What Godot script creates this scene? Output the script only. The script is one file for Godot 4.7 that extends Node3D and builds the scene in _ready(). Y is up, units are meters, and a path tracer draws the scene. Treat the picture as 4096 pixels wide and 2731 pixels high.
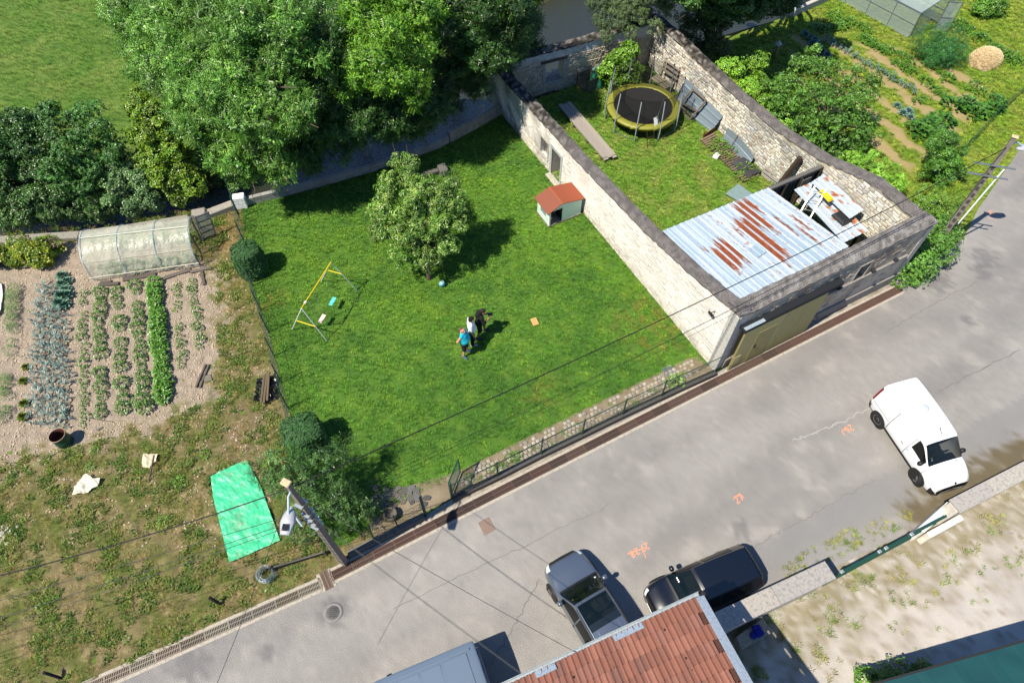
extends Node3D
var rng := RandomNumberGenerator.new()
var used := {}
var mat := {}
var lib := {}
var terrain_noise := FastNoiseLite.new()
const SUN_SHADE := Vector3(.545,-1.0,-.36)
func _ready():
	rng.seed = 7
	build_light()
	build_materials()
	build_ground()
	build_barn()
	build_barn_yard()
	build_lawn_things()
	build_west_garden()
	build_east_garden()
	build_street()
	build_house()
	build_vehicles()
	build_people()
	build_trees()
	build_cables()
func build_light():
	var cam := Camera3D.new()
	cam.name = "camera"
	cam.fov = 53.13
	cam.far = 4000.0
	cam.near = .1
	cam.position = Vector3(0,22.5,0)
	cam.rotation_degrees = Vector3(-55.8,0,0)
	cam.current = true
	add_child(cam)
	var sky_mat := ProceduralSkyMaterial.new()
	sky_mat.sky_top_color = Color(.34,.49,.72)
	sky_mat.sky_horizon_color = Color(.66,.76,.88)
	sky_mat.sky_curve = .12
	sky_mat.ground_bottom_color = Color(.25,.27,.2)
	sky_mat.ground_horizon_color = Color(.6,.66,.7)
	sky_mat.sky_energy_multiplier = .85
	var sky := Sky.new()
	sky.sky_material = sky_mat
	var env := Environment.new()
	env.background_mode = Environment.BG_SKY
	env.sky = sky
	env.tonemap_mode = Environment.TONE_MAPPER_LINEAR
	env.tonemap_exposure = 1.65
	env.sdfgi_enabled = true
	env.ssao_enabled = true
	env.ssil_enabled = true
	var we := WorldEnvironment.new()
	we.name = "environment"
	we.environment = env
	add_child(we)
	var sun := DirectionalLight3D.new()
	sun.name = "sun"
	sun.light_energy = 1.5
	sun.light_color = Color(1.0,.965,.9)
	sun.light_angular_distance = .5
	sun.shadow_enabled = true
	add_child(sun)
	sun.look_at_from_position(Vector3.ZERO,SUN_SHADE)
func numbered(n: String) -> String:
	var c: int = used.get(n,0)
	used[n] = c + 1
	return n if c == 0 else "%s_%03d" % [n,c]
func tag(o: Node,label: String,category: String,group := "") -> Node:
	o.set_meta("label",label)
	o.set_meta("category",category)
	if group:
		o.set_meta("group",group)
	return o
func thing(called: String,label: String,category: String,at := Vector3.ZERO,turn := .0,group := "") -> Node3D:
	var o := Node3D.new()
	o.name = numbered(called)
	add_child(o)
	o.position = at
	o.rotation.y = turn
	tag(o,label,category,group)
	return o
func mesh_node(called: String,mesh: Mesh,m: Material,parent: Node = null) -> MeshInstance3D:
	var o := MeshInstance3D.new()
	o.name = numbered(called) if parent == null else called
	o.mesh = mesh
	o.material_override = m
	if parent == null:
		add_child(o)
	else:
		parent.add_child(o,true)
	return o
func obj(called: String,s: SurfaceTool,m: Material,parent: Node = null) -> MeshInstance3D:
	s.generate_normals()
	return mesh_node(called,s.commit(),m,parent)
func struct(called: String,s: SurfaceTool,m: Material) -> MeshInstance3D:
	var o := obj(called,s,m)
	o.set_meta("kind","structure")
	return o
func dup(root: Node3D,at: Vector3,turn: float,label := "",size := 1.0) -> Node3D:
	var r: Node3D = root.duplicate()
	r.name = numbered(str(root.get_meta("base",root.name)))
	add_child(r)
	r.position = at
	r.rotation.y = turn
	if size != 1.0:
		r.scale = Vector3.ONE * size
	if label:
		r.set_meta("label",label)
	return r
func scatter(called: String,mesh: Mesh,places: Array,tints: Array,m: Material,parent: Node = null,kind := "stuff") -> MultiMeshInstance3D:
	var mm := MultiMesh.new()
	mm.transform_format = MultiMesh.TRANSFORM_3D
	mm.use_colors = true
	mm.mesh = mesh
	mm.instance_count = places.size()
	var buf := PackedFloat32Array()
	buf.resize(places.size() * 16)
	var k := 0
	for i in places.size():
		var t: Transform3D = places[i]
		var c: Color = tints[i]
		var b := t.basis
		buf[k] = b.x.x; buf[k + 1] = b.y.x; buf[k + 2] = b.z.x; buf[k + 3] = t.origin.x
		buf[k + 4] = b.x.y; buf[k + 5] = b.y.y; buf[k + 6] = b.z.y; buf[k + 7] = t.origin.y
		buf[k + 8] = b.x.z; buf[k + 9] = b.y.z; buf[k + 10] = b.z.z; buf[k + 11] = t.origin.z
		buf[k + 12] = c.r; buf[k + 13] = c.g; buf[k + 14] = c.b; buf[k + 15] = 1.0
		k += 16
	mm.buffer = buf
	var o := MultiMeshInstance3D.new()
	o.name = numbered(called) if parent == null else called
	o.multimesh = mm
	o.material_override = m
	if parent == null:
		add_child(o)
	else:
		parent.add_child(o,true)
	if kind:
		o.set_meta("kind",kind)
	return o
func rr(a: float,b: float) -> float:
	return rng.randf_range(a,b)
func spin(y: float,tilt := .0,size := Vector3.ONE) -> Basis:
	var b := Basis(Vector3.UP,y)
	if tilt != .0:
		b = Basis(Vector3(cos(y * 3.7),0,sin(y * 3.7)),tilt) * b
	return b.scaled_local(size)
func facing(up: Vector3,roll: float) -> Basis:
	var side := up.cross(Vector3(.31,.17,.93)).normalized()
	var fwd := side.cross(up).normalized()
	return Basis(side,up,fwd).rotated(up,roll)
func srgb(r: float,g: float,b: float) -> Color:
	return Color(r,g,b)
func vary(c: Color,amount: float) -> Color:
	var k := 1.0 + rr(-amount,amount)
	return Color(c.r * k * (1.0 + rr(-amount,amount) * .3),c.g * k,c.b * k * (1.0 + rr(-amount,amount) * .3))
func st(flat := true) -> SurfaceTool:
	var s := SurfaceTool.new()
	s.begin(Mesh.PRIMITIVE_TRIANGLES)
	s.set_smooth_group(-1 if flat else 0)
	return s
func tri(s: SurfaceTool,a: Vector3,b: Vector3,c: Vector3):
	s.add_vertex(a); s.add_vertex(b); s.add_vertex(c)
func quad(s: SurfaceTool,a: Vector3,b: Vector3,c: Vector3,d: Vector3):
	tri(s,a,b,c)
	tri(s,a,c,d)
func box(s: SurfaceTool,t: Transform3D,size: Vector3,bevel := .0):
	var h := size * .5
	s.set_smooth_group(-1)
	if bevel <= .0:
		var p := []
		for i in 8:
			p.append(t * Vector3(h.x if i & 1 else -h.x,h.y if i & 2 else -h.y,h.z if i & 4 else -h.z))
		quad(s,p[0],p[1],p[3],p[2]); quad(s,p[5],p[4],p[6],p[7])
		quad(s,p[4],p[0],p[2],p[6]); quad(s,p[1],p[5],p[7],p[3])
		quad(s,p[2],p[3],p[7],p[6]); quad(s,p[4],p[5],p[1],p[0])
		return
	var e := minf(bevel,minf(h.x,minf(h.y,h.z)) * .9)
	var g := h - Vector3(e,e,e)
	var q := {}
	for i in 8:
		var sx := 1.0 if i & 1 else -1.0
		var sy := 1.0 if i & 2 else -1.0
		var sz := 1.0 if i & 4 else -1.0
		q[i * 3] = t * Vector3(sx * h.x,sy * g.y,sz * g.z)
		q[i * 3 + 1] = t * Vector3(sx * g.x,sy * h.y,sz * g.z)
		q[i * 3 + 2] = t * Vector3(sx * g.x,sy * g.y,sz * h.z)
		# corner
	for i in 8:
		var flip := ((i & 1) + ((i >> 1) & 1) + ((i >> 2) & 1)) % 2 == 1
		if flip:
			tri(s,q[i * 3],q[i * 3 + 2],q[i * 3 + 1])
		else:
			tri(s,q[i * 3],q[i * 3 + 1],q[i * 3 + 2])
	var f := func(axis: int,i0: int,i1: int,i2: int,i3: int):
		quad(s,q[i0 * 3 + axis],q[i1 * 3 + axis],q[i2 * 3 + axis],q[i3 * 3 + axis])
	f.call(2,0,1,3,2); f.call(2,5,4,6,7)
	f.call(0,4,0,2,6); f.call(0,1,5,7,3)
	f.call(1,2,3,7,6); f.call(1,4,5,1,0)
	for ax in 3:
		var u := (ax + 1) % 3
		var v := (ax + 2) % 3
		for i in 8:
			if i & (1 << ax):
				continue
			var j := i | (1 << ax)
			quad(s,q[i * 3 + u],q[j * 3 + u],q[j * 3 + v],q[i * 3 + v])
func at(p: Vector3,yaw := .0) -> Transform3D:
	return Transform3D(Basis(Vector3.UP,yaw),p)
func bar(s: SurfaceTool,a: Vector3,b: Vector3,w: float,h: float,bevel := .0,up := Vector3.UP):
	var d := (b - a)
	var z := d.normalized()
	var ref := up if absf(z.dot(up)) < .98 else Vector3(1,0,.02)
	var x := ref.cross(z).normalized()
	var y := z.cross(x)
	box(s,Transform3D(Basis(x,y,z),(a + b) * .5),Vector3(w,h,d.length()),bevel)
func tube(s: SurfaceTool,pts: Array,rad,sides := 8,capped := true):
	var rings := []
	var n := pts.size()
	var side := Vector3.ZERO
	for i in n:
		var d: Vector3 = (pts[mini(i + 1,n - 1)] - pts[maxi(i - 1,0)]).normalized()
		if i == 0:
			side = d.cross(Vector3(.13,.97,.21))
			if side.length() < .1:
				side = d.cross(Vector3(.97,.1,.21))
		side = (side - d * side.dot(d)).normalized()
		var up := d.cross(side)
		var r: float = rad[i] if rad is Array else rad
		var ring := PackedVector3Array()
		for k in sides:
			var a := TAU * k / sides
			ring.append(pts[i] + (side * cos(a) + up * sin(a)) * r)
		rings.append(ring)
	loft(s,rings,capped)
func loft(s: SurfaceTool,rings: Array,capped := true,smooth := true):
	s.set_smooth_group(0 if smooth else -1)
	for i in rings.size() - 1:
		var a: PackedVector3Array = rings[i]
		var b: PackedVector3Array = rings[i + 1]
		for k in a.size():
			var m := (k + 1) % a.size()
			quad(s,a[k],a[m],b[m],b[k])
	if capped:
		s.set_smooth_group(-1)
		for e in [0,rings.size() - 1]:
			var r: PackedVector3Array = rings[e]
			var c := Vector3.ZERO
			for p in r:
				c += p
			c /= r.size()
			for k in r.size():
				if e == 0:
					tri(s,c,r[(k + 1) % r.size()],r[k])
				else:
					tri(s,c,r[k],r[(k + 1) % r.size()])
func lathe(s: SurfaceTool,t: Transform3D,profile: Array,sides := 16,capped := true,smooth := true):
	var rings := []
	for p in profile:
		var ring := PackedVector3Array()
		for k in sides:
			var a := TAU * k / sides
			ring.append(t * Vector3(cos(a) * p.x,p.y,sin(a) * p.x))
		rings.append(ring)
	loft(s,rings,capped,smooth)
func prism(s: SurfaceTool,poly: PackedVector2Array,y0: float,y1: float,t := Transform3D.IDENTITY):
	s.set_smooth_group(-1)
	var idx := Geometry2D.triangulate_polygon(poly)
	for i in range(0,idx.size(),3):
		var a := poly[idx[i]]
		var b := poly[idx[i + 1]]
		var c := poly[idx[i + 2]]
		tri(s,t * Vector3(a.x,y1,a.y),t * Vector3(b.x,y1,b.y),t * Vector3(c.x,y1,c.y))
		tri(s,t * Vector3(a.x,y0,a.y),t * Vector3(c.x,y0,c.y),t * Vector3(b.x,y0,b.y))
	for i in poly.size():
		var a := poly[i]
		var b := poly[(i + 1) % poly.size()]
		quad(s,t * Vector3(a.x,y0,a.y),t * Vector3(b.x,y0,b.y),t * Vector3(b.x,y1,b.y),t * Vector3(a.x,y1,a.y))
func inside(p: Vector2,poly: PackedVector2Array) -> bool:
	return Geometry2D.is_point_in_polygon(p,poly)
func to_edge(p: Vector2,poly: PackedVector2Array) -> float:
	var best := 1e9
	for i in poly.size():
		var q := Geometry2D.get_closest_point_to_segment(p,poly[i],poly[(i + 1) % poly.size()])
		best = minf(best,p.distance_to(q))
	return best
# a flat sheet cut to an outline,on a fine grid whose corners carry a colour
func sheet(called: String,poly: PackedVector2Array,y: float,cell: float,tint: Callable,m: Material,rough := .0) -> MeshInstance3D:
	var lo := poly[0]
	var hi := poly[0]
	for p in poly:
		lo = lo.min(p)
		hi = hi.max(p)
	var nx := int(ceil((hi.x - lo.x) / cell))
	var nz := int(ceil((hi.y - lo.y) / cell))
	var s := SurfaceTool.new()
	s.begin(Mesh.PRIMITIVE_TRIANGLES)
	s.set_smooth_group(0)
	var put := func(p: Vector2):
		s.set_color(tint.call(p))
		s.add_vertex(Vector3(p.x,y + (terrain_noise.get_noise_2d(p.x * 3.0,p.y * 3.0) * rough if rough > .0 else .0),p.y))
	var ins := PackedByteArray()
	ins.resize((nx + 1) * (nz + 1))
	for j in nz + 1:
		for i in nx + 1:
			ins[j * (nx + 1) + i] = 1 if inside(lo + Vector2(i,j) * cell,poly) else 0
	for j in nz:
		for i in nx:
			var a := lo + Vector2(i,j) * cell
			var b := a + Vector2(cell,0)
			var c := a + Vector2(cell,cell)
			var d := a + Vector2(0,cell)
			var n := ins[j * (nx + 1) + i] + ins[j * (nx + 1) + i + 1] + ins[(j + 1) * (nx + 1) + i] + ins[(j + 1) * (nx + 1) + i + 1]
			if n == 4:
				for p in [a,b,c,a,c,d]:
					put.call(p)
			else:
				var turn := Geometry2D.is_polygon_clockwise(PackedVector2Array([a,b,c,d]))
				for cut in Geometry2D.intersect_polygons(PackedVector2Array([a,b,c,d]),poly):
					if Geometry2D.is_polygon_clockwise(cut) != turn:
						cut.reverse()
					for k in range(1,cut.size() - 1):
						put.call(cut[0]); put.call(cut[k]); put.call(cut[k + 1])
	s.generate_normals()
	var o := mesh_node(called,s.commit(),m)
	o.set_meta("kind","structure")
	return o
func noise_tex(seed_: int,freq: float,offs: Array,cols: Array,octaves := 4,size := 512,kind := FastNoiseLite.TYPE_SIMPLEX_SMOOTH) -> NoiseTexture2D:
	var n := FastNoiseLite.new()
	n.seed = seed_
	n.noise_type = kind
	n.frequency = freq
	n.fractal_octaves = octaves
	n.fractal_gain = .6
	var t := NoiseTexture2D.new()
	t.width = size
	t.height = size
	t.seamless = true
	t.noise = n
	var g := Gradient.new()
	g.offsets = PackedFloat32Array(offs)
	g.colors = PackedColorArray(cols)
	t.color_ramp = g
	return t
func grey(v: float) -> Color:
	return Color(v,v,v)
func base_mat(called: String,c: Color,rough := .8,metal := .0) -> StandardMaterial3D:
	var m := StandardMaterial3D.new()
	m.resource_name = called
	m.albedo_color = c
	m.roughness = rough
	m.metallic = metal
	mat[called] = m
	return m
func tinted(called: String,c: Color,rough := .8,metal := .0) -> StandardMaterial3D:
	var m := base_mat(called,c,rough,metal)
	m.vertex_color_use_as_albedo = true
	m.vertex_color_is_srgb = true
	return m
func wrap_tex(m: StandardMaterial3D,tex: Texture2D,per_metre: float,bump: Texture2D = null,depth := .0,world := true):
	m.albedo_texture = tex
	m.uv1_triplanar = true
	m.uv1_world_triplanar = world
	m.uv1_scale = Vector3.ONE * per_metre
	if bump:
		m.heightmap_enabled = true
		m.heightmap_texture = bump
		m.heightmap_scale = depth
func leaf_mat(called: String,through := .5,rough := .5) -> StandardMaterial3D:
	var m := tinted(called,Color.WHITE,rough)
	m.backlight_enabled = true
	m.backlight = Color(through,through,through * .6)
	m.cull_mode = BaseMaterial3D.CULL_DISABLED
	return m
func build_materials():
	terrain_noise.seed = 3
	terrain_noise.frequency = .6
	terrain_noise.fractal_octaves = 3
	var fine := noise_tex(1,.05,[.0,.5,1.0],[grey(.62),grey(.86),grey(1.0)],5)
	var grit := noise_tex(2,.12,[.0,.45,.62,1.0],[grey(.55),grey(.82),grey(.9),grey(1.0)],3)
	var hgt := noise_tex(4,.06,[.0,1.0],[grey(0),grey(1)],5)
	var speck := noise_tex(5,.16,[.0,.35,.5,.72,1.0],[grey(.5),grey(.76),grey(.86),grey(.93),grey(1.0)],3,1024)
	var streak := noise_tex(6,.03,[.0,.4,.6,1.0],[grey(.7),grey(.92),grey(.97),grey(1.0)],5)
	var pit := noise_tex(7,.09,[.0,.3,.42,1.0],[grey(.25),grey(.4),grey(.88),grey(1.0)],4)
	lib.fine = fine; lib.grit = grit; lib.hgt = hgt; lib.speck = speck; lib.streak = streak; lib.pit = pit
	wrap_tex(tinted("turf",Color.WHITE,.95),fine,.9,hgt,2.0)
	wrap_tex(tinted("soil",Color.WHITE,.95),grit,.8,hgt,3.0)
	wrap_tex(tinted("asphalt",Color.WHITE,.9),speck,.19,speck,.8)
	wrap_tex(tinted("gravel",Color.WHITE,.92),speck,.22,speck,1.6)
	wrap_tex(tinted("concrete",Color.WHITE,.9),streak,.5,hgt,.5)
	wrap_tex(tinted("coping",Color.WHITE,.95),pit,.4,pit,2.0)
	wrap_tex(tinted("plaster",Color.WHITE,.9),streak,.33,hgt,1.2)
	wrap_tex(tinted("stone",Color.WHITE,.9),fine,1.6,hgt,1.0)
	wrap_tex(tinted("wood",Color.WHITE,.85),noise_tex(9,.02,[.0,.5,1.0],[grey(.6),grey(.88),grey(1.0)],5),2.0,hgt,.3)
	wrap_tex(tinted("tile",Color.WHITE,.85),fine,1.4,hgt,.5)
	tinted("paint",Color.WHITE,.5)
	tinted("dull",Color.WHITE,.85)
	var zinc := tinted("zinc",Color.WHITE,.45,.25)
	wrap_tex(zinc,streak,.8)
	tinted("steel",Color.WHITE,.35,.7)
	tinted("cloth",Color.WHITE,.9)
	tinted("skin",Color.WHITE,.55)
	leaf_mat("leaf",.26,.36)
	leaf_mat("leaf_dull",.2,.5)
	leaf_mat("grass",.5,.6)
	var film := base_mat("film",Color(.86,.87,.8,.36),.27)
	film.transparency = BaseMaterial3D.TRANSPARENCY_ALPHA
	film.cull_mode = BaseMaterial3D.CULL_DISABLED
	var film_n := noise_tex(21,.02,[.0,1.0],[grey(0),grey(1)],5)
	film.heightmap_enabled = true
	film.heightmap_texture = film_n
	film.heightmap_scale = 2.0
	film.uv1_triplanar = true
	film.uv1_world_triplanar = true
	film.uv1_scale = Vector3.ONE * .5
	var pane := base_mat("pane",Color(.62,.68,.68,.5),.3)
	pane.transparency = BaseMaterial3D.TRANSPARENCY_ALPHA
	pane.cull_mode = BaseMaterial3D.CULL_DISABLED
	var car_glass := base_mat("car_glass",Color(.05,.09,.08,.62),.05)
	car_glass.transparency = BaseMaterial3D.TRANSPARENCY_ALPHA
	car_glass.cull_mode = BaseMaterial3D.CULL_DISABLED
	base_mat("dark_glass",Color(.03,.045,.045),.06)
	var net := base_mat("net",Color(.02,.02,.025,.38),.8)
	net.transparency = BaseMaterial3D.TRANSPARENCY_ALPHA
	net.cull_mode = BaseMaterial3D.CULL_DISABLED
	var water := base_mat("water",Color(.17,.18,.13),.12)
	water.metallic_specular = .75
	water.heightmap_enabled = true
	water.heightmap_texture = noise_tex(31,.03,[.0,1.0],[grey(0),grey(1)],4)
	water.heightmap_scale = 3.0
	water.uv1_triplanar = true
	water.uv1_world_triplanar = true
	water.uv1_scale = Vector3.ONE * .35
	for c in [["white_car",Color(.9,.91,.92),.0],["grey_car",Color(.33,.37,.43),.35],["black_car",Color(.022,.026,.045),.0],["silver_car",Color(.43,.49,.55),.35]]:
		var m := base_mat(c[0],c[1],.3,c[2])
		m.clearcoat_enabled = true
		m.clearcoat = 1.0
		m.clearcoat_roughness = .04
	base_mat("rubber",Color(.1,.1,.1),.85)
	base_mat("black_plastic",Color(.09,.09,.095),.6)
	base_mat("chrome",Color(.75,.77,.8),.2,.9)
	base_mat("lamp_glass",Color(.75,.78,.78),.12)
	base_mat("red_lamp",Color(.45,.03,.05),.15)
	base_mat("seat_cloth",Color(.16,.16,.16),.9)
	base_mat("iron",Color(.26,.2,.17),.75,.3)
	base_mat("green_paint",Color(.07,.25,.2),.5)
	base_mat("cable",Color(.07,.07,.075),.6)
	base_mat("grey_cable",Color(.22,.22,.22),.6)
	base_mat("spray",Color(.93,.55,.4),.8)
	base_mat("ink",Color(.05,.05,.05),.8)
	base_mat("white_ink",Color(.9,.9,.9),.8)
func tintall(s: SurfaceTool,c: Color) -> SurfaceTool:
	s.set_color(c)
	return s
func stc(c: Color,flat := true) -> SurfaceTool:
	var s := st(flat)
	s.set_color(c)
	return s
var lawn_poly: PackedVector2Array
var yard_poly: PackedVector2Array
var lot_poly: PackedVector2Array
var plot_poly: PackedVector2Array
var court_poly: PackedVector2Array
var east_poly: PackedVector2Array
var barn_sw := Vector2(7.81,-13.93)
var barn_se := Vector2(16.3,-18.62)
var barn_nw := Vector2(-.64,-29.67)
var barn_ne := Vector2(8.05,-34.2)
func along(pts: Array,x: float) -> float:
	for i in pts.size() - 1:
		if x <= pts[i + 1].x:
			return lerpf(pts[i].y,pts[i + 1].y,clampf((x - pts[i].x) / (pts[i + 1].x - pts[i].x),.0,1.0))
	return pts[-1].y
var bank_south := [Vector2(-1500,-17),Vector2(-60,-17.5),Vector2(-22.64,-20.6),Vector2(-19.2,-20.94),Vector2(-13.87,-22.08),Vector2(-12.42,-23.1),Vector2(-6.81,-25.2),Vector2(-2.96,-27.5),Vector2(-.64,-29.9),Vector2(3.6,-32.2),Vector2(7.6,-34.4),Vector2(16.54,-38.55),Vector2(19,-40.2),Vector2(50,-55),Vector2(1500,-400)]
var bank_north := [Vector2(-1500,-22),Vector2(-60,-22),Vector2(-24,-23.6),Vector2(-14.6,-25.3),Vector2(-12,-26.8),Vector2(-6.3,-31),Vector2(2,-42),Vector2(4.2,-43),Vector2(20,-52),Vector2(50,-66),Vector2(1500,-420)]
func land(x: float,z: float) -> float:
	var s := along(bank_south,x)
	var n := along(bank_north,x)
	if z < s and z > n:
		return -1.5 * smoothstep(.0,.3,s - z) * smoothstep(.0,1.2,z - n) - .03
	return -.03
func n2(p: Vector2,f: float,o := .0) -> float:
	return terrain_noise.get_noise_2d(p.x * f + o,p.y * f - o)
func meadow_tint(p: Vector2) -> Color:
	var a := n2(p,.5,11.0)
	var b := n2(p,2.5,40.0)
	var c := Color(.36,.5,.16).lerp(Color(.46,.55,.24),clampf(.5 + a * 1.2,0,1))
	return c.lerp(Color(.27,.44,.12),clampf(b * 1.3 + n2(p,6.0) * .5,0,.75))
func lawn_tint(p: Vector2) -> Color:
	var a := n2(p,.35,5.0)
	var b := n2(p,1.6,17.0)
	var d := n2(p,6.0,47.0)
	var c := Color(.28,.445,.125).lerp(Color(.335,.5,.145),clampf(.5 + a * 1.5,0,1))
	c = c.lerp(Color(.43,.545,.18),clampf(b * 1.1 + d * .4,0,.6))
	c = c.lerp(Color(.24,.39,.14),clampf(-b * .7 - d * .6,0,.5))
	for k in [[Vector2(-9.02,-19.73),3.2],[Vector2(-1.15,-24.06),2.6],[Vector2(1.61,-20.5),3.0],[Vector2(-4.07,-17.12),2.6],[Vector2(5.63,-18.51),2.2]]:
		c = c.lerp(Color(.41,.55,.13),.55 * clampf(1.0 - p.distance_to(k[0]) / k[1] + n2(p,1.4,77.0) * .6,0,1))
	var worn := clampf(1.0 - p.distance_to(Vector2(5.72,-16.12)) / 2.2,0,1) + clampf(1.0 - p.distance_to(Vector2(1.22,-12.88)) / 1.5,0,1) * .5
	worn += clampf(1.0 - p.distance_to(Vector2(-9.97,-17.35)) / .9,0,1)
	return c.lerp(Color(.5,.44,.2),clampf(worn * (.35 + n2(p,3.0,3.0) * 1.6),0,.6))
func yard_tint(p: Vector2) -> Color:
	var a := n2(p,1.2,25.0)
	var c := Color(.39,.53,.16).lerp(Color(.5,.55,.25),clampf(.3 + a * 1.3 + n2(p,5.0) * .6,0,1))
	return c
func lot_tint(p: Vector2) -> Color:
	var a := n2(p,.9,60.0)
	var b := n2(p,2.2,80.0)
	var d := n2(p,5.0,20.0)
	var c := Color(.53,.49,.33).lerp(Color(.42,.46,.21),clampf(.5 + a * 2.0,0,1))
	c = c.lerp(Color(.68,.6,.45),clampf(b * 1.8,0,.85))
	c = c.lerp(Color(.43,.38,.24),clampf(-d * 1.2,0,.5))
	var e := to_edge(p,plot_poly)
	if inside(p,plot_poly):
		e = -e
	e += n2(p,2.0,9.0) * 1.4
	var soil := Color(.75,.68,.6).lerp(Color(.66,.6,.525),clampf(.5 + d * 1.4,0,1))
	c = soil.lerp(c,smoothstep(-.45,.7,e))
	var bare := clampf(1.4 - p.distance_to(Vector2(-9.63,-11.59)) / 1.7,0,1) * clampf(.6 + b * 1.5,0,1)
	c = c.lerp(Color(.56,.48,.38),bare * .9)
	var tan_ := clampf(1.5 - p.distance_to(Vector2(-12.73,-21.01)) / 1.2,0,1)
	return c.lerp(Color(.56,.47,.28),tan_ * .8)
func road_tint(p: Vector2) -> Color:
	var q := p.rotated(.51)
	var a := n2(Vector2(q.x * .25,q.y),.55,7.0)
	var b := n2(p,1.1,31.0)
	var c := Color(.585,.57,.552).lerp(Color(.63,.616,.597),clampf(.5 + a * 1.0,0,1))
	c = c.lerp(Color(.52,.512,.505),clampf(-b * .5 + a * -.7,0,.6))
	c = c.lerp(Color(.72,.7,.665),clampf((b - .3) * 1.6,0,.4))
	c = c * (1.0 + n2(p,9.0,3.0) * .06)
	for k in [[Vector2(20.58,-19.61),.7],[Vector2(20.11,-18.87),.5],[Vector2(18.51,-16.34),.35],[Vector2(-5.55,-5.03),.6],[Vector2(-7.49,-3.83),.35],[Vector2(7.67,-7.72),.35],[Vector2(18.02,-18.51),.8],[Vector2(-9.65,-3.47),.7]]:
		var d: float = p.distance_to(k[0]) / k[1] + n2(p,4.0,2.0) * .9
		c = c.lerp(Color(.45,.44,.44),.6 * (1.0 - smoothstep(.5,1.0,d)))
	var edge := Vector2(12.83,-9.49) - Vector2(7.96,-7.04)
	var off := (p - Vector2(7.96,-7.04)).dot(Vector2(-edge.y,edge.x).normalized()) + n2(p,1.5,12.0) * .12
	if off > .0 and p.x > 5.0:
		c = c.lerp(Color(.55,.545,.54),.7 * (1.0 - smoothstep(.5,1.6,off)))
	var moss := Geometry2D.get_closest_point_to_segment(p,Vector2(18.4,-10.54),Vector2(13.83,-8.2)).distance_to(p) / .75 + n2(p,3.0,2.0) * .8
	return c.lerp(Color(.36,.31,.2),.75 * (1.0 - smoothstep(.2,1.0,moss)))
func court_tint(p: Vector2) -> Color:
	var a := n2(p,.8,90.0)
	var b := n2(p,2.6,13.0)
	var c := Color(.735,.705,.67).lerp(Color(.8,.77,.735),clampf(.5 + a * 1.5,0,1))
	c = c.lerp(Color(.58,.53,.46),clampf(b * 1.3 - .15 + n2(p,7.0) * .4,0,.7))
	var rim := 1.0 - smoothstep(.6,2.6,to_edge(p,court_poly) + n2(p,2.0,55.0) * 1.5)
	return c.lerp(Color(.56,.52,.4),rim * clampf(.6 + n2(p,4.0,8.0) * 1.2,0,.9))
func east_tint(p: Vector2) -> Color:
	var a := n2(p,.9,70.0)
	var b := n2(p,2.4,33.0)
	var c := Color(.42,.53,.14).lerp(Color(.5,.56,.2),clampf(.5 + a * 1.5,0,1))
	if inside(p,east_poly):
		var run := (Vector2(23.18,-30.04) - Vector2(20.01,-35.9)).normalized()
		var q := (p - Vector2(20.01,-35.9)).dot(Vector2(-run.y,run.x))
		var stripe := sin(q * TAU / 1.35 + n2(p,1.0,5.0) * 1.6)
		var e := smoothstep(.0,.8,to_edge(p,east_poly))
		c = c.lerp(Color(.72,.62,.46),e * smoothstep(-.15,.5,stripe + b * 1.4) * .9)
	return c
func axis(lo: float,hi: float,step: float,far: float) -> Array:
	var v := []
	var k := step
	var x := lo
	while x > -far:
		k *= 1.7
		x -= k
		v.push_front(x)
	x = lo
	while x < hi:
		v.append(x)
		x += step
	k = step
	while x < far:
		v.append(x)
		k *= 1.7
		x += k
	v.append(far)
	return v
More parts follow.
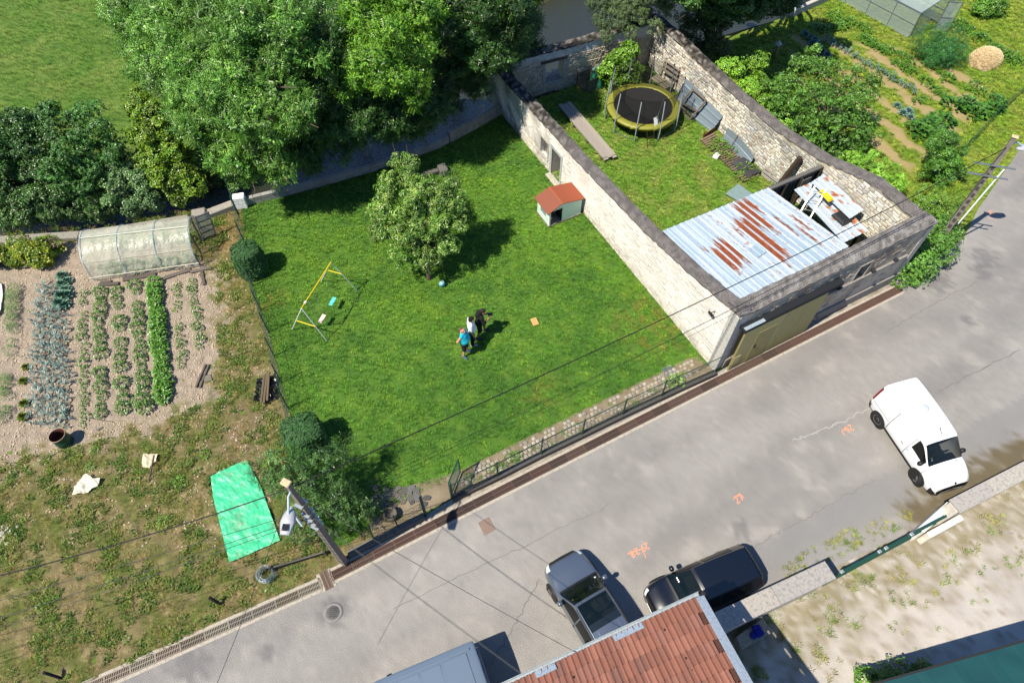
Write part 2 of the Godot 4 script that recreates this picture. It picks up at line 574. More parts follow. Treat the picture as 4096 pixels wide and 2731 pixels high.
func build_ground():
	lawn_poly = PackedVector2Array([Vector2(-12.53,-22.92),Vector2(-12.06,-22.89),Vector2(-9.72,-23.83),Vector2(-6.79,-25.01),Vector2(-3.77,-26.66),Vector2(-1.68,-28.38),Vector2(-.58,-29.44),Vector2(.09,-28.07),Vector2(1.35,-25.81),Vector2(4.06,-21.07),Vector2(6.23,-17.39),Vector2(7.83,-13.98),Vector2(7.06,-14.47),Vector2(3.68,-12.69),Vector2(1.34,-11.41),Vector2(-1.02,-10.12),Vector2(-2.08,-9.46),Vector2(-4.04,-8.51),Vector2(-5.43,-7.16),Vector2(-6.27,-7.01),Vector2(-7.53,-10.12),Vector2(-8.36,-12.26),Vector2(-8.83,-13.38),Vector2(-9.34,-14.59),Vector2(-9.79,-15.74),Vector2(-10.95,-18.13),Vector2(-11.81,-20.55)])
	yard_poly = PackedVector2Array([barn_sw,barn_se,barn_ne,barn_nw])
	plot_poly = PackedVector2Array([Vector2(-28.36,-20.5),Vector2(-22.51,-20.29),Vector2(-19.18,-20.6),Vector2(-14.33,-20.5),Vector2(-13.31,-19.49),Vector2(-12.55,-18.51),Vector2(-11.55,-14.55),Vector2(-11.54,-12.5),Vector2(-13.5,-11.41),Vector2(-15.85,-10.63),Vector2(-18.22,-10.12),Vector2(-22.52,-9.46)])
	lot_poly = PackedVector2Array([Vector2(-60,-17.6),Vector2(-22.64,-20.6),Vector2(-19.2,-20.94),Vector2(-13.87,-22.08),Vector2(-12.53,-22.92),Vector2(-11.81,-20.55),Vector2(-10.95,-18.13),Vector2(-9.79,-15.74),Vector2(-9.34,-14.59),Vector2(-8.83,-13.38),Vector2(-8.36,-12.26),Vector2(-7.53,-10.12),Vector2(-6.27,-7.01),Vector2(-5.43,-7.16),Vector2(-4.04,-8.51),Vector2(-3.2,-8.2),Vector2(-6.07,-6.19),Vector2(-12.48,-3.11),Vector2(-19.71,.3),Vector2(-60,5)])
	court_poly = PackedVector2Array([Vector2(19.9,-10.12),Vector2(13.85,-7.82),Vector2(10.3,-6.31),Vector2(6.94,-4.58),Vector2(4.02,-1.54),Vector2(9.64,.49),Vector2(20.81,-2.65)])
	east_poly = PackedVector2Array([Vector2(15.68,-36.98),Vector2(21.8,-35.69),Vector2(25.22,-33.63),Vector2(25.66,-30.58),Vector2(22.12,-27.15),Vector2(18.42,-24.06),Vector2(16.93,-27.15),Vector2(14.5,-31.69)])
	var s := SurfaceTool.new()
	s.begin(Mesh.PRIMITIVE_TRIANGLES)
	s.set_smooth_group(0)
	var xs := axis(-50.0,50.0,.7,1800.0)
	var zs := axis(-66.0,2.0,.5,1800.0)
	for j in zs.size() - 1:
		for i in xs.size() - 1:
			for k in [[0,0],[1,0],[1,1],[0,0],[1,1],[0,1]]:
				var x: float = xs[i + k[0]]
				var z: float = zs[j + k[1]]
				var y := land(x,z)
				var c := meadow_tint(Vector2(x,z))
				if y < -.1:
					c = Color(.34,.32,.22)
				s.set_color(c)
				s.add_vertex(Vector3(x,y,z))
	struct("ground",s,mat.turf)
	var w := st()
	for i in xs.size() - 1:
		if xs[i] < -70 or xs[i] > 70:
			continue
		var a := Vector3(xs[i],-.75,along(bank_north,xs[i]) - 1.0)
		var b := Vector3(xs[i + 1],-.75,along(bank_north,xs[i + 1]) - 1.0)
		var c := Vector3(xs[i + 1],-.75,along(bank_south,xs[i + 1]) + .3)
		var d := Vector3(xs[i],-.75,along(bank_south,xs[i]) + .3)
		quad(w,a,b,c,d)
	struct("river",w,mat.water)
	sheet("lawn",lawn_poly,.0,.2,lawn_tint,mat.turf,.02)
	sheet("barn_yard_grass",yard_poly,.0,.2,yard_tint,mat.turf,.02)
	sheet("garden_ground",lot_poly,-.004,.14,lot_tint,mat.soil,.05)
	var road_poly := PackedVector2Array([Vector2(-19.69,.33),Vector2(-12.46,-3.06),Vector2(-6.06,-6.14),Vector2(-5.35,-6.59),Vector2(-1.97,-8.79),Vector2(7.8,-13.79),Vector2(16.36,-18.51),Vector2(18.41,-19.61),Vector2(20.11,-20.88),Vector2(21.42,-22.64),Vector2(22.95,-24.36),Vector2(25.4,-27.15),Vector2(37.42,-40.2),Vector2(80,-60),Vector2(80,8),Vector2(-40,8)])
	sheet("road",road_poly,-.008,.16,road_tint,mat.asphalt)
	sheet("courtyard",court_poly,.004,.16,court_tint,mat.gravel,.02)
	var east := PackedVector2Array([barn_se,Vector2(16.36,-18.51),Vector2(18.41,-19.61),Vector2(20.11,-20.88),Vector2(21.42,-22.64),Vector2(22.95,-24.36),Vector2(25.4,-27.15),Vector2(37.42,-40.2),Vector2(40.62,-46.47),Vector2(19.05,-40.3),Vector2(16.56,-38.65),Vector2(13.12,-36.76),Vector2(9.3,-34.44),barn_ne])
	sheet("east_garden_ground",east,.0,.2,east_tint,mat.turf,.04)
	for q in [[[Vector3(7.96,0,-7.04),Vector3(8.95,0,-7.57),Vector3(9.94,0,-8.02),Vector3(11.31,0,-8.73),Vector3(12.83,0,-9.49)],.022,.5],[[Vector3(10.2,0,-10.94),Vector3(11.21,0,-11.32),Vector3(12.2,0,-11.72),Vector3(13.61,0,-12.41)],.05,.69],[[Vector3(.9,0,-6.03),Vector3(.19,0,-4.83),Vector3(-.73,0,-3.35)],.03,.5],[[Vector3(15.15,0,-15.8),Vector3(17.36,0,-17.12),Vector3(20.06,0,-18.51)],.03,.5],[[Vector3(-3.78,0,-5.09),Vector3(-1.91,0,-6.03),Vector3(.78,0,-7.3),Vector3(3.65,0,-8.66)],.025,.52],[[Vector3(16.06,0,-12.88),Vector3(17.7,0,-13.75),Vector3(20.26,0,-14.96)],.04,.5]]:
		var cr := st()
		cr.set_color(Color(q[2],q[2] * .98,q[2] * .95))
		var last := Vector3.ZERO
		for i in q[0].size() - 1:
			for k in 14:
				var p: Vector3 = q[0][i].lerp(q[0][i + 1],k / 14.0) + Vector3(rr(-.05,.05),-.004,rr(-.05,.05))
				if last != Vector3.ZERO:
					var sd: Vector3 = (p - last).cross(Vector3.UP).normalized() * q[1] * rr(.3,.7)
					quad(cr,last - sd,last + sd,p + sd,p - sd)
				last = p
		obj("road_seam",cr,mat.asphalt,get_node("road"))
	grow_grass()
func blade_mesh(blades: int,tall: float,spread: float,width: float) -> ArrayMesh:
	var s := st()
	for i in blades:
		var a := TAU * i / blades + rr(-.4,.4)
		var o := Vector3(cos(a),0,sin(a)) * spread * rr(.1,.7)
		var side := Vector3(-sin(a),0,cos(a)) * width * rr(.7,1.3)
		var h := tall * rr(.6,1.15)
		var lean := Vector3(cos(a),0,sin(a)) * h * rr(.3,.9)
		var mid := o + lean * .35 + Vector3(0,h * .65,0)
		var tip := o + lean + Vector3(0,h * rr(.75,1.0),0)
		quad(s,o - side * .6,o + side * .6,mid + side * .5,mid - side * .5)
		tri(s,mid - side * .5,mid + side * .5,tip)
	s.generate_normals()
	return s.commit()
func grow(called: String,poly: PackedVector2Array,per_m2: float,tint: Callable,mesh: ArrayMesh,size: Vector2,light: float,keep = null,y := .0):
	var lo := poly[0]
	var hi := poly[0]
	for p in poly:
		lo = lo.min(p)
		hi = hi.max(p)
	var n := int((hi.x - lo.x) * (hi.y - lo.y) * per_m2)
	var places := []
	var tints := []
	for i in n:
		var p := Vector2(rr(lo.x,hi.x),rr(lo.y,hi.y))
		if not inside(p,poly):
			continue
		if keep != null and not keep.call(p):
			continue
		var k := rr(size.x,size.y)
		places.append(Transform3D(spin(rr(0,TAU),.0,Vector3(k,k * rr(.8,1.2),k)),Vector3(p.x,y,p.y)))
		var c: Color = tint.call(p)
		tints.append(vary(c * light,.26))
	scatter(called,mesh,places,tints,mat.grass)
func grow_grass():
	var tuft := blade_mesh(8,.085,.075,.011)
	var long := blade_mesh(11,.2,.1,.008)
	lib.tuft = tuft
	lib.long = long
	grow("lawn_grass",lawn_poly,85,lawn_tint,tuft,Vector2(.7,1.4),1.12)
	grow("yard_grass",yard_poly,75,yard_tint,tuft,Vector2(.8,1.7),1.1)
	var meadow := PackedVector2Array([Vector2(-37.29,-45.35),Vector2(-10.58,-45.35),Vector2(-8.49,-29.87),Vector2(-11.99,-24.95),Vector2(-14.19,-23.77),Vector2(-23.5,-22.64),Vector2(-26.37,-22.36)])
	grow("meadow_grass",meadow,40,meadow_tint,long,Vector2(.5,1.0),1.08)
	var keep_lot := func(p: Vector2) -> bool:
		if inside(p,plot_poly):
			return to_edge(p,plot_poly) < .35 and n2(p,2.0,9.0) > .25
		return n2(p,.9,60.0) + n2(p,2.4,88.0) * .8 > rr(-.35,.35)
	var lot_green := func(p: Vector2) -> Color:
		var a := n2(p,1.3,44.0)
		return Color(.33,.44,.13).lerp(Color(.5,.5,.22),clampf(.5 + a * 2.2,0,1))
	var lot_view := PackedVector2Array([Vector2(-24.31,-20.88),Vector2(-12.53,-22.92),Vector2(-10.95,-18.13),Vector2(-8.36,-12.26),Vector2(-6.27,-7.01),Vector2(-5.43,-7.16),Vector2(-6.07,-6.19),Vector2(-12.48,-3.11),Vector2(-15.7,-1.75)])
	grow("rough_grass",lot_view,75,lot_green,long,Vector2(.3,.75),1.0,keep_lot)
	var clump := blade_mesh(7,.07,.09,.022)
	var keep_clump := func(p: Vector2) -> bool:
		return not inside(p,plot_poly) and n2(p,1.1,144.0) + n2(p,3.2,30.0) * .7 > rr(-.05,.4) and p.distance_to(Vector2(-9.08,-8.35)) > 1.4
	var vivid := func(p: Vector2) -> Color:
		return Color(.31,.43,.14).lerp(Color(.43,.49,.19),clampf(.5 + n2(p,2.0,71.0) * 2.0,0,1))
	grow("clover_patches",lot_view,260,vivid,clump,Vector2(.7,1.5),1.0,keep_clump)
	var dry := func(p: Vector2) -> Color:
		return Color(.68,.6,.4)
	var keep_dry := func(p: Vector2) -> bool:
		return not inside(p,plot_poly) and n2(p,1.7,121.0) > rr(-.2,.3)
	grow("dry_grass",lot_view,85,dry,long,Vector2(.3,.8),1.0,keep_dry)
	var east_view := PackedVector2Array([barn_se,Vector2(16.36,-18.51),Vector2(18.41,-19.61),Vector2(20.01,-20.88),Vector2(21.32,-22.64),Vector2(22.84,-24.36),Vector2(25.47,-27.31),Vector2(29.59,-31.69),Vector2(34.85,-43.21),Vector2(19.05,-40.3),Vector2(16.49,-38.33),Vector2(9.3,-34.44),barn_ne])
	var keep_east := func(p: Vector2) -> bool:
		return east_tint(p).g > .5 and east_tint(p).b < .25
	grow("east_grass",east_view,55,east_tint,tuft,Vector2(.8,2.0),1.08,keep_east)
	var court_view := PackedVector2Array([Vector2(18.82,-9.79),Vector2(13.85,-7.82),Vector2(10.28,-6.24),Vector2(6.92,-4.45),Vector2(5.43,-2.65),Vector2(15.69,-2.65)])
	var keep_court := func(p: Vector2) -> bool:
		return to_edge(p,court_poly) < rr(.0,3.2) and n2(p,1.5,150.0) > rr(.0,.3)
	grow("courtyard_grass",court_view,60,lot_green,tuft,Vector2(.8,1.8),1.1,keep_court)
	var verge := PackedVector2Array([Vector2(8.65,-5.89),Vector2(10.3,-6.59),Vector2(13.07,-7.67),Vector2(13.83,-8.2),Vector2(13.44,-8.35),Vector2(11.97,-7.9),Vector2(10.02,-7.16),Vector2(8.67,-6.31)])
	var keep_verge := func(p: Vector2) -> bool:
		return n2(p,1.6,33.0) > rr(-.3,.3)
	grow("verge_grass",verge,120,lot_green,tuft,Vector2(.8,1.6),1.1,keep_verge)
	# stones lying on the dug earth
	var peb := st()
	for i in 1:
		box(peb,Transform3D(spin(.4,.3),Vector3.ZERO),Vector3(.05,.025,.04),.012)
	peb.generate_normals()
	var pm := peb.commit()
	lib.pebble = pm
	var places := []
	var tints := []
	for i in 20000:
		var p := Vector2(rr(-24,-8),rr(-21,-7))
		if not inside(p,plot_poly) and not (inside(p,lot_poly) and n2(p,2.2,80.0) > .1):
			continue
		var k := rr(.35,1.3)
		places.append(Transform3D(spin(rr(0,TAU),rr(-.5,.5),Vector3.ONE * k),Vector3(p.x,.012,p.y)))
		tints.append(vary(Color(.72,.65,.55),.14))
	scatter("field_stones",pm,places,tints,mat.dull)
const BARN_TURN := .4934
const BARN_AT := Vector3(7.81,0,-13.93)
# barn axes: x across (east),y up,z towards the street
func barn_point(p: Vector3) -> Vector3:
	return BARN_AT + Basis(Vector3.UP,BARN_TURN) * p
func level(profile: Array,x: float) -> float:
	return along(profile,x)
# a wall along +x of its frame,thick towards -z,front face at z = 0
func wall_body(s: SurfaceTool,t: Transform3D,length: float,thick: float,top: Array,holes: Array,front: Callable,back: Callable):
	s.set_smooth_group(-1)
	var cuts := [.0,length]
	var x := .3
	while x < length - .1:
		cuts.append(x)
		x += .3
	for h in holes:
		cuts.append(h.x)
		cuts.append(h.x + h.z)
	cuts.sort()
	var face := func(x0: float,x1: float,a0: float,a1: float,b0: float,b1: float,z: float,tint: Callable):
		var n := maxi(1,int(ceil(maxf(b0 - a0,b1 - a1) / .3)))
		for k in n:
			var f0 := float(k) / n
			var f1 := float(k + 1) / n
			var q := [Vector2(x0,lerpf(a0,b0,f0)),Vector2(x1,lerpf(a1,b1,f0)),Vector2(x1,lerpf(a1,b1,f1)),Vector2(x0,lerpf(a0,b0,f1))]
			for i in [0,1,2,0,2,3]:
				s.set_color(tint.call(q[i]))
				s.add_vertex(t * Vector3(q[i].x,q[i].y,z))
	for i in cuts.size() - 1:
		var x0: float = cuts[i]
		var x1: float = cuts[i + 1]
		if x1 - x0 < .001:
			continue
		var mid := (x0 + x1) * .5
		var spans := [[-.1,-.1,level(top,x0),level(top,x1)]]
		for h in holes:
			if mid > h.x and mid < h.x + h.z:
				spans = [[-.1,-.1,h.y,h.y],[h.y + h.w,h.y + h.w,level(top,x0),level(top,x1)]]
		for sp in spans:
			face.call(x0,x1,sp[0],sp[1],sp[2],sp[3],.0,front)
			face.call(x1,x0,sp[1],sp[0],sp[3],sp[2],-thick,back)
			s.set_color(front.call(Vector2(mid,sp[2])) * .9)
			quad(s,t * Vector3(x0,sp[2],0),t * Vector3(x1,sp[3],0),t * Vector3(x1,sp[3],-thick),t * Vector3(x0,sp[2],-thick))
			if sp[0] > .0:
				quad(s,t * Vector3(x0,sp[0],0),t * Vector3(x0,sp[0],-thick),t * Vector3(x1,sp[1],-thick),t * Vector3(x1,sp[1],0))
	s.set_color(front.call(Vector2(0,.5)))
	var l0 := level(top,0)
	var l1 := level(top,length)
	quad(s,t * Vector3(0,-.1,-thick),t * Vector3(0,-.1,0),t * Vector3(0,l0,0),t * Vector3(0,l0,-thick))
	quad(s,t * Vector3(length,-.1,0),t * Vector3(length,-.1,-thick),t * Vector3(length,l1,-thick),t * Vector3(length,l1,0))
	for h in holes:
		for xx in [h.x,h.x + h.z]:
			quad(s,t * Vector3(xx,maxf(h.y,-.1),0),t * Vector3(xx,h.y + h.w,0),t * Vector3(xx,h.y + h.w,-thick),t * Vector3(xx,maxf(h.y,-.1),-thick))
# the uneven cap on a wall top: a row of low slabs of mortar
func wall_cap(s: SurfaceTool,t: Transform3D,length: float,z0: float,z1: float,top: Array,rise: float,tint: Callable,step := .16):
	s.set_smooth_group(0)
	var n := int(length / step)
	var m := 4
	var pt := func(i: int,j: int) -> Vector3:
		var x := length * i / n
		var f := float(j) / m
		var edge := .0 if j > 0 and j < m else 1.0
		var y := level(top,x) + .012 + (rise + n2(Vector2(x,f),5.0,3.0) * .05) * (1.0 - edge * .75)
		return t * Vector3(x + n2(Vector2(f,x),3.0) * .03,y,lerpf(z0,z1,f) + edge * n2(Vector2(x,f * 7.0),4.0) * .05)
	for i in n:
		for j in m:
			for k in [[0,0],[1,0],[1,1],[0,0],[1,1],[0,1]]:
				var a: int = i + k[0]
				var b: int = j + k[1]
				s.set_color(tint.call(Vector2(length * a / n,float(b) / m)))
				s.add_vertex(pt.call(a,b))
		for j in [0,m]:
			var p0: Vector3 = pt.call(i,j)
			var p1: Vector3 = pt.call(i + 1,j)
			var d := Vector3(0,rise * .8 + .03,0)
			s.set_smooth_group(-1)
			quad(s,p0,p1,p1 - d,p0 - d)
			s.set_smooth_group(0)
func stone_shapes() -> Array:
	if lib.has("stones"):
		return lib.stones
	var out := []
	for i in 10:
		var s := st()
		var e := rr(.1,.22)
		var c := []
		for k in 8:
			var x := (.5 if k & 1 else -.5) * rr(.82,1.0)
			var y := (.5 if k & 2 else -.5) * rr(.78,1.0)
			c.append(Vector3(x,y,rr(-.1,.1)))
		# front face inset,sides sloping back to the mortar
		var f := []
		for k in [0,1,3,2]:
			f.append(Vector3(c[k].x * (1.0 - e),c[k].y * (1.0 - e),.5 + rr(-.12,.12)))
		var b := []
		for k in [0,1,3,2]:
			b.append(Vector3(c[k].x,c[k].y,-.5))
		var m := []
		for k in 4:
			m.append(b[k].lerp(f[k],.75) + Vector3(b[k].x,b[k].y,0) * .1)
		s.set_smooth_group(-1)
		var mid: Vector3 = (f[0] + f[1] + f[2] + f[3]) * .25 + Vector3(0,0,rr(.0,.15))
		for k in 4:
			var j := (k + 1) % 4
			tri(s,mid,f[k],f[j])
			quad(s,f[k],m[k],m[j],f[j])
			quad(s,m[k],b[k],b[j],m[j])
		s.generate_normals()
		out.append(s.commit())
	lib.stones = out
	return out
func stone_tones(list: Array) -> Array:
	var out := []
	for c in list:
		var m: StandardMaterial3D = mat.stone.duplicate()
		m.albedo_color = c
		m.vertex_color_use_as_albedo = false
		out.append(m)
	return out
# courses of stones on the face of a wall; the first few hundred nearest the start are single pieces
func lay_stones(wall: Node3D,t: Transform3D,x0: float,x1: float,top: Array,holes: Array,course: Vector2,wide: Vector2,proud: Vector2,tint: Callable,singles: int,tones: Array,chance = null):
	var shapes := stone_shapes()
	var list := []
	var y := .02
	while y < 4.0:
		var h := rr(course.x,course.y)
		var x := x0 + rr(.0,.1)
		while x < x1:
			var w := rr(wide.x,wide.y)
			if x + w > x1:
				break
			var mid := x + w * .5
			var ok := y + h < minf(level(top,x),level(top,x + w)) - .02
			for o in holes:
				if x + w > o.x - .04 and x < o.x + o.z + .04 and y + h > o.y - .04 and y < o.y + o.w + .04:
					ok = false
			if ok and (chance == null or chance.call(Vector2(mid,y)) > rng.randf()):
				var p := rr(proud.x,proud.y)
				var b := Basis(Vector3(0,0,1),rr(-.05,.05)).scaled_local(Vector3(w - .012,h * rr(.86,1.04) - .008,p * 2.0))
				list.append([mid,Transform3D(b,Vector3(mid,y + h * .5 + rr(-.012,.012),.0))])
			x += w
		y += h
	list.sort_custom(func(a,b): return a[0] < b[0])
	var batches := {}
	for i in list.size():
		var tr: Transform3D = t * list[i][1]
		var k := rng.randi() % shapes.size()
		if i < singles:
			var o := mesh_node("stone",shapes[k],tones[rng.randi() % tones.size()],wall)
			o.transform = tr
		else:
			if not batches.has(k):
				batches[k] = [[],[]]
			batches[k][0].append(tr)
			batches[k][1].append(tint.call(Vector2(list[i][1].origin.x,list[i][1].origin.y)))
	for k in batches:
		scatter("stone_courses",shapes[k],batches[k][0],batches[k][1],mat.stone,wall)
func build_barn():
	var barn := thing("stone_barn","roofless old stone barn of four cream walls with a grey mortar cap beside the lawn","barn",BARN_AT,BARN_TURN)
	var west_top := [Vector2(0,3.62),Vector2(2.25,3.14),Vector2(5.47,2.68),Vector2(9.65,2.4),Vector2(13.9,2.29),Vector2(16.9,2.2),Vector2(18.85,2.35)]
	var east_top := [Vector2(0,3.42),Vector2(2.8,3.38),Vector2(3.8,3.1),Vector2(5.4,2.62),Vector2(8.0,2.28),Vector2(11.3,2.24),Vector2(16.2,2.45),Vector2(18.85,2.5)]
	var south_top := [Vector2(0,3.4),Vector2(9.65,3.36)]
	var north_top := [Vector2(0,2.35),Vector2(4,2.3),Vector2(9.65,2.5)]
	var cream := func(p: Vector2) -> Color:
		var a := n2(p,1.2,4.0)
		var b := n2(p,3.5,14.0)
		var c := Color(.97,.95,.92).lerp(Color(.86,.84,.82),clampf(.4 + a * 1.3,0,1)).lerp(Color(.95,.89,.79),clampf(b,0,.6))
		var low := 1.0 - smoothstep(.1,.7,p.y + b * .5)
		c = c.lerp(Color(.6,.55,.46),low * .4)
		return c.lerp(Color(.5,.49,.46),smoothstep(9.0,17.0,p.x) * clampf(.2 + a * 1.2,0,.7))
	var mortar := func(p: Vector2) -> Color:
		var a := n2(p,1.0,24.0)
		var b := n2(p,4.0,1.0)
		return Color(.76,.72,.63).lerp(Color(.6,.58,.53),clampf(.4 + a * 1.6,0,1)).lerp(Color(.78,.7,.54),clampf(b,0,.5))
	var street := func(p: Vector2) -> Color:
		var a := n2(p,1.0,44.0)
		var c := Color(.84,.78,.68).lerp(Color(.73,.69,.63),clampf(.5 + a * 1.6,0,1))
		c = c.lerp(Color(.7,.55,.4),clampf(a * 1.6 - .1,0,.5))
		if p.y < .55:
			c = Color(.78,.76,.72)
		return c
	var capping := func(p: Vector2) -> Color:
		var a := n2(Vector2(p.x,p.y * .6),3.2,4.0)
		var b := n2(Vector2(p.x,p.y * .6),7.0,30.0)
		var c := Color(.53,.505,.49).lerp(Color(.42,.4,.39),clampf(.5 + a * 1.6,0,1))
		c = c.lerp(Color(.22,.21,.2),clampf(b * 1.5 - .25,0,.6))
		var north := smoothstep(10.5,15.0,p.x)
		c = c.lerp(Color(.13,.12,.08),north * clampf(.55 + a * 1.8,0,1))
		return c.lerp(Color(.68,.67,.66),(.25 + north) * clampf(b * 3.0 - .75,0,.9))
	var lip := func(p: Vector2) -> Color:
		var b := n2(p,7.0,30.0)
		return Color(.57,.55,.53).lerp(Color(.4,.385,.375),clampf(.35 + b * 1.6,0,1)).lerp(Color(.72,.71,.69),clampf(n2(p,12.0,5.0) * 2.5 - .6,0,.8))
	# west wall: x runs north,front faces the lawn
	var wt := Transform3D(Basis(Vector3(0,0,-1),Vector3.UP,Vector3(-1,0,0)),Vector3.ZERO)
	var w_holes := [Vector4(11.78,.0,.78,1.55),Vector4(12.95,.62,.62,.86)]
	var s := stc(Color.WHITE)
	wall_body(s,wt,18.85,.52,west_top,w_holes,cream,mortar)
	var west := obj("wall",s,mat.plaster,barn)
	var cap := stc(Color.WHITE)
	wall_cap(cap,wt,18.85,.03,-.55,west_top,.05,capping)
	obj("wall_cap",cap,mat.coping,barn)
	var tones := stone_tones([Color(.93,.9,.84),Color(.88,.85,.78),Color(.84,.83,.8),Color(.96,.95,.91),Color(.76,.75,.72),Color(.92,.88,.8)])
	var pale := func(p: Vector2) -> Color:
		return vary(cream.call(p).lerp(Color(.97,.95,.91),rr(.2,.8)),.06)
	var patchy := func(p: Vector2) -> float:
		return clampf(1.15 - smoothstep(4.0,10.5,p.x) * 1.1 + n2(p,1.4,5.0) * .8 + (.5 if p.y < .5 else .0),.0,.9)
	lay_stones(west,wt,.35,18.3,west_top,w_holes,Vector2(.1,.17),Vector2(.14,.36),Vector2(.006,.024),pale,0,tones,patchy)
	# east wall: x runs north from the street corner,front faces into the barn
	var et := Transform3D(Basis(Vector3(0,0,-1),Vector3.UP,Vector3(-1,0,0)),Vector3(9.05,0,0))
	s = stc(Color.WHITE)
	wall_body(s,et,18.6,.55,east_top,[],mortar,mortar)
	var east := obj("wall",s,mat.plaster,barn)
	cap = stc(Color.WHITE)
	wall_cap(cap,et,18.7,.02,-.6,east_top,.05,capping)
	obj("wall_cap",cap,mat.coping,barn)
	var honey := func(p: Vector2) -> Color:
		var a := n2(p,.8,64.0)
		var c := Color(.93,.9,.84).lerp(Color(.82,.81,.78),clampf(.4 + a * 1.6,0,1))
		if rng.randf() < .14:
			c = Color(.68,.65,.6)
		return vary(c.lerp(Color(.62,.615,.6),smoothstep(1.0,2.4,p.y) * clampf(.3 + a * 2.0,0,.8)),.1)
	lay_stones(east,et,.7,18.2,east_top,[],Vector2(.1,.18),Vector2(.16,.46),Vector2(.012,.045),honey,280,tones)
	# street wall: x runs east,front faces the street
	var sth := Transform3D(Basis(Vector3(1,0,0),Vector3.UP,Vector3(0,0,1)),Vector3.ZERO)
	s = stc(Color.WHITE)
	wall_body(s,Transform3D(sth.basis,Vector3(.52,0,0)),8.53,.5,[Vector2(0,3.4),Vector2(9,3.36)],[Vector4(5.55,1.9,.62,.85)],street,mortar)
	var south := obj("wall",s,mat.plaster,barn)
	cap = stc(Color.WHITE)
	wall_cap(cap,sth,9.68,.05,-.62,[Vector2(0,3.62),Vector2(.5,3.44),Vector2(9.68,3.42)],.06,lip)
	obj("coping_slab",cap,mat.coping,barn)
	var shade := func(p: Vector2) -> Color:
		return vary(street.call(p).lerp(Color(.7,.67,.62),.5),.1)
	var upper := func(p: Vector2) -> float:
		return .95 if p.y > 2.25 else .12
	lay_stones(south,Transform3D(sth.basis,Vector3(.52,0,0)),.3,8.4,[Vector2(0,3.38),Vector2(9,3.34)],[Vector4(5.55,1.9,.62,.85)],Vector2(.1,.16),Vector2(.15,.38),Vector2(.008,.025),shade,0,tones,upper)
	# ledges and corner of dressed render on the street side
	s = stc(Color(.55,.53,.5))
	box(s,Transform3D(Basis.IDENTITY,Vector3(6.65,1.9,.05)),Vector3(4.8,.09,.1),.02)
	box(s,Transform3D(Basis.IDENTITY,Vector3(4.95,.28,.04)),Vector3(9.2,.56,.08),.02)
	obj("ledge",s,mat.concrete,barn)
	s = stc(Color(.74,.73,.7))
	box(s,Transform3D(Basis.IDENTITY,Vector3(-.008,1.75,-.14)),Vector3(.03,3.5,.42),.01)
	box(s,Transform3D(Basis.IDENTITY,Vector3(.12,1.68,.008)),Vector3(.27,3.3,.03),.01)
	obj("corner_render",s,mat.plaster,barn)
	s = stc(Color(.7,.69,.66))
	box(s,Transform3D(Basis.IDENTITY,Vector3(9.46,1.65,.012)),Vector3(.34,3.3,.04),.01)
	obj("corner_render",s,mat.plaster,barn)
	# small street window with iron and ledge
	s = stc(Color(.62,.6,.56))
	for q in [[Vector3(6.07,2.32,.02),Vector3(.08,.95,.05)],[Vector3(6.69,2.32,.02),Vector3(.08,.95,.05)],[Vector3(6.38,2.8,.02),Vector3(.7,.08,.05)]]:
		box(s,Transform3D(Basis.IDENTITY,q[0]),q[1],.01)
	var win := obj("window",s,mat.concrete,barn)
	s = stc(Color(.08,.08,.09))
	box(s,Transform3D(Basis.IDENTITY,Vector3(6.38,2.32,-.2)),Vector3(.6,.85,.02))
	obj("pane",s,mat.dark_glass,win)
	# north wall: x runs east,front faces into the barn
	var nt := Transform3D(Basis(Vector3(1,0,0),Vector3.UP,Vector3(0,0,1)).rotated(Vector3.UP,-.085),Vector3(.3,0,-18.35))
	var n_holes := [Vector4(2.55,.55,1.0,1.15)]
	s = stc(Color.WHITE)
	var damp := func(p: Vector2) -> Color:
		var c: Color = mortar.call(p)
		if p.y > 1.8 + n2(p,1.0) * .25:
			c = Color(.8,.8,.8)
		return c
	wall_body(s,nt,8.9,.5,north_top,n_holes,damp,damp)
	var north := obj("wall",s,mat.plaster,barn)
	cap = stc(Color.WHITE)
	var mossy := func(p: Vector2) -> Color:
		return capping.call(Vector2(p.x + 15.0,p.y))
	wall_cap(cap,nt,8.9,.04,-.55,north_top,.05,mossy)
	obj("wall_cap",cap,mat.coping,barn)
	var old := func(p: Vector2) -> Color:
		return vary(Color(.9,.84,.72).lerp(Color(.8,.76,.68),rng.randf()),.12)
	var below := func(p: Vector2) -> float:
		return .95 if p.y < 1.75 else .08
	lay_stones(north,nt,.1,8.8,north_top,n_holes,Vector2(.09,.16),Vector2(.13,.34),Vector2(.008,.03),old,0,tones,below)
	# its window opening: render round the hole,a lintel and a sill
	s = stc(Color(.7,.69,.66))
	for q in [[Vector3(2.48,1.12,.012),Vector3(.16,1.3,.03)],[Vector3(3.63,1.12,.012),Vector3(.16,1.3,.03)],[Vector3(3.05,.5,.012),Vector3(1.3,.1,.03)]]:
		box(s,nt * Transform3D(Basis.IDENTITY,q[0]),q[1],.008)
	win = obj("window",s,mat.plaster,barn)
	s = stc(Color(.33,.31,.29))
	box(s,nt * Transform3D(Basis.IDENTITY,Vector3(3.02,1.78,-.14)),Vector3(1.5,.16,.4),.02)
	obj("lintel",s,mat.wood,win)
	s = stc(Color(.5,.48,.46))
	box(s,nt * Transform3D(Basis.IDENTITY,Vector3(3.05,.53,-.24)),Vector3(1.0,.06,.5),.01)
	obj("sill",s,mat.concrete,win)
	# lawn-side doorway: surround,half-open brown door,step
	s = stc(Color(.68,.69,.69))
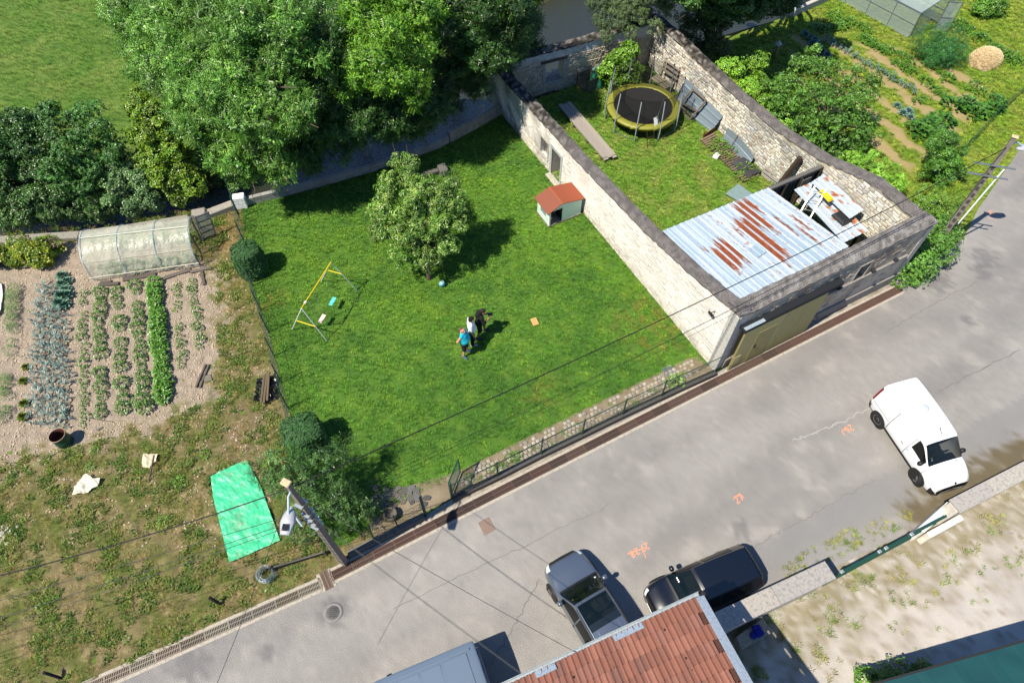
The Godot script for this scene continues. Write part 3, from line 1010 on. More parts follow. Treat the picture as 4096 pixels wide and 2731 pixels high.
	for q in [[Vector3(11.71,.78,.01),Vector3(.15,1.7,.03)],[Vector3(12.63,.78,.01),Vector3(.15,1.7,.03)],[Vector3(12.17,1.64,.012),Vector3(1.1,.17,.034)]]:
		box(s,wt * Transform3D(Basis.IDENTITY,q[0]),q[1],.008)
	obj("door_surround",s,mat.plaster,barn)
	s = stc(Color(.36,.2,.13))
	box(s,wt * Transform3D(Basis(Vector3.UP,.18),Vector3(12.1,.77,-.4)),Vector3(.66,1.5,.04),.006)
	var door := obj("door",s,mat.wood,barn)
	for k in 5:
		s = stc(vary(Color(.4,.22,.14),.08))
		box(s,wt * Transform3D(Basis(Vector3.UP,.18),Vector3(12.1,.77,-.4)) * at(Vector3(-.27 + k * .135,0,.027)),Vector3(.125,1.48,.014),.004)
		obj("plank",s,mat.wood,door)
	s = stc(Color(.7,.68,.63))
	box(s,wt * at(Vector3(12.15,.03,.14)),Vector3(.95,.12,.3),.03)
	obj("doorstep",s,mat.concrete,barn)
	# lawn-side window: stone surround and grey louvred shutter
	s = stc(Color(.66,.65,.62))
	for q in [[Vector3(12.9,1.05,.012),Vector3(.1,1.05,.034)],[Vector3(13.62,1.05,.012),Vector3(.1,1.05,.034)],[Vector3(13.26,1.53,.014),Vector3(.82,.1,.036)],[Vector3(13.26,.57,.03),Vector3(.86,.1,.1)]]:
		box(s,wt * at(q[0]),q[1],.01)
	win = obj("window",s,mat.plaster,barn)
	for k in 8:
		s = stc(vary(Color(.44,.42,.4),.1))
		box(s,wt * Transform3D(Basis(Vector3(1,0,0),.35),Vector3(13.2,.68 + k * .105,-.16)),Vector3(.56,.1,.02),.004)
		obj("slat",s,mat.wood,win)
	s = stc(Color(.4,.38,.36))
	for xx in [12.93,13.5]:
		box(s,wt * at(Vector3(xx,1.05,-.15)),Vector3(.05,.84,.04),.004)
	obj("frame",s,mat.wood,win)
	# sliding gate on its rail
	var gate := Transform3D(Basis.IDENTITY,Vector3(2.42,1.3,.24))
	s = stc(Color(.6,.57,.37))
	box(s,gate,Vector3(3.95,2.5,.05),.01)
	var gp: StandardMaterial3D = mat.paint.duplicate()
	wrap_tex(gp,lib.streak,.6)
	mat.gate_paint = gp
	var g := obj("gate",s,gp,barn)
	for k in 4:
		s = stc(vary(Color(.61,.58,.38),.05))
		box(s,gate * at(Vector3(-1.47 + k * .98,.0,.03)),Vector3(.965,2.46,.016),.004)
		obj("panel",s,gp,g)
	s = stc(Color(.57,.54,.34))
	box(s,gate * at(Vector3(-.75,-.22,.043)),Vector3(.86,1.96,.016),.004)
	obj("wicket_door",s,gp,g)
	s = stc(Color(.12,.11,.1))
	box(s,gate * at(Vector3(-1.05,-.18,.06)),Vector3(.07,.2,.04),.01)
	obj("lock",s,mat.dull,g)
	s = stc(Color(.64,.62,.42))
	box(s,gate * at(Vector3(-1.78,-.62,.05)),Vector3(.3,.5,.02),.004)
	obj("patch_plate",s,mat.paint,g)
	s = stc(Color(.1,.11,.13))
	box(s,at(Vector3(2.7,2.68,.13)),Vector3(4.7,.2,.3),.03)
	obj("gate_rail",s,mat.dull,barn)
	s = stc(Color(.66,.72,.76))
	box(s,at(Vector3(.82,2.79,.22)),Vector3(.9,.025,.14),.005)
	obj("rail_cover",s,mat.zinc,barn)
	s = stc(Color(.2,.2,.2))
	tube(s,[Vector3(4.6,.75,.16),Vector3(4.75,.75,.24),Vector3(4.75,.45,.24),Vector3(4.6,.45,.16)],.018,6)
	obj("gate_stop",s,mat.dull,barn)
	s = stc(Color(.16,.16,.18))
	for q in [Vector3(5.3,2.05,.08),Vector3(7.1,2.05,.08),Vector3(8.3,2.05,.08)]:
		box(s,at(q),Vector3(.14,.1,.16),.01)
	obj("bracket",s,mat.dull,barn)
	var fl := thing("flood_lamp","small black flood lamp on a bracket high on the barn wall above the lawn corner","lamp",barn_point(Vector3(-.02,2.72,-.95)),BARN_TURN)
	s = stc(Color(.1,.1,.1))
	box(s,Transform3D(Basis(Vector3(0,0,1),.5),Vector3(-.2,-.02,0)),Vector3(.1,.16,.2),.02)
	obj("lamp_head",s,mat.dull,fl)
	s = stc(Color(.3,.27,.2))
	bar(s,Vector3(0,0,0),Vector3(-.17,.03,0),.03,.03)
	obj("bracket",s,mat.dull,fl)
	build_shed()
# ribbed sheet metal: x across the ribs,z down the slope; corners a b c d in order
func ribbed(s: SurfaceTool,a: Vector3,b: Vector3,c: Vector3,d: Vector3,pitch: float,deep: float,tint: Callable,cells := 24):
	var wide := (b - a).length()
	var n := maxi(1,int(round(wide / pitch)))
	var up := (b - a).cross(d - a).normalized()
	if up.y < 0:
		up = -up
	var offs := [[.0,.0],[.12,.0],[.24,.0],[.36,.0],[.5,.0],[.62,.0],[.72,1.0],[.9,1.0]] if cells > 30 else [[.0,.0],[.62,.0],[.72,1.0],[.9,1.0]]
	var us := []
	for i in n:
		for o in offs:
			us.append([(i + o[0]) / n,o[1]])
	us.append([1.0,.0])
	for i in us.size() - 1:
		for j in cells:
			var f0 := float(j) / cells
			var f1 := float(j + 1) / cells
			var q := []
			for k in [[us[i],f0],[us[i + 1],f0],[us[i + 1],f1],[us[i],f1]]:
				var u: float = k[0][0]
				q.append([a.lerp(b,u).lerp(d.lerp(c,u),k[1]) + up * deep * k[0][1],Vector2(u,k[1])])
			s.set_smooth_group(-1)
			for k in [0,1,2,0,2,3]:
				s.set_color(tint.call(q[k][1]))
				s.add_vertex(q[k][0])
func build_shed():
	var shed := thing("lean_to_shed","wide lean-to roof of pale sheet metal streaked with orange rust inside the barn","shed",BARN_AT,BARN_TURN)
	var zinc := Color(.72,.78,.83)
	var rust := Color(.66,.36,.21)
	var spots := {2: [.3,.37],3: [.4,.73],4: [.35,.72],5: [.31,.69],8: [.3,.4],9: [.24,.88],10: [.2,.8],11: [.04,.44],12: [.0,.5],13: [.0,.24],14: [.34,.62],15: [.56,.84],16: [.42,.7]}
	var tint := func(u: Vector2) -> Color:
		var x := u.x * 18.0
		var k := int(floor(x + .001))
		var inner := x - k
		var n := n2(Vector2(u.x * 90.0,u.y * 4.0),1.0,3.0)
		var n3 := n2(Vector2(u.x * 70.0,u.y * 26.0),1.0,13.0)
		var c := zinc.lerp(Color(.64,.72,.78),clampf(n2(Vector2(floor(x / 3.0),3.0),3.1) * 1.2 + .3,0,1))
		c = c.lerp(Color(.86,.9,.93),clampf(n2(Vector2(u.x * 40.0,u.y * 1.5),1.0,23.0) * 1.4,0,.6))
		if spots.has(k) and inner < .72:
			var r: Array = spots[k]
			var e := minf(u.y - r[0] - n * .12,r[1] + n * .16 + n3 * .08 - u.y)
			if k >= 14:
				e = minf(e,(.2 + n3 * .25 - absf(inner - .3)) * .3)
			var share := smoothstep(-.015,.035,e + n3 * .012)
			return c.lerp(rust.lerp(Color(.5,.27,.17),clampf(.5 + n3,0,1)),share)
		if n3 > .42 and u.x > .35:
			return rust.lerp(zinc,.4)
		return c
	var a := Vector3(.5,2.86,-5.0)
	var b := Vector3(5.75,2.86,-4.92)
	var d := Vector3(.55,3.36,-.58)
	var c := Vector3(5.92,3.3,-.72)
	for k in 6:
		var u0 := k / 6.0
		var u1 := (k + 1) / 6.0 + (.008 if k < 5 else .0)
		var s := stc(zinc)
		var lift := Vector3(0,.006 * (k % 2),0)
		var part := func(u: Vector2) -> Color:
			return tint.call(Vector2(lerpf(u0,u1,u.x),u.y))
		ribbed(s,a.lerp(b,u0) + lift,a.lerp(b,u1) + lift,d.lerp(c,u1) + lift,d.lerp(c,u0) + lift,.29,.03,part,64)
		obj("roof_sheet",s,mat.zinc,shed)
	var s2 := stc(Color(.66,.72,.76))
	ribbed(s2,a.lerp(b,.38).lerp(d.lerp(c,.38),.58) + Vector3(0,.05,0),a.lerp(b,.48).lerp(d.lerp(c,.48),.56) + Vector3(0,.05,0),a.lerp(b,.48).lerp(d.lerp(c,.48),.68) + Vector3(0,.05,0),a.lerp(b,.38).lerp(d.lerp(c,.38),.7) + Vector3(0,.05,0),.29,.03,func(_u): return Color(.64,.72,.77),2)
	obj("patch_sheet",s2,mat.zinc,shed)
	for q in [[Vector3(.62,0,-4.85),2.8],[Vector3(3.2,0,-4.85),2.8],[Vector3(5.6,0,-4.8),2.78],[Vector3(5.7,0,-2.6),2.95],[Vector3(5.75,0,-.9),3.2]]:
		var s := stc(Color(.25,.21,.17))
		box(s,at(q[0] + Vector3(0,q[1] * .5,0)),Vector3(.14,q[1],.14),.01)
		obj("post",s,mat.wood,shed)
	for q in [[a - Vector3(0,.1,-.1),b - Vector3(0,.1,-.1)],[d - Vector3(0,.12,.1),c - Vector3(0,.12,.1)],[b - Vector3(.1,.1,0),c - Vector3(.1,.12,0)]]:
		var s := stc(Color(.28,.24,.19))
		bar(s,q[0],q[1],.1,.14)
		obj("beam",s,mat.wood,shed)
	# timber and metal screen between the shed and the east wall
	var scr := thing("metal_screen","dark ribbed metal screen with timber top rail between shed roof and east wall","screen",BARN_AT,BARN_TURN)
	var p0 := Vector3(5.98,0,-5.12)
	var p1 := Vector3(9.0,0,-5.1)
	s2 = stc(Color(.3,.33,.37))
	ribbed(s2,p0 + Vector3(0,2.42,0),p1 + Vector3(0,2.42,0),p1 + Vector3(0,.9,0),p0 + Vector3(0,.9,0),.2,.03,func(_u): return Color(.32,.36,.4),3)
	obj("sheet",s2,mat.zinc,scr)
	s2 = stc(Color(.42,.41,.39))
	bar(s2,p0 + Vector3(-.2,2.46,.02),p1 + Vector3(0,2.5,.02),.16,.12,.01)
	obj("top_rail",s2,mat.wood,scr)
	for k in 26:
		s2 = stc(Color(.5,.52,.54))
		box(s2,at(p0.lerp(p1,(k + .5) / 26.0) + Vector3(0,2.54,-.06)),Vector3(.05,.09,.012))
		obj("sheet_tip",s2,mat.zinc,scr)
	for xx in [.02,.34,.62,.97]:
		s2 = stc(Color(.2,.18,.16))
		box(s2,at(p0.lerp(p1,xx) + Vector3(0,1.2,.1)),Vector3(.12,2.4,.1),.01)
		obj("post",s2,mat.wood,scr)
	s2 = stc(Color(.5,.51,.5))
	box(s2,at(p0.lerp(p1,.7) + Vector3(0,2.05,.17)),Vector3(.5,.55,.03),.005)
	obj("hatch",s2,mat.zinc,scr)
	# two low roofs of sheets behind it
	var low := thing("low_sheet_roof","lower of two narrow pale metal roofs, bearing a black cover, east of the big shed","roof",BARN_AT,BARN_TURN)
	var plain := func(u: Vector2) -> Color:
		var n := n2(u * 9.0,1.0,5.0)
		return rust if n > .34 and u.x > .25 else Color(.74,.79,.83)
	s2 = stc(zinc)
	ribbed(s2,Vector3(7.35,2.12,-4.82),Vector3(8.5,2.2,-4.75),Vector3(8.5,2.05,-1.6),Vector3(7.2,1.96,-1.62),.29,.025,plain,20)
	obj("roof_sheet",s2,mat.zinc,low)
	for q in [Vector3(7.4,0,-4.6),Vector3(8.35,0,-1.8),Vector3(7.35,0,-1.8)]:
		s2 = stc(Color(.24,.2,.16))
		box(s2,at(q + Vector3(0,.98,0)),Vector3(.12,1.96,.12),.01)
		obj("post",s2,mat.wood,low)
	var hi := thing("high_sheet_roof","upper of two narrow pale metal roofs, against the stone wall with small rust spots","roof",BARN_AT,BARN_TURN)
	s2 = stc(zinc)
	ribbed(s2,Vector3(7.98,2.42,-4.62),Vector3(8.75,2.5,-4.7),Vector3(8.75,2.44,-2.35),Vector3(7.98,2.34,-2.3),.29,.025,plain,20)
	obj("roof_sheet",s2,mat.zinc,hi)
	for q in [Vector3(8.1,2.2,-4.5),Vector3(8.1,2.18,-2.5)]:
		s2 = stc(Color(.24,.2,.16))
		box(s2,at(q + Vector3(0,.04,0)),Vector3(.1,.24,.1))
		obj("prop",s2,mat.wood,hi)
func yard(called: String,label: String,category: String,p: Vector3,turn := .0,group := "") -> Node3D:
	return thing(called,label,category,barn_point(p),BARN_TURN + turn,group)
func plank_mesh(size: Vector3,bevel := .006) -> ArrayMesh:
	var s := stc(Color.WHITE)
	box(s,Transform3D.IDENTITY,size,bevel)
	s.generate_normals()
	return s.commit()
func wood_mat(c: Color) -> StandardMaterial3D:
	var key := "wood_%d_%d_%d" % [int(c.r * 40),int(c.g * 40),int(c.b * 40)]
	if not mat.has(key):
		var m: StandardMaterial3D = mat.wood.duplicate()
		m.albedo_color = c
		m.vertex_color_use_as_albedo = false
		mat[key] = m
	return mat[key]
func part_box(parent: Node,called: String,t: Transform3D,size: Vector3,m: Material,bevel := .006) -> MeshInstance3D:
	var o := mesh_node(called,plank_mesh(size,bevel),m,parent)
	o.transform = t
	return o
func part_tube(parent: Node,called: String,pts: Array,r,c: Color,m: Material,sides := 7) -> MeshInstance3D:
	var s := stc(c)
	tube(s,pts,r,sides)
	return obj(called,s,m,parent)
func build_trampoline():
	var t := yard("trampoline","round black trampoline with an olive yellow rim pad and a net on grey poles","trampoline",Vector3(6.12,0,-13.92))
	var s := stc(Color(.1,.1,.105))
	var y := .78
	lathe(s,Transform3D.IDENTITY,[Vector2(.001,y - .03),Vector2(.8,y - .02),Vector2(1.48,y)],48,false)
	obj("jumping_mat",s,mat.cloth,t)
	for k in 10:
		var a0 := TAU * k / 10.0 + .02
		var rings := []
		for j in 7:
			var a := a0 + (TAU / 10.0 - .006) * j / 6.0
			var d := Vector3(cos(a),0,sin(a))
			var sag := .012 * sin(PI * j / 6.0)
			rings.append(PackedVector3Array([d * 1.45 + Vector3(0,y + .01,0),d * 1.5 + Vector3(0,y + .05,0),d * 1.74 + Vector3(0,y + .055 + sag,0),d * 1.83 + Vector3(0,y + .02,0),d * 1.84 + Vector3(0,y - .13,0),d * 1.78 + Vector3(0,y - .02,0)]))
		s = stc(Color(.5,.5,.2))
		loft(s,rings)
		var pad := obj("rim_pad",s,mat.paint,t)
		if k == 3 or k == 7:
			s = stc(Color(.16,.17,.08))
			var am := a0 + .3
			var d := Vector3(cos(am),0,sin(am))
			box(s,Transform3D(Basis(Vector3.UP,-am - PI / 2),d * 1.62 + Vector3(0,y + .068,0)),Vector3(.22,.003,.035))
			lathe(s,Transform3D(Basis.IDENTITY,Vector3(cos(am + .12),0,sin(am + .12)) * 1.62 + Vector3(0,y + .066,0)),[Vector2(.035,0),Vector2(.03,.003)],10)
			obj("printed_mark",s,mat.dull,pad)
	s = stc(Color(.5,.52,.54))
	var ring := []
	for k in 41:
		ring.append(Vector3(cos(TAU * k / 40.0) * 1.78,y - .03,sin(TAU * k / 40.0) * 1.78))
	tube(s,ring,.028,7,false)
	obj("frame",s,mat.steel,t)
	var tops := []
	for k in 10:
		var a := deg_to_rad(-81.5 + 36.0 * k)
		var d := Vector3(cos(a),0,sin(a))
		tops.append(d * 1.8 + Vector3(0,2.34,0))
		var lo := d * 1.86 + Vector3(0,.0,0)
		var pole := part_tube(t,"pole",[lo,d * 1.92 + Vector3(0,.5,0),d * 1.88 + Vector3(0,1.4,0),d * 1.8 + Vector3(0,2.3,0)],.027,Color(.6,.63,.66),mat.paint)
		s = stc(Color(.05,.05,.05))
		lathe(s,at(d * 1.8 + Vector3(0,2.3,0)),[Vector2(.034,0),Vector2(.034,.07),Vector2(.02,.085)],8)
		obj("cap",s,mat.dull,pole)
	for k in 5:
		var a := deg_to_rad(-81.5 + 72.0 * k)
		var b := a + TAU / 10.0
		part_tube(t,"leg",[Vector3(cos(a),0,sin(a)) * 1.78 + Vector3(0,y - .05,0),Vector3(cos(a),0,sin(a)) * 1.8 + Vector3(0,.04,0),Vector3(cos(b),0,sin(b)) * 1.8 + Vector3(0,.04,0),Vector3(cos(b),0,sin(b)) * 1.78 + Vector3(0,y - .05,0)],.024,Color(.55,.57,.6),mat.steel)
	# the safety net hangs inside the poles
	s = st(false)
	for k in 10:
		var p0: Vector3 = tops[k]
		var p1: Vector3 = tops[(k + 1) % 10]
		for j in 4:
			var f0 := j / 4.0
			var f1 := (j + 1) / 4.0
			var q0 := p0.lerp(p1,f0) - Vector3(0,sin(PI * f0) * .08,0)
			var q1 := p0.lerp(p1,f1) - Vector3(0,sin(PI * f1) * .08,0)
			var b0 := Vector3(q0.x,0,q0.z).normalized() * 1.5 + Vector3(0,y + .02,0)
			var b1 := Vector3(q1.x,0,q1.z).normalized() * 1.5 + Vector3(0,y + .02,0)
			quad(s,b0,b1,q1 * Vector3(.97,1,.97),q0 * Vector3(.97,1,.97))
	obj("safety_net",s,mat.net,t)
	for k in 10:
		var p0: Vector3 = tops[k]
		var p1: Vector3 = tops[(k + 1) % 10]
		part_tube(t,"net_rope",[p0,p0.lerp(p1,.5) - Vector3(0,.09,0),p1],.008,Color(.06,.06,.06),mat.dull,5)
	for k in 2:
		part_tube(t,"ladder_rail",[Vector3(-.95 + k * .3,.75,1.72 + k * .14),Vector3(-1.0 + k * .3,.02,2.02 + k * .14)],.016,Color(.42,.3,.24),mat.steel)
	for k in 2:
		part_tube(t,"ladder_rung",[Vector3(-.97,.25 + k * .24,1.92 - k * .1),Vector3(-.67,.25 + k * .24,2.06 - k * .1)],.014,Color(.42,.3,.24),mat.steel)
	var p := yard("paper_notice","white paper notice hanging on the trampoline net by its opening","notice",Vector3(5.72,.95,-12.42),.25)
	part_box(p,"sheet",Transform3D(Basis(Vector3(1,0,0),-.35),Vector3(0,.1,.06)),Vector3(.26,.42,.006),mat.cloth,.002)
	part_tube(p,"cord",[Vector3(.0,.3,.1),Vector3(.1,.85,.1),Vector3(.12,1.32,.16)],.009,Color(.45,.5,.42),mat.dull,5)
	part_tube(p,"cord",[Vector3(.05,.3,.1),Vector3(.0,.1,.3),Vector3(-.05,-.1,.25)],.009,Color(.45,.5,.42),mat.dull,5)
func build_barn_yard():
	build_trampoline()
	# stack of long boards by the west wall
	var pl := yard("board_stack","long stack of weathered grey boards lying inside the west barn wall","board stack",Vector3(3.03,0,-14.27))
	var a := Vector3(3.12,0,-16.7)
	var b := Vector3(2.98,0,-12.17)
	var mid := (a + b) * .5
	var d := (b - a)
	var yaw := atan2(d.x,d.z)
	pl.rotation.y = BARN_TURN + yaw
	for layer in 2:
		for k in 3:
			var sh := rr(-.12,.12)
			part_box(pl,"board",Transform3D(Basis(Vector3.UP,rr(-.006,.006)),Vector3(-.23 + k * .235,.2 + layer * .05,sh)),Vector3(.228,.045,d.length()),wood_mat(vary(Color(.66,.63,.58),.06)))
	for k in 4:
		part_box(pl,"bearer",at(Vector3(0,.09,-d.length() * .45 + k * d.length() * .3)),Vector3(.72,.18,.1),wood_mat(Color(.36,.31,.26)))
	# crate and compost bin by the north wall
	var cr := yard("slatted_crate","open grey wooden slatted crate against the north barn wall","crate",Vector3(5.09,0,-17.43),.1)
	for k in 4:
		var yy := .1 + k * .19
		for side in [Vector3(0,yy,.42),Vector3(0,yy,-.42)]:
			part_box(cr,"slat",at(side),Vector3(.86,.16,.025),wood_mat(vary(Color(.5,.46,.4),.1)))
		for side in [Vector3(.42,yy,0),Vector3(-.42,yy,0)]:
			part_box(cr,"slat",Transform3D(Basis(Vector3.UP,PI / 2),side),Vector3(.82,.16,.025),wood_mat(vary(Color(.5,.46,.4),.1)))
	for q in [Vector3(.4,.38,.4),Vector3(-.4,.38,.4),Vector3(.4,.38,-.4),Vector3(-.4,.38,-.4)]:
		part_box(cr,"post",at(q),Vector3(.07,.78,.07),wood_mat(Color(.4,.36,.31)))
	var cb := yard("compost_bin","green plastic compost bin with a grey-green lid between the crate and a shrub","compost bin",Vector3(5.77,0,-17.37),.15)
	var s := stc(Color(.16,.4,.31))
	loft(s,[bin_ring(.44,.02),bin_ring(.42,.3),bin_ring(.35,.82)],true,false)
	obj("body",s,mat.paint,cb)
	s = stc(Color(.36,.46,.42))
	loft(s,[bin_ring(.37,.82),bin_ring(.37,.88),bin_ring(.28,.96)],true,false)
	obj("lid",s,mat.paint,cb)
	for k in 4:
		part_box(cb,"rib",Transform3D(Basis(Vector3.UP,k * PI / 2) * Basis(Vector3(1,0,0),-.1),Basis(Vector3.UP,k * PI / 2) * Vector3(0,.42,.405)),Vector3(.5,.03,.03),mat.green_paint)
	var sh := yard("grey_shutter","dark grey slatted shutter leaning upright on the north barn wall behind the crate","shutter",Vector3(4.55,0,-18.3),-.1)
	for k in 9:
		part_box(sh,"slat",Transform3D(Basis(Vector3(1,0,0),-.1),Vector3(0,.1 + k * .14,.1 - k * .012)),Vector3(.78,.13,.025),wood_mat(vary(Color(.24,.24,.24),.1)))
	part_box(sh,"brace",Transform3D(Basis(Vector3(1,0,0),-.1),Vector3(0,.66,.09)),Vector3(.08,1.2,.03),wood_mat(Color(.2,.2,.2)))
	# old bench tipped against the east wall
	var bn := yard("old_bench","old grey wooden bench with slatted seat and back propped by the east wall","bench",Vector3(8.42,0,-15.4),-PI / 2 + .12)
	var gw := wood_mat(Color(.47,.43,.37))
	for x in [-.5,.5]:
		var s2 := stc(Color.WHITE)
		bar(s2,Vector3(x,0,.42),Vector3(x,.5,.3),.07,.07)
		bar(s2,Vector3(x,0,-.28),Vector3(x,1.4,-.5),.07,.07)
		bar(s2,Vector3(x,.45,.36),Vector3(x,.5,-.36),.06,.07)
		obj("side_frame",s2,gw,bn)
	for k in 3:
		part_box(bn,"seat_slat",at(Vector3(0,.52,.28 - k * .2)),Vector3(1.16,.03,.15),wood_mat(vary(Color(.6,.56,.5),.08)))
	for k in 3:
		part_box(bn,"back_slat",Transform3D(Basis(Vector3(1,0,0),-.16),Vector3(0,.82 + k * .24,-.38 - k * .035)),Vector3(1.16,.12,.03),wood_mat(vary(Color(.62,.58,.52),.08)))
	# leaning sheets of ribbed metal
	var steel_blue := func(_u): return Color(.5,.56,.6)
	var ls := yard("leaning_metal_sheet","ribbed grey metal sheet leaning on the east wall, end nearest the brown board","metal sheet",Vector3.ZERO)
	s = stc(Color.WHITE)
	ribbed(s,Vector3(8.98,.98,-12.75),Vector3(8.45,.02,-12.85),Vector3(8.62,.02,-11.35),Vector3(9.0,.92,-11.25),.36,.03,steel_blue,4)
	obj("sheet",s,mat.zinc,ls)
	ls = yard("leaning_metal_sheet","ribbed grey metal sheet leaning on the east wall behind the timber frame","metal sheet",Vector3.ZERO)
	s = stc(Color.WHITE)
	ribbed(s,Vector3(8.98,1.15,-14.35),Vector3(8.62,.02,-14.4),Vector3(8.62,.02,-12.8),Vector3(8.98,1.1,-12.75),.36,.03,steel_blue,4)
	obj("sheet",s,mat.zinc,ls)
	ls = yard("curved_metal_sheet","bowed grey metal sheet standing on edge between the pallets and the east wall","metal sheet",Vector3.ZERO)
	s = stc(Color(.52,.58,.62))
	var r0 := PackedVector3Array()
	var prev := []
	for k in 13:
		var f := k / 12.0
		var x := 8.86 - sin(PI * f) * .02 - f * .02
		var z := lerpf(-10.62,-8.5,f)
		var topy := .72 + sin(PI * f) * .12 - f * f * .2
		var row := [Vector3(x - .16,.02,z),Vector3(x - .06,topy * .5,z),Vector3(x - .04,topy * .52,z),Vector3(x,topy,z)]
		if k:
			s.set_smooth_group(-1)
			for j in 3:
				quad(s,prev[j],row[j],row[j + 1],prev[j + 1])
		prev = row
	obj("sheet",s,mat.zinc,ls)
	part_tube(ls,"rod",[Vector3(8.55,.02,-9.9),Vector3(8.72,.45,-9.85),Vector3(8.82,.95,-9.8)],.014,Color(.35,.2,.15),mat.dull,5)
	ls = yard("fallen_metal_sheet","bent grey-green metal sheet lying on the grass at the shed roof corner","metal sheet",Vector3.ZERO)
	s = stc(Color.WHITE)
	ribbed(s,Vector3(6.4,.12,-7.45),Vector3(7.2,.3,-7.55),Vector3(7.36,.28,-6.75),Vector3(6.68,.1,-6.6),.27,.03,func(_u): return Color(.5,.58,.58),3)
	obj("sheet",s,mat.zinc,ls)
	var fr := yard("timber_frame","empty grey timber frame leaning beside the trampoline","frame",Vector3.ZERO)
	var fa := Vector3(8.78,1.12,-13.5)
	var fb := Vector3(8.8,1.12,-12.42)
	var fc := Vector3(8.22,.04,-12.62)
	var fd := Vector3(8.3,.04,-13.75)
	for e in [[fa,fb],[fb,fc],[fc,fd],[fd,fa]]:
		s = stc(Color.WHITE)
		bar(s,e[0],e[1],.1,.06,.006)
		obj("rail",s,wood_mat(vary(Color(.5,.46,.4),.08)),fr)
	s = stc(Color.WHITE)
	bar(s,fd.lerp(fa,.25),fc.lerp(fb,.45),.16,.03,.006)
	bar(s,fd.lerp(fa,.12),fc.lerp(fb,.16),.12,.03,.006)
	obj("loose_board",s,wood_mat(Color(.36,.33,.29)),fr)
	var bb := yard("brown_board","rusty brown board standing on edge at the head of the pallets","board",Vector3(8.35,0,-11.2),.26)
	part_box(bb,"panel",Transform3D(Basis(Vector3(1,0,0),-.1),Vector3(0,.15,0)),Vector3(.95,.3,.04),wood_mat(Color(.42,.23,.15)))
	for x in [-.44,.44]:
		part_box(bb,"end_post",at(Vector3(x,.2,-.04)),Vector3(.04,.4,.04),wood_mat(Color(.38,.2,.14)))
	# pallets laid end to end
	var desc := ["grey pallet next to the brown board, weeds between its slats","grey pallet in the middle of the row along the east wall","grey pallet under the slipped roof slates"]
	for k in 3:
		var p := yard("pallet",desc[k],"pallet",Vector3(8.15,0,-10.55 + k * 1.16),.06 - k * .05,"pallets laid along the east wall")
		for j in 8:
			part_box(p,"slat",Transform3D(Basis(Vector3.UP,rr(-.05,.05)),Vector3(rr(-.03,.03),.135,-.5 + j * .145)),Vector3(.85 + rr(0,.12),.022,.098),wood_mat(vary(Color(.49,.43,.35),.14)))
		for x in [-.38,.0,.38]:
			part_box(p,"stringer",at(Vector3(x,.06,.0)),Vector3(.08,.12,1.12),wood_mat(Color(.34,.29,.24)))
	var rows := ["far","middle","near"]
	for k in 3:
		for j in 3:
			var sl := yard("roof_slate","dark slate lying tilted on the last pallet, %s row" % rows[k],"slate",Vector3(8.08 + j * .27,.15,-8.75 + k * .42),rr(-.1,.1) + .3,"slipped slates on the pallet")
			part_box(sl,"slab",Transform3D(Basis(Vector3(0,0,1),[.3,-.05,-.3][j]),Vector3(0,.08 + (.04 if j == 1 else .0),0)),Vector3(.3,.014,.4),wood_mat(vary(Color(.25,.24,.26),.12)),.003)
	var lp := yard("leaning_pallet","pale grey slatted board panel leaning on the wall foot by the dark beam","pallet",Vector3(8.98,0,-7.3),-PI / 2 + .1)
	for k in 4:
		part_box(lp,"slat",Transform3D(Basis(Vector3(1,0,0),-.5),Vector3(0,.08 + k * .14,.12 - k * .08)),Vector3(.95,.13,.02),wood_mat(vary(Color(.6,.58,.54),.06)))
	var bm := yard("dark_beam","dark old square beam leaning up on the east wall beside the metal screen","beam",Vector3.ZERO)
	s = stc(Color.WHITE)
	bar(s,Vector3(8.35,.0,-6.45),Vector3(8.85,2.25,-6.15),.2,.2,.015)
	obj("timber",s,wood_mat(Color(.27,.21,.17)),bm)
	var rb := yard("stone_block","pale flat stone block lying beside the pallets","stone",Vector3(7.7,0,-9.75),.4)
	part_box(rb,"block",at(Vector3(0,.08,0)),Vector3(.36,.16,.26),mat.concrete,.03)
	# clutter between the shed and the low roofs
	var ld := yard("aluminium_ladder","aluminium ladder propped between the shed and the low metal roof","ladder",Vector3.ZERO)
	for x in [.0,.36]:
		s = stc(Color(.72,.73,.72))
		bar(s,Vector3(6.3 + x,1.3,-3.5 + x * .9),Vector3(7.6 + x,2.75,-4.15 + x * .9),.05,.025)
		obj("rail",s,mat.steel,ld)
	for k in 5:
		s = stc(Color(.7,.71,.7))
		var f := .1 + k * .2
		tube(s,[Vector3(6.3,1.3,-3.5).lerp(Vector3(7.6,2.75,-4.15),f),Vector3(6.66,1.3,-3.18).lerp(Vector3(7.96,2.75,-3.83),f)],.016,6)
		obj("rung",s,mat.steel,ld)
	var ty := yard("old_tyre","dusty black tyre on its wheel lying under the metal screen","tyre",Vector3(6.75,.55,-4.6),.0)
	s = stc(Color(.16,.15,.15))
	lathe(s,Transform3D(Basis(Vector3(1,0,0),.3),Vector3.ZERO),[Vector2(.17,-.08),Vector2(.27,-.1),Vector2(.31,-.05),Vector2(.31,.05),Vector2(.27,.1),Vector2(.17,.08),Vector2(.17,-.08)],20,false)
	obj("tread",s,mat.rubber,ty)
	s = stc(Color(.3,.29,.28))
	lathe(s,Transform3D(Basis(Vector3(1,0,0),.3),Vector3.ZERO),[Vector2(.17,.06),Vector2(.1,.02),Vector2(.05,.05)],16)
	obj("rim",s,mat.steel,ty)
	var yb := yard("yellow_board","bright yellow flat box lying between the two low metal roofs","box",Vector3(7.86,2.5,-3.65),.0)
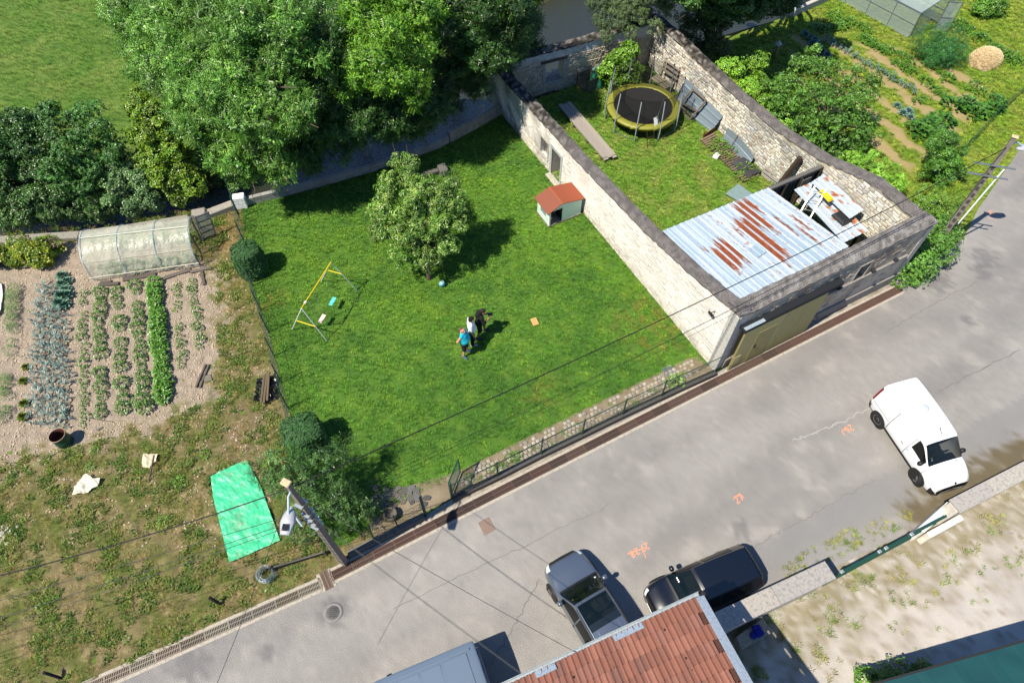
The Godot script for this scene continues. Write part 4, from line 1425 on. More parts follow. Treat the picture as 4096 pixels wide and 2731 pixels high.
	part_box(yb,"body",Transform3D(Basis(Vector3.UP,-.05),Vector3(0,.06,0)),Vector3(.22,.1,.62),base_mat("yellow_plastic",Color(.85,.72,.05),.5),.02)
	part_box(yb,"rim",Transform3D(Basis(Vector3.UP,-.05),Vector3(0,.02,0)),Vector3(.27,.03,.67),mat.yellow_plastic,.01)
	var bc := yard("black_cover","black plastic cover resting on the lower metal roof","cover",Vector3(7.95,2.1,-2.6),.0)
	s = stc(Color(.17,.17,.18))
	loft(s,[rect_ring(.26,.34,.0),rect_ring(.25,.33,.06),rect_ring(.2,.27,.13)],true,false)
	obj("shell",s,mat.paint,bc)
	var gs := yard("grey_sack","heap of pale grey plastic sacks beside the tyre under the screen","sack",Vector3(6.95,.0,-3.95))
	s = stc(Color(.55,.58,.6))
	for k in 4:
		lathe(s,at(Vector3(rr(-.3,.3),.0,rr(-.4,.4)),rr(0,3)),[Vector2(.3,.0),Vector2(.34,.2),Vector2(.22,.45),Vector2(.06,.6)],7,true,false)
	obj("bags",s,mat.paint,gs)
	var bd := yard("leaning_board","brown board panel leaning under the low metal roof edge","board",Vector3(7.1,0,-2.3))
	part_box(bd,"panel",Transform3D(Basis(Vector3(0,0,1),.35),Vector3(0,.8,0)),Vector3(.04,1.7,1.0),wood_mat(Color(.4,.36,.33)))
	# window frame white brackets on the wall near the street
	for k in 2:
		var wb := yard("white_bracket",["white metal bracket on the street wall nearest the corner","white metal bracket on the street wall beside the low roof"][k],"bracket",Vector3(8.9 - k * .75,2.9,-.56))
		part_tube(wb,"arm",[Vector3(0,0,0),Vector3(.0,.5,-.02),Vector3(.28,.5,-.02)],.016,Color(.9,.9,.88),mat.dull,5)
func rect_ring(x: float,z: float,y: float) -> PackedVector3Array:
	return PackedVector3Array([Vector3(-x,y,-z),Vector3(x,y,-z),Vector3(x,y,z),Vector3(-x,y,z)])
func bin_ring(r: float,y: float) -> PackedVector3Array:
	var o := PackedVector3Array()
	var c := r * .72
	for q in [Vector2(-c,-r),Vector2(c,-r),Vector2(r,-c),Vector2(r,c),Vector2(c,r),Vector2(-c,r),Vector2(-r,c),Vector2(-r,-c)]:
		o.append(Vector3(q.x,y,q.y))
	return o
func block_wall(called: String,label: String,pts: Array,courses: int,tone: Color,y0 := .0):
	var w := thing(called,label,"wall",Vector3(pts[0].x,0,pts[0].z))
	var shared := []
	for k in 4:
		shared.append(plank_mesh(Vector3(.392,.192,.2),.008))
	var mats := []
	for k in 4:
		var m: StandardMaterial3D = mat.concrete.duplicate()
		m.vertex_color_use_as_albedo = false
		m.albedo_color = vary(tone,.07)
		mats.append(m)
	var run := .0
	for i in pts.size() - 1:
		var a: Vector3 = pts[i] - w.position
		var b: Vector3 = pts[i + 1] - w.position
		var d := b - a
		var n := maxi(1,int(round(d.length() / .4)))
		var yaw := atan2(-d.z,d.x)
		for c in courses:
			for k in n:
				var f := (k + (.5 if c % 2 == 0 else .52)) / n
				var o := mesh_node("block",shared[rng.randi() % 4],mats[rng.randi() % 4],w)
				o.position = a.lerp(b,f) + Vector3(rr(-.004,.004),y0 + .1 + c * .2,rr(-.004,.004))
				o.rotation.y = yaw + rr(-.01,.01)
				o.scale.x = d.length() / n / .4
	return w
func chain_fence(called: String,label: String,pts: Array,y0: float,high: float,cell: float,wire: float,m: Material,post: float,post_every := .0) -> Node3D:
	var f := thing(called,label,"fence",pts[0])
	var s := st()
	for i in pts.size() - 1:
		var a: Vector3 = pts[i] - pts[0] + Vector3(0,y0,0)
		var b: Vector3 = pts[i + 1] - pts[0] + Vector3(0,y0,0)
		var d := b - a
		var n := int(d.length() / cell)
		var rows := int(high / cell)
		for k in n:
			var p := a.lerp(b,float(k) / n)
			var q := a.lerp(b,float(k + 1) / n)
			for r in rows:
				var lo := Vector3(0,r * cell,0)
				var hi := Vector3(0,(r + 1) * cell,0)
				if (k + r) % 2 == 0:
					thin(s,p + lo,q + hi,wire)
				else:
					thin(s,p + hi,q + lo,wire)
		for yy in [.02,high * .5,high - .01]:
			thin(s,a + Vector3(0,yy,0),b + Vector3(0,yy,0),wire * 1.6)
	var net := obj("wire_mesh",s,m,f)
	net.set_meta("kind","stuff")
	if post > .0:
		for i in pts.size():
			var p: Vector3 = pts[i] - pts[0]
			s = st()
			tube(s,[p,p + Vector3(0,y0 + high + .06,0)],post,8)
			obj("post",s,m,f)
	return f
func thin(s: SurfaceTool,a: Vector3,b: Vector3,r: float):
	var d := (b - a).normalized()
	var x := d.cross(Vector3(.2,.3,.9)).normalized() * r
	var y := d.cross(x)
	s.set_smooth_group(-1)
	quad(s,a - x,a + x,b + x,b - x)
	quad(s,a - y,a + y,b + y,b - y)
func leaf_shape(kind: String) -> ArrayMesh:
	if lib.has("leaf_" + kind):
		return lib["leaf_" + kind]
	var s := st()
	match kind:
		"small":
			for k in 5:
				var a := TAU * k / 5.0 + rr(-.3,.3)
				one_leaf(s,Vector3.ZERO,Vector3(cos(a),rr(.2,.9),sin(a)).normalized(),.05,.022,.2)
		"oval":
			for k in 6:
				var a := TAU * k / 6.0 + rr(-.4,.4)
				one_leaf(s,Vector3(cos(a),0,sin(a)) * .03,Vector3(cos(a),rr(.0,.9),sin(a)).normalized(),.12,.065,.35)
		"ash":
			for side in [-1,1]:
				for k in 5:
					var p := Vector3(0,.02 + k * .055,0).rotated(Vector3(1,0,0),k * .1)
					one_leaf(s,p,Vector3(side * .95,.45,.25 + k * .05).normalized(),.13,.032,.3)
			one_leaf(s,Vector3(0,.28,.05),Vector3(0,.9,.5),.14,.035,.3)
			one_leaf(s,Vector3.ZERO,Vector3(.3,.5,-.8),.16,.04,.3)
		"long":
			for k in 7:
				var a := TAU * k / 7.0 + rr(-.4,.4)
				one_leaf(s,Vector3(0,k * .015,0),Vector3(cos(a),rr(-.2,.6),sin(a)).normalized(),.17,.04,.6)
		"round":
			for k in 5:
				var a := TAU * k / 5.0 + rr(-.4,.4)
				one_leaf(s,Vector3(cos(a),0,sin(a)) * .04,Vector3(cos(a),rr(.0,.6),sin(a)).normalized(),.11,.095,.3)
		"needle":
			for k in 9:
				var a := TAU * k / 9.0 + rr(-.4,.4)
				one_leaf(s,Vector3.ZERO,Vector3(cos(a),rr(.3,1.2),sin(a)).normalized(),.16,.008,.2)
	s.generate_normals()
	var m := s.commit()
	lib["leaf_" + kind] = m
	return m
func one_leaf(s: SurfaceTool,o: Vector3,d: Vector3,length: float,width: float,droop: float):
	var side := d.cross(Vector3(.05,1,.02)).normalized() * width * .5
	var up := side.cross(d).normalized()
	if up.y < 0:
		up = -up
	s.set_smooth_group(-1)
	var m := o + d * length * .45 + up * length * .04
	var tip := o + d * length - Vector3(0,length * droop,0)
	var fold := up * width * .18
	tri(s,o,m + side + fold,m)
	tri(s,o,m,m - side + fold)
	tri(s,m,m + side + fold,tip)
	tri(s,m,tip,m - side + fold)
# leaves spread over lumps; each lump is centre,radius
func foliage(called: String,parent: Node,lumps: Array,per_m2: float,kind: String,size: Vector2,tints: Array,m: Material,shell := .35,up_bias := .35,floor_y := -99.0) -> MultiMeshInstance3D:
	var places := []
	var cols := []
	var parts := []
	for l in lumps:
		var whole: Vector3 = l[1] if l[1] is Vector3 else Vector3.ONE * l[1]
		if whole.x < .62 or kind == "needle":
			parts.append([l[0],whole])
			continue
		parts.append([l[0],whole * .6])
		for k in 9:
			var d := Vector3(rng.randfn(),rng.randfn() + .35,rng.randfn()).normalized()
			parts.append([l[0] + d * whole * rr(.65,1.0),whole * Vector3(1,.55,1) * rr(.25,.46)])
	for l in parts:
		var c: Vector3 = l[0]
		var r: Vector3 = l[1]
		var area := 4.0 * PI * pow((pow(r.x * r.y,1.6) + pow(r.x * r.z,1.6) + pow(r.y * r.z,1.6)) / 3.0,1.0 / 1.6)
		var n := int(area * per_m2)
		var tone := rr(.86,1.14)
		var off := rr(0,50)
		for i in n:
			var d := Vector3(rng.randfn(),rng.randfn(),rng.randfn()).normalized()
			var bump := 1.0 + terrain_noise.get_noise_3d(d.x * 4.0 + off,d.y * 4.0,d.z * 4.0) * .45
			var f := bump * (1.0 - shell * pow(rng.randf(),1.4))
			var p := c + d * r * f
			if p.y < floor_y or terrain_noise.get_noise_3d(p.x * 2.6 + off,p.y * 2.6,p.z * 2.6) < -.16:
				continue
			var nrm := (d / r).normalized().lerp(Vector3.UP,up_bias).normalized()
			nrm = (nrm + Vector3(rr(-1,1),rr(-1,1),rr(-1,1)) * .55).normalized()
			places.append(Transform3D(facing(nrm,rr(0,TAU)).scaled_local(Vector3.ONE * rr(size.x,size.y)),p))
			var t: Color = tints[rng.randi() % tints.size()]
			cols.append(vary(t * tone,.13))
	return scatter(called,leaf_shape(kind),places,cols,m,parent)
func limbs(tree: Node3D,foot: Vector3,lumps: Array,r: float,c: Color,every := 1):
	var s := stc(c)
	var top := Vector3.ZERO
	for l in lumps:
		top += l[0]
	top /= lumps.size()
	var fork := foot.lerp(top,.45)
	fork.x = lerpf(foot.x,top.x,.25)
	fork.z = lerpf(foot.z,top.z,.25)
	tube(s,[foot - Vector3(0,.1,0),foot.lerp(fork,.5) + Vector3(.05,0,.04),fork],[r * 1.25,r,r * .8],9)
	obj("trunk",s,mat.wood,tree)
	s = stc(c)
	for i in range(0,lumps.size(),every):
		var e: Vector3 = lumps[i][0]
		var m := fork.lerp(e,.5) + Vector3(0,(e - fork).length() * .1,0)
		tube(s,[fork.lerp(foot,.15),m,e,e + (e - m) * .5],[r * .55,r * .32,r * .16,r * .05],6,false)
	obj("limbs",s,mat.wood,tree)
func topiary(label: String,at_: Vector3,r: float,h: float,power: float):
	var t := thing("clipped_bush",label,"bush",at_)
	var s := stc(Color(.1,.2,.1))
	lathe(s,Transform3D.IDENTITY,[Vector2(r * .6,.0),Vector2(r * .86,h * .2),Vector2(r * .9,h * .6),Vector2(r * .8,h * .85),Vector2(r * .5,h * .96),Vector2(.01,h * .98)],20)
	obj("core",s,mat.dull,t)
	var places := []
	var cols := []
	for i in 5200:
		var a := rr(0,TAU)
		var sq := pow(pow(absf(cos(a + .5)),power) + pow(absf(sin(a + .5)),power),-1.0 / power)
		var k := rng.randf()
		var p: Vector3
		var n: Vector3
		if k < .3:
			var q := sqrt(rng.randf()) * r * .86
			p = Vector3(cos(a) * q * sq,h * (.98 - .16 * pow(q / r,4.0)),sin(a) * q * sq)
			n = Vector3(cos(a) * q / r * .6,1,sin(a) * q / r * .6).normalized()
		else:
			var y := rr(.05,.94) * h
			var q := r * (.72 + .26 * sin(PI * clampf(y / h * .75 + .2,0,1)))
			p = Vector3(cos(a) * q * sq,y,sin(a) * q * sq)
			n = Vector3(cos(a),.25,sin(a)).normalized()
		p += n * n2(Vector2(a * 3.0,p.y * 3.0),2.0) * .09
		places.append(Transform3D(facing((n + Vector3(rr(-1,1),rr(-1,1),rr(-1,1)) * .5).normalized(),rr(0,TAU)).scaled_local(Vector3.ONE * rr(.7,1.2)),p))
		cols.append(vary([Color(.19,.34,.17),Color(.24,.4,.2)][rng.randi() % 2],.16))
	scatter("clipped_leaves",leaf_shape("small"),places,cols,mat.leaf_dull,t)
func build_lawn_things():
	# river walls
	block_wall("block_wall","long low wall of grey concrete blocks along the river side of the lawn",[Vector3(-12.25,0,-22.92),Vector3(-9.73,0,-23.89),Vector3(-6.81,0,-25.14),Vector3(-3.78,0,-26.79),Vector3(-3.16,0,-27.25)],2,Color(.58,.575,.55))
	block_wall("block_wall","taller stepped end of the block wall meeting the barn corner",[Vector3(-3.12,0,-27.28),Vector3(-1.72,0,-28.44),Vector3(-.58,0,-29.48)],3,Color(.6,.58,.54))
	var pier := thing("block_pier","pale concrete block pier at the west end of the block wall","pier",Vector3(-12.41,0,-22.8),.2)
	for k in 3:
		part_box(pier,"block",at(Vector3(0,.12 + k * .22,0)),Vector3(.5,.215,.36),mat.concrete,.012)
	var s := stc(Color(.55,.53,.49))
	var rw := thing("river_wall","low worn concrete river wall behind the plastic tunnel and beds","wall",Vector3(-19.17,0,-20.86))
	var pts := [Vector3(-23.74,0,-20.47),Vector3(-22.64,0,-20.6),Vector3(-19.19,0,-20.91),Vector3(-17.09,0,-21.33),Vector3(-14.62,0,-21.92)]
	for i in pts.size() - 1:
		s = stc(vary(Color(.56,.54,.5),.04))
		bar(s,pts[i] - rw.position + Vector3(0,-.3,0),pts[i + 1] - rw.position + Vector3(0,-.3,0),.42,1.0,.03)
		obj("wall_length",s,mat.concrete,rw)
	rw = thing("river_wall","short sloping concrete river wall between the tunnel door and the block pier","wall",Vector3(-13.87,0,-22.08))
	s = stc(Color(.6,.58,.54))
	bar(s,Vector3(-13.75,0,-22.17) - rw.position + Vector3(0,-.15,0),Vector3(-12.52,0,-22.86) - rw.position + Vector3(0,-.1,0),.4,.9,.03)
	obj("wall_length",s,mat.concrete,rw)
	s = stc(Color(.57,.55,.52))
	box(s,at(Vector3(-14.13,0,-22.08) - rw.position + Vector3(0,.05,0),.25),Vector3(.6,.7,.45),.03)
	obj("sluice_block",s,mat.concrete,rw)
	# stone bank below the lawn edge
	var bank := st()
	bank.set_color(Color(.3,.28,.23))
	for i in bank_south.size() - 1:
		var a: Vector2 = bank_south[i]
		var b: Vector2 = bank_south[i + 1]
		if a.x < -61 or b.x > 51:
			continue
		var n := Vector2(b.y - a.y,a.x - b.x).normalized() * .05
		quad(bank,Vector3(a.x + n.x,-1.5,a.y + n.y),Vector3(b.x + n.x,-1.5,b.y + n.y),Vector3(b.x,-.01,b.y),Vector3(a.x,-.01,a.y))
	struct("river_bank",bank,mat.concrete)
	# west fence of the lawn
	var fence_pts := [Vector3(-12.39,0,-22.08),Vector3(-11.81,0,-20.55),Vector3(-11.36,0,-19.29),Vector3(-10.95,0,-18.13),Vector3(-10.33,0,-16.85),Vector3(-9.79,0,-15.74),Vector3(-9.34,0,-14.59),Vector3(-8.83,0,-13.38),Vector3(-8.36,0,-12.26),Vector3(-7.85,0,-11.06)]
	chain_fence("wire_fence","sagging green wire fence between the vegetable plot and the lawn",fence_pts,.02,1.25,.12,.004,mat.green_paint,.024)
	chain_fence("wire_fence","short green wire fence end standing over the water by the block pier",[Vector3(-13.06,.1,-23.52),Vector3(-12.47,0,-22.3)],.0,1.1,.12,.004,mat.green_paint,.02)
	var laid := thing("black_plastic_sheet","crumpled black plastic sheet weighed down by old timbers at the fence","plastic sheet",Vector3(-9.32,0,-13.05),.1)
	s = stc(Color(.07,.07,.075))
	var grid := func(i: int,j: int) -> Vector3:
		var p := Vector2(-.42 + i * .084,-.5 + j * .1)
		return Vector3(p.x * (1.0 + .15 * n2(p,4.0)),.05 + absf(n2(p,9.0,7.0)) * .22,p.y)
	s.set_smooth_group(-1)
	for i in 10:
		for j in 10:
			quad(s,grid.call(i,j),grid.call(i + 1,j),grid.call(i + 1,j + 1),grid.call(i,j + 1))
	obj("sheet",s,base_mat("black_film",Color(.05,.05,.055),.3),laid)
	var tb := thing("old_timber","short grey timbers lying on the black plastic sheet","timber",Vector3(-9.33,0,-13.05),.12)
	for k in 3:
		part_box(tb,"timber",Transform3D(Basis(Vector3.UP,rr(-.1,.1)),Vector3(-.08 + k * .1,.22 + rr(0,.04),rr(-.08,.08))),Vector3(.08,.06,1.25),wood_mat(vary(Color(.42,.36,.28),.1)))
	# street fence,its low wall,gate and cobble strip
	var low_pts := [Vector3(7.81,0,-13.75),Vector3(5.6,0,-12.67),Vector3(4.08,0,-11.9),Vector3(2.55,0,-11.1),Vector3(1.04,0,-10.32),Vector3(-.5,0,-9.48),Vector3(-2.04,0,-8.7)]
	var lw := thing("low_street_wall","low dark street wall carrying the green wire fence along the lawn","wall",low_pts[0])
	for i in low_pts.size() - 1:
		s = stc(vary(Color(.3,.29,.28),.06))
		bar(s,low_pts[i] - low_pts[0] + Vector3(0,.1,0),low_pts[i + 1] - low_pts[0] + Vector3(0,.1,0),.2,.3,.02)
		obj("wall_length",s,mat.concrete,lw)
	var fp := []
	for p in low_pts:
		fp.append(p + Vector3(0,.02,0))
	var sf := chain_fence("street_fence","green wire fence on the low wall between the lawn and the street drain",fp,.24,1.0,.11,.004,base_mat("fence_wire",Color(.3,.38,.34),.5),.0)
	for i in range(1,fp.size()):
		s = st()
		tube(s,[fp[i] - fp[0] + Vector3(0,.2,0),fp[i] - fp[0] + Vector3(0,1.36,0)],.028,8)
		obj("post",s,mat.green_paint,sf)
	s = st()
	for i in fp.size() - 1:
		tube(s,[fp[i] - fp[0] + Vector3(0,1.25,0),fp[i + 1] - fp[0] + Vector3(0,1.25,0)],.016,6)
	obj("top_rail",s,mat.green_paint,sf)
	var gt := thing("garden_gate","open green tube and wire garden gate swung in at the lawn entrance","gate",Vector3(-2.1,0,-8.82))
	var g1 := Vector3(-1.82,0,-9.67) - gt.position
	s = st()
	for e in [[Vector3(0,.1,0),Vector3(0,1.25,0)],[Vector3(0,1.2,0),g1 + Vector3(0,1.2,0)],[g1 + Vector3(0,1.2,0),g1 + Vector3(0,.15,0)],[g1 + Vector3(0,.15,0),Vector3(0,.15,0)]]:
		tube(s,e,.026,8)
	obj("frame",s,mat.green_paint,gt)
	s = st()
	for k in 12:
		thin(s,g1 * (k / 12.0) + Vector3(0,.15,0),g1 * (k / 12.0) + Vector3(0,1.2,0),.005)
		thin(s,Vector3(0,.15 + k * .0875,0),g1 + Vector3(0,.15 + k * .0875,0),.005)
	obj("wire_mesh",s,mat.fence_wire,gt)
	for q in [[Vector3(-2.07,0,-8.79),1.3,"green gate post at the right of the lawn entrance"],[Vector3(-2.94,0,-8.16),1.65,"taller green gate post at the left of the lawn entrance"]]:
		var po := thing("gate_post",q[2],"post",q[0])
		s = st()
		box(s,at(Vector3(0,q[1] * .5,0),-.5),Vector3(.08,q[1],.08),.01)
		obj("shaft",s,mat.green_paint,po)
	chain_fence("wire_fence","green wire fence in the leaf shade left of the lawn entrance",[Vector3(-2.96,0,-8.14),Vector3(-3.82,0,-7.7),Vector3(-4.58,0,-7.3)],.05,1.1,.12,.004,mat.green_paint,.024)
	lw = thing("low_street_wall","low stone kerb wall left of the lawn entrance under the bushes","wall",Vector3(-2.18,0,-8.59))
	s = stc(Color(.42,.4,.37))
	for q in [[Vector3(-2.97,0,-8.09),Vector3(-3.95,0,-7.57)],[Vector3(-3.95,0,-7.55),Vector3(-5.38,0,-6.8)]]:
		bar(s,q[0] - lw.position + Vector3(0,.06,0),q[1] - lw.position + Vector3(0,.06,0),.22,.26,.02)
	obj("wall_length",s,mat.concrete,lw)
	var strip := PackedVector2Array([Vector2(7.26,-14.63),Vector2(7.81,-13.95),Vector2(5.61,-12.82),Vector2(2.56,-11.24),Vector2(-.51,-9.62),Vector2(-1.95,-8.82),Vector2(-2.98,-8.26),Vector2(-4.59,-7.42),Vector2(-4.96,-8.05),Vector2(-4.75,-8.82),Vector2(-3.43,-9.27),Vector2(-2.01,-9.71),Vector2(-1.02,-10.2),Vector2(1.34,-11.5),Vector2(3.68,-12.75),Vector2(6.53,-14.3)])
	sheet("cobble_bed",strip,.006,.2,func(p): return Color(.56,.5,.4).lerp(Color(.66,.6,.5),clampf(.5 + n2(p,2.0),0,1)),mat.soil,.02)
	var cob := []
	for k in 5:
		cob.append(plank_mesh(Vector3(.15,.1,.15) * rr(.9,1.1),.035))
	var cm := stone_tones([Color(.74,.71,.66),Color(.66,.63,.58),Color(.7,.66,.58),Color(.6,.57,.52)])
	var edge_a := [Vector3(6.99,0,-14.43),Vector3(3.68,0,-12.67),Vector3(1.34,0,-11.41),Vector3(-1.02,0,-10.12),Vector3(-2.08,0,-9.49)]
	var bed: Node = get_node("cobble_bed")
	var n := 0
	for i in edge_a.size() - 1:
		var a: Vector3 = edge_a[i]
		var b: Vector3 = edge_a[i + 1]
		var d := (b - a).normalized()
		var out := Vector3(-d.z,0,d.x)
		var steps := int((b - a).length() / .165)
		for k in steps:
			for row in 4:
				if n2(Vector2(k * .4 + i * 9.0,row),1.3) < -.12 or n >= 290:
					continue
				n += 1
				var o := mesh_node("cobble",cob[rng.randi() % 5],cm[rng.randi() % 4],bed)
				o.position = a.lerp(b,(k + .5 * (row % 2)) / steps) - out * (.08 + row * .16) + Vector3(0,.0 + rr(0,.02),0)
				o.rotation = Vector3(rr(-.1,.1),atan2(-d.z,d.x) + rr(-.15,.15),rr(-.1,.1))
	var flags: Node3D = thing("paving_flags","dark damp crazy paving slabs in the shade by the lawn entrance","paving",Vector3(-3.92,0,-8.74))
	for i in 34:
		var p := Vector3(rr(-.9,1.0),.02,rr(-.38,.42))
		var poly := PackedVector2Array()
		for k in 6:
			var a := TAU * k / 6.0 + rr(-.3,.3)
			poly.append(Vector2(cos(a),sin(a)) * rr(.1,.17))
		s = stc(vary(Color(.4,.39,.38),.16))
		prism(s,poly,.0,rr(.03,.05),at(p + Vector3(0,-.01,0),rr(0,3)))
		obj("flag",s,mat.stone,flags)
	var pot := thing("wicker_pot","round grey wicker-banded pot beside the kerb wall in the shade","pot",Vector3(-4.09,0,-8.11))
	s = stc(Color(.36,.34,.3))
	lathe(s,Transform3D.IDENTITY,[Vector2(.17,0),Vector2(.22,.12),Vector2(.23,.3),Vector2(.19,.32),Vector2(.18,.24),Vector2(.01,.22)],18)
	obj("bowl",s,mat.concrete,pot)
	for k in 18:
		part_box(pot,"cane",Transform3D(Basis(Vector3.UP,-TAU * k / 18.0),Vector3(cos(TAU * k / 18.0),0,sin(TAU * k / 18.0)) * .222 + Vector3(0,.14,0)),Vector3(.02,.2,.03),wood_mat(Color(.55,.48,.36)))
	var dg := thing("drain_grate","small square steel drain grate in the cobbles at the barn end of the lawn","drain",Vector3(6.08,0,-13.91),.49)
	for k in 9:
		part_box(dg,"bar",at(Vector3(-.16 + k * .04,.03,0)),Vector3(.014,.03,.36),mat.chrome,.002)
	for q in [[Vector3(0,.03,.19),Vector3(.4,.04,.03)],[Vector3(0,.03,-.19),Vector3(.4,.04,.03)],[Vector3(.19,.03,0),Vector3(.03,.04,.36)],[Vector3(-.19,.03,0),Vector3(.03,.04,.36)]]:
		part_box(dg,"frame",at(q[0]),q[1],mat.chrome,.003)
	# clipped bushes
	topiary("round clipped dark green bush standing against the wire fence near the tunnel",Vector3(-11.05,0,-18.95),.64,1.5,2.3)
	topiary("square-topped clipped dark green bush near the street end of the wire fence",Vector3(-7.28,0,-10.66),.7,1.6,5.0)
	build_swing()
	build_playhouse()
	var ball := thing("play_ball","turquoise and pale grey ball at the edge of the tree shadow","ball",Vector3(-2.94,0,-18.13))
	s = st(false)
	var sm := SphereMesh.new()
	sm.radius = .14
	sm.height = .28
	var bo := mesh_node("cover",sm,base_mat("ball_blue",Color(.1,.5,.55),.35),ball)
	bo.position.y = .14
	s = stc(Color(.72,.78,.76))
	lathe(s,Transform3D(Basis(Vector3(0,0,1),.5),Vector3(0,.14,0)),[Vector2(.128,.062),Vector2(.105,.096),Vector2(.06,.128),Vector2(.005,.143)],16)
	obj("pale_patch",s,mat.paint,ball)
	var wb := thing("wooden_panel","small tan wooden panel lying on the grass right of the people","board",Vector3(.92,0,-16.21),.35)
	part_box(wb,"panel",at(Vector3(0,.08,0)),Vector3(.26,.02,.36),wood_mat(Color(.86,.66,.4)),.004)
	var cb := thing("stone_bench","weathered stone beam and block lying in the shade behind the fruit tree","stone",Vector3(-3.83,0,-24.89),.42)
	part_box(cb,"beam",at(Vector3(-.2,.16,0)),Vector3(1.1,.2,.24),wood_mat(Color(.4,.39,.37)),.03)
	part_box(cb,"block",at(Vector3(.55,.2,.1)),Vector3(.4,.4,.55),wood_mat(Color(.42,.41,.39)),.04)
	# fallen leaves
	for q in [[535,690],[440,610],[930,790],[700,695],[560,780],[1300,640]]:
		pass
func build_swing():
	var sw := thing("garden_swing","white tube A-frame swing with a yellow top bar on the lawn","swing",Vector3(-7.8,0,-17.35))
	var o := sw.position
	var far := Vector3(-7.16,1.95,-17.75) - o
	var near := Vector3(-7.93,1.95,-15.47) - o
	for e in [[far,Vector3(-6.51,0,-17.88) - o],[far,Vector3(-8.1,0,-18.39) - o],[near,Vector3(-8.88,0,-15.86) - o],[near,Vector3(-7.4,0,-15.33) - o]]:
		part_tube(sw,"leg",[e[0],e[1]],.019,Color(.86,.87,.87),mat.paint)
	part_tube(sw,"top_bar",[far,near],.026,Color(.8,.7,.1),mat.paint)
	part_tube(sw,"cross_brace",[far.lerp(Vector3(-6.51,0,-17.88) - o,.4),far.lerp(Vector3(-8.1,0,-18.39) - o,.4)],.02,Color(.85,.75,.06),mat.paint)
	part_tube(sw,"cross_brace",[near.lerp(Vector3(-8.88,0,-15.86) - o,.55),near.lerp(Vector3(-7.4,0,-15.33) - o,.55)],.02,Color(.85,.75,.06),mat.paint)
	part_tube(sw,"sleeve",[far.lerp(near,.86),far.lerp(near,.9)],.05,Color(.9,.88,.84),mat.paint)
	var desc := [["child_swing","turquoise swing seat hanging at the far end of the yellow bar",.34,Color(.35,.78,.74)],["child_swing","pale pink swing seat hanging at the near end of the yellow bar",.72,Color(.92,.78,.72)]]
	var dir := (near - far).normalized()
	for q in desc:
		var top := far.lerp(near,q[2])
		var st_ := thing(q[0],q[1],"swing seat",o + Vector3(top.x + .12,0,top.z + .02))
		var yaw := atan2(dir.x,dir.z)
		part_box(st_,"seat",Transform3D(Basis(Vector3.UP,yaw),Vector3(0,.46,0)),Vector3(.17,.035,.42),base_mat("seat_" + str(q[2]),q[3],.5),.012)
		for sd in [-.19,.19]:
			part_tube(st_,"rope",[Vector3(0,.47,0) + dir * sd,Vector3(-.12,1.93,-.02) + dir * sd],.008,Color(.55,.58,.55),mat.dull,5)
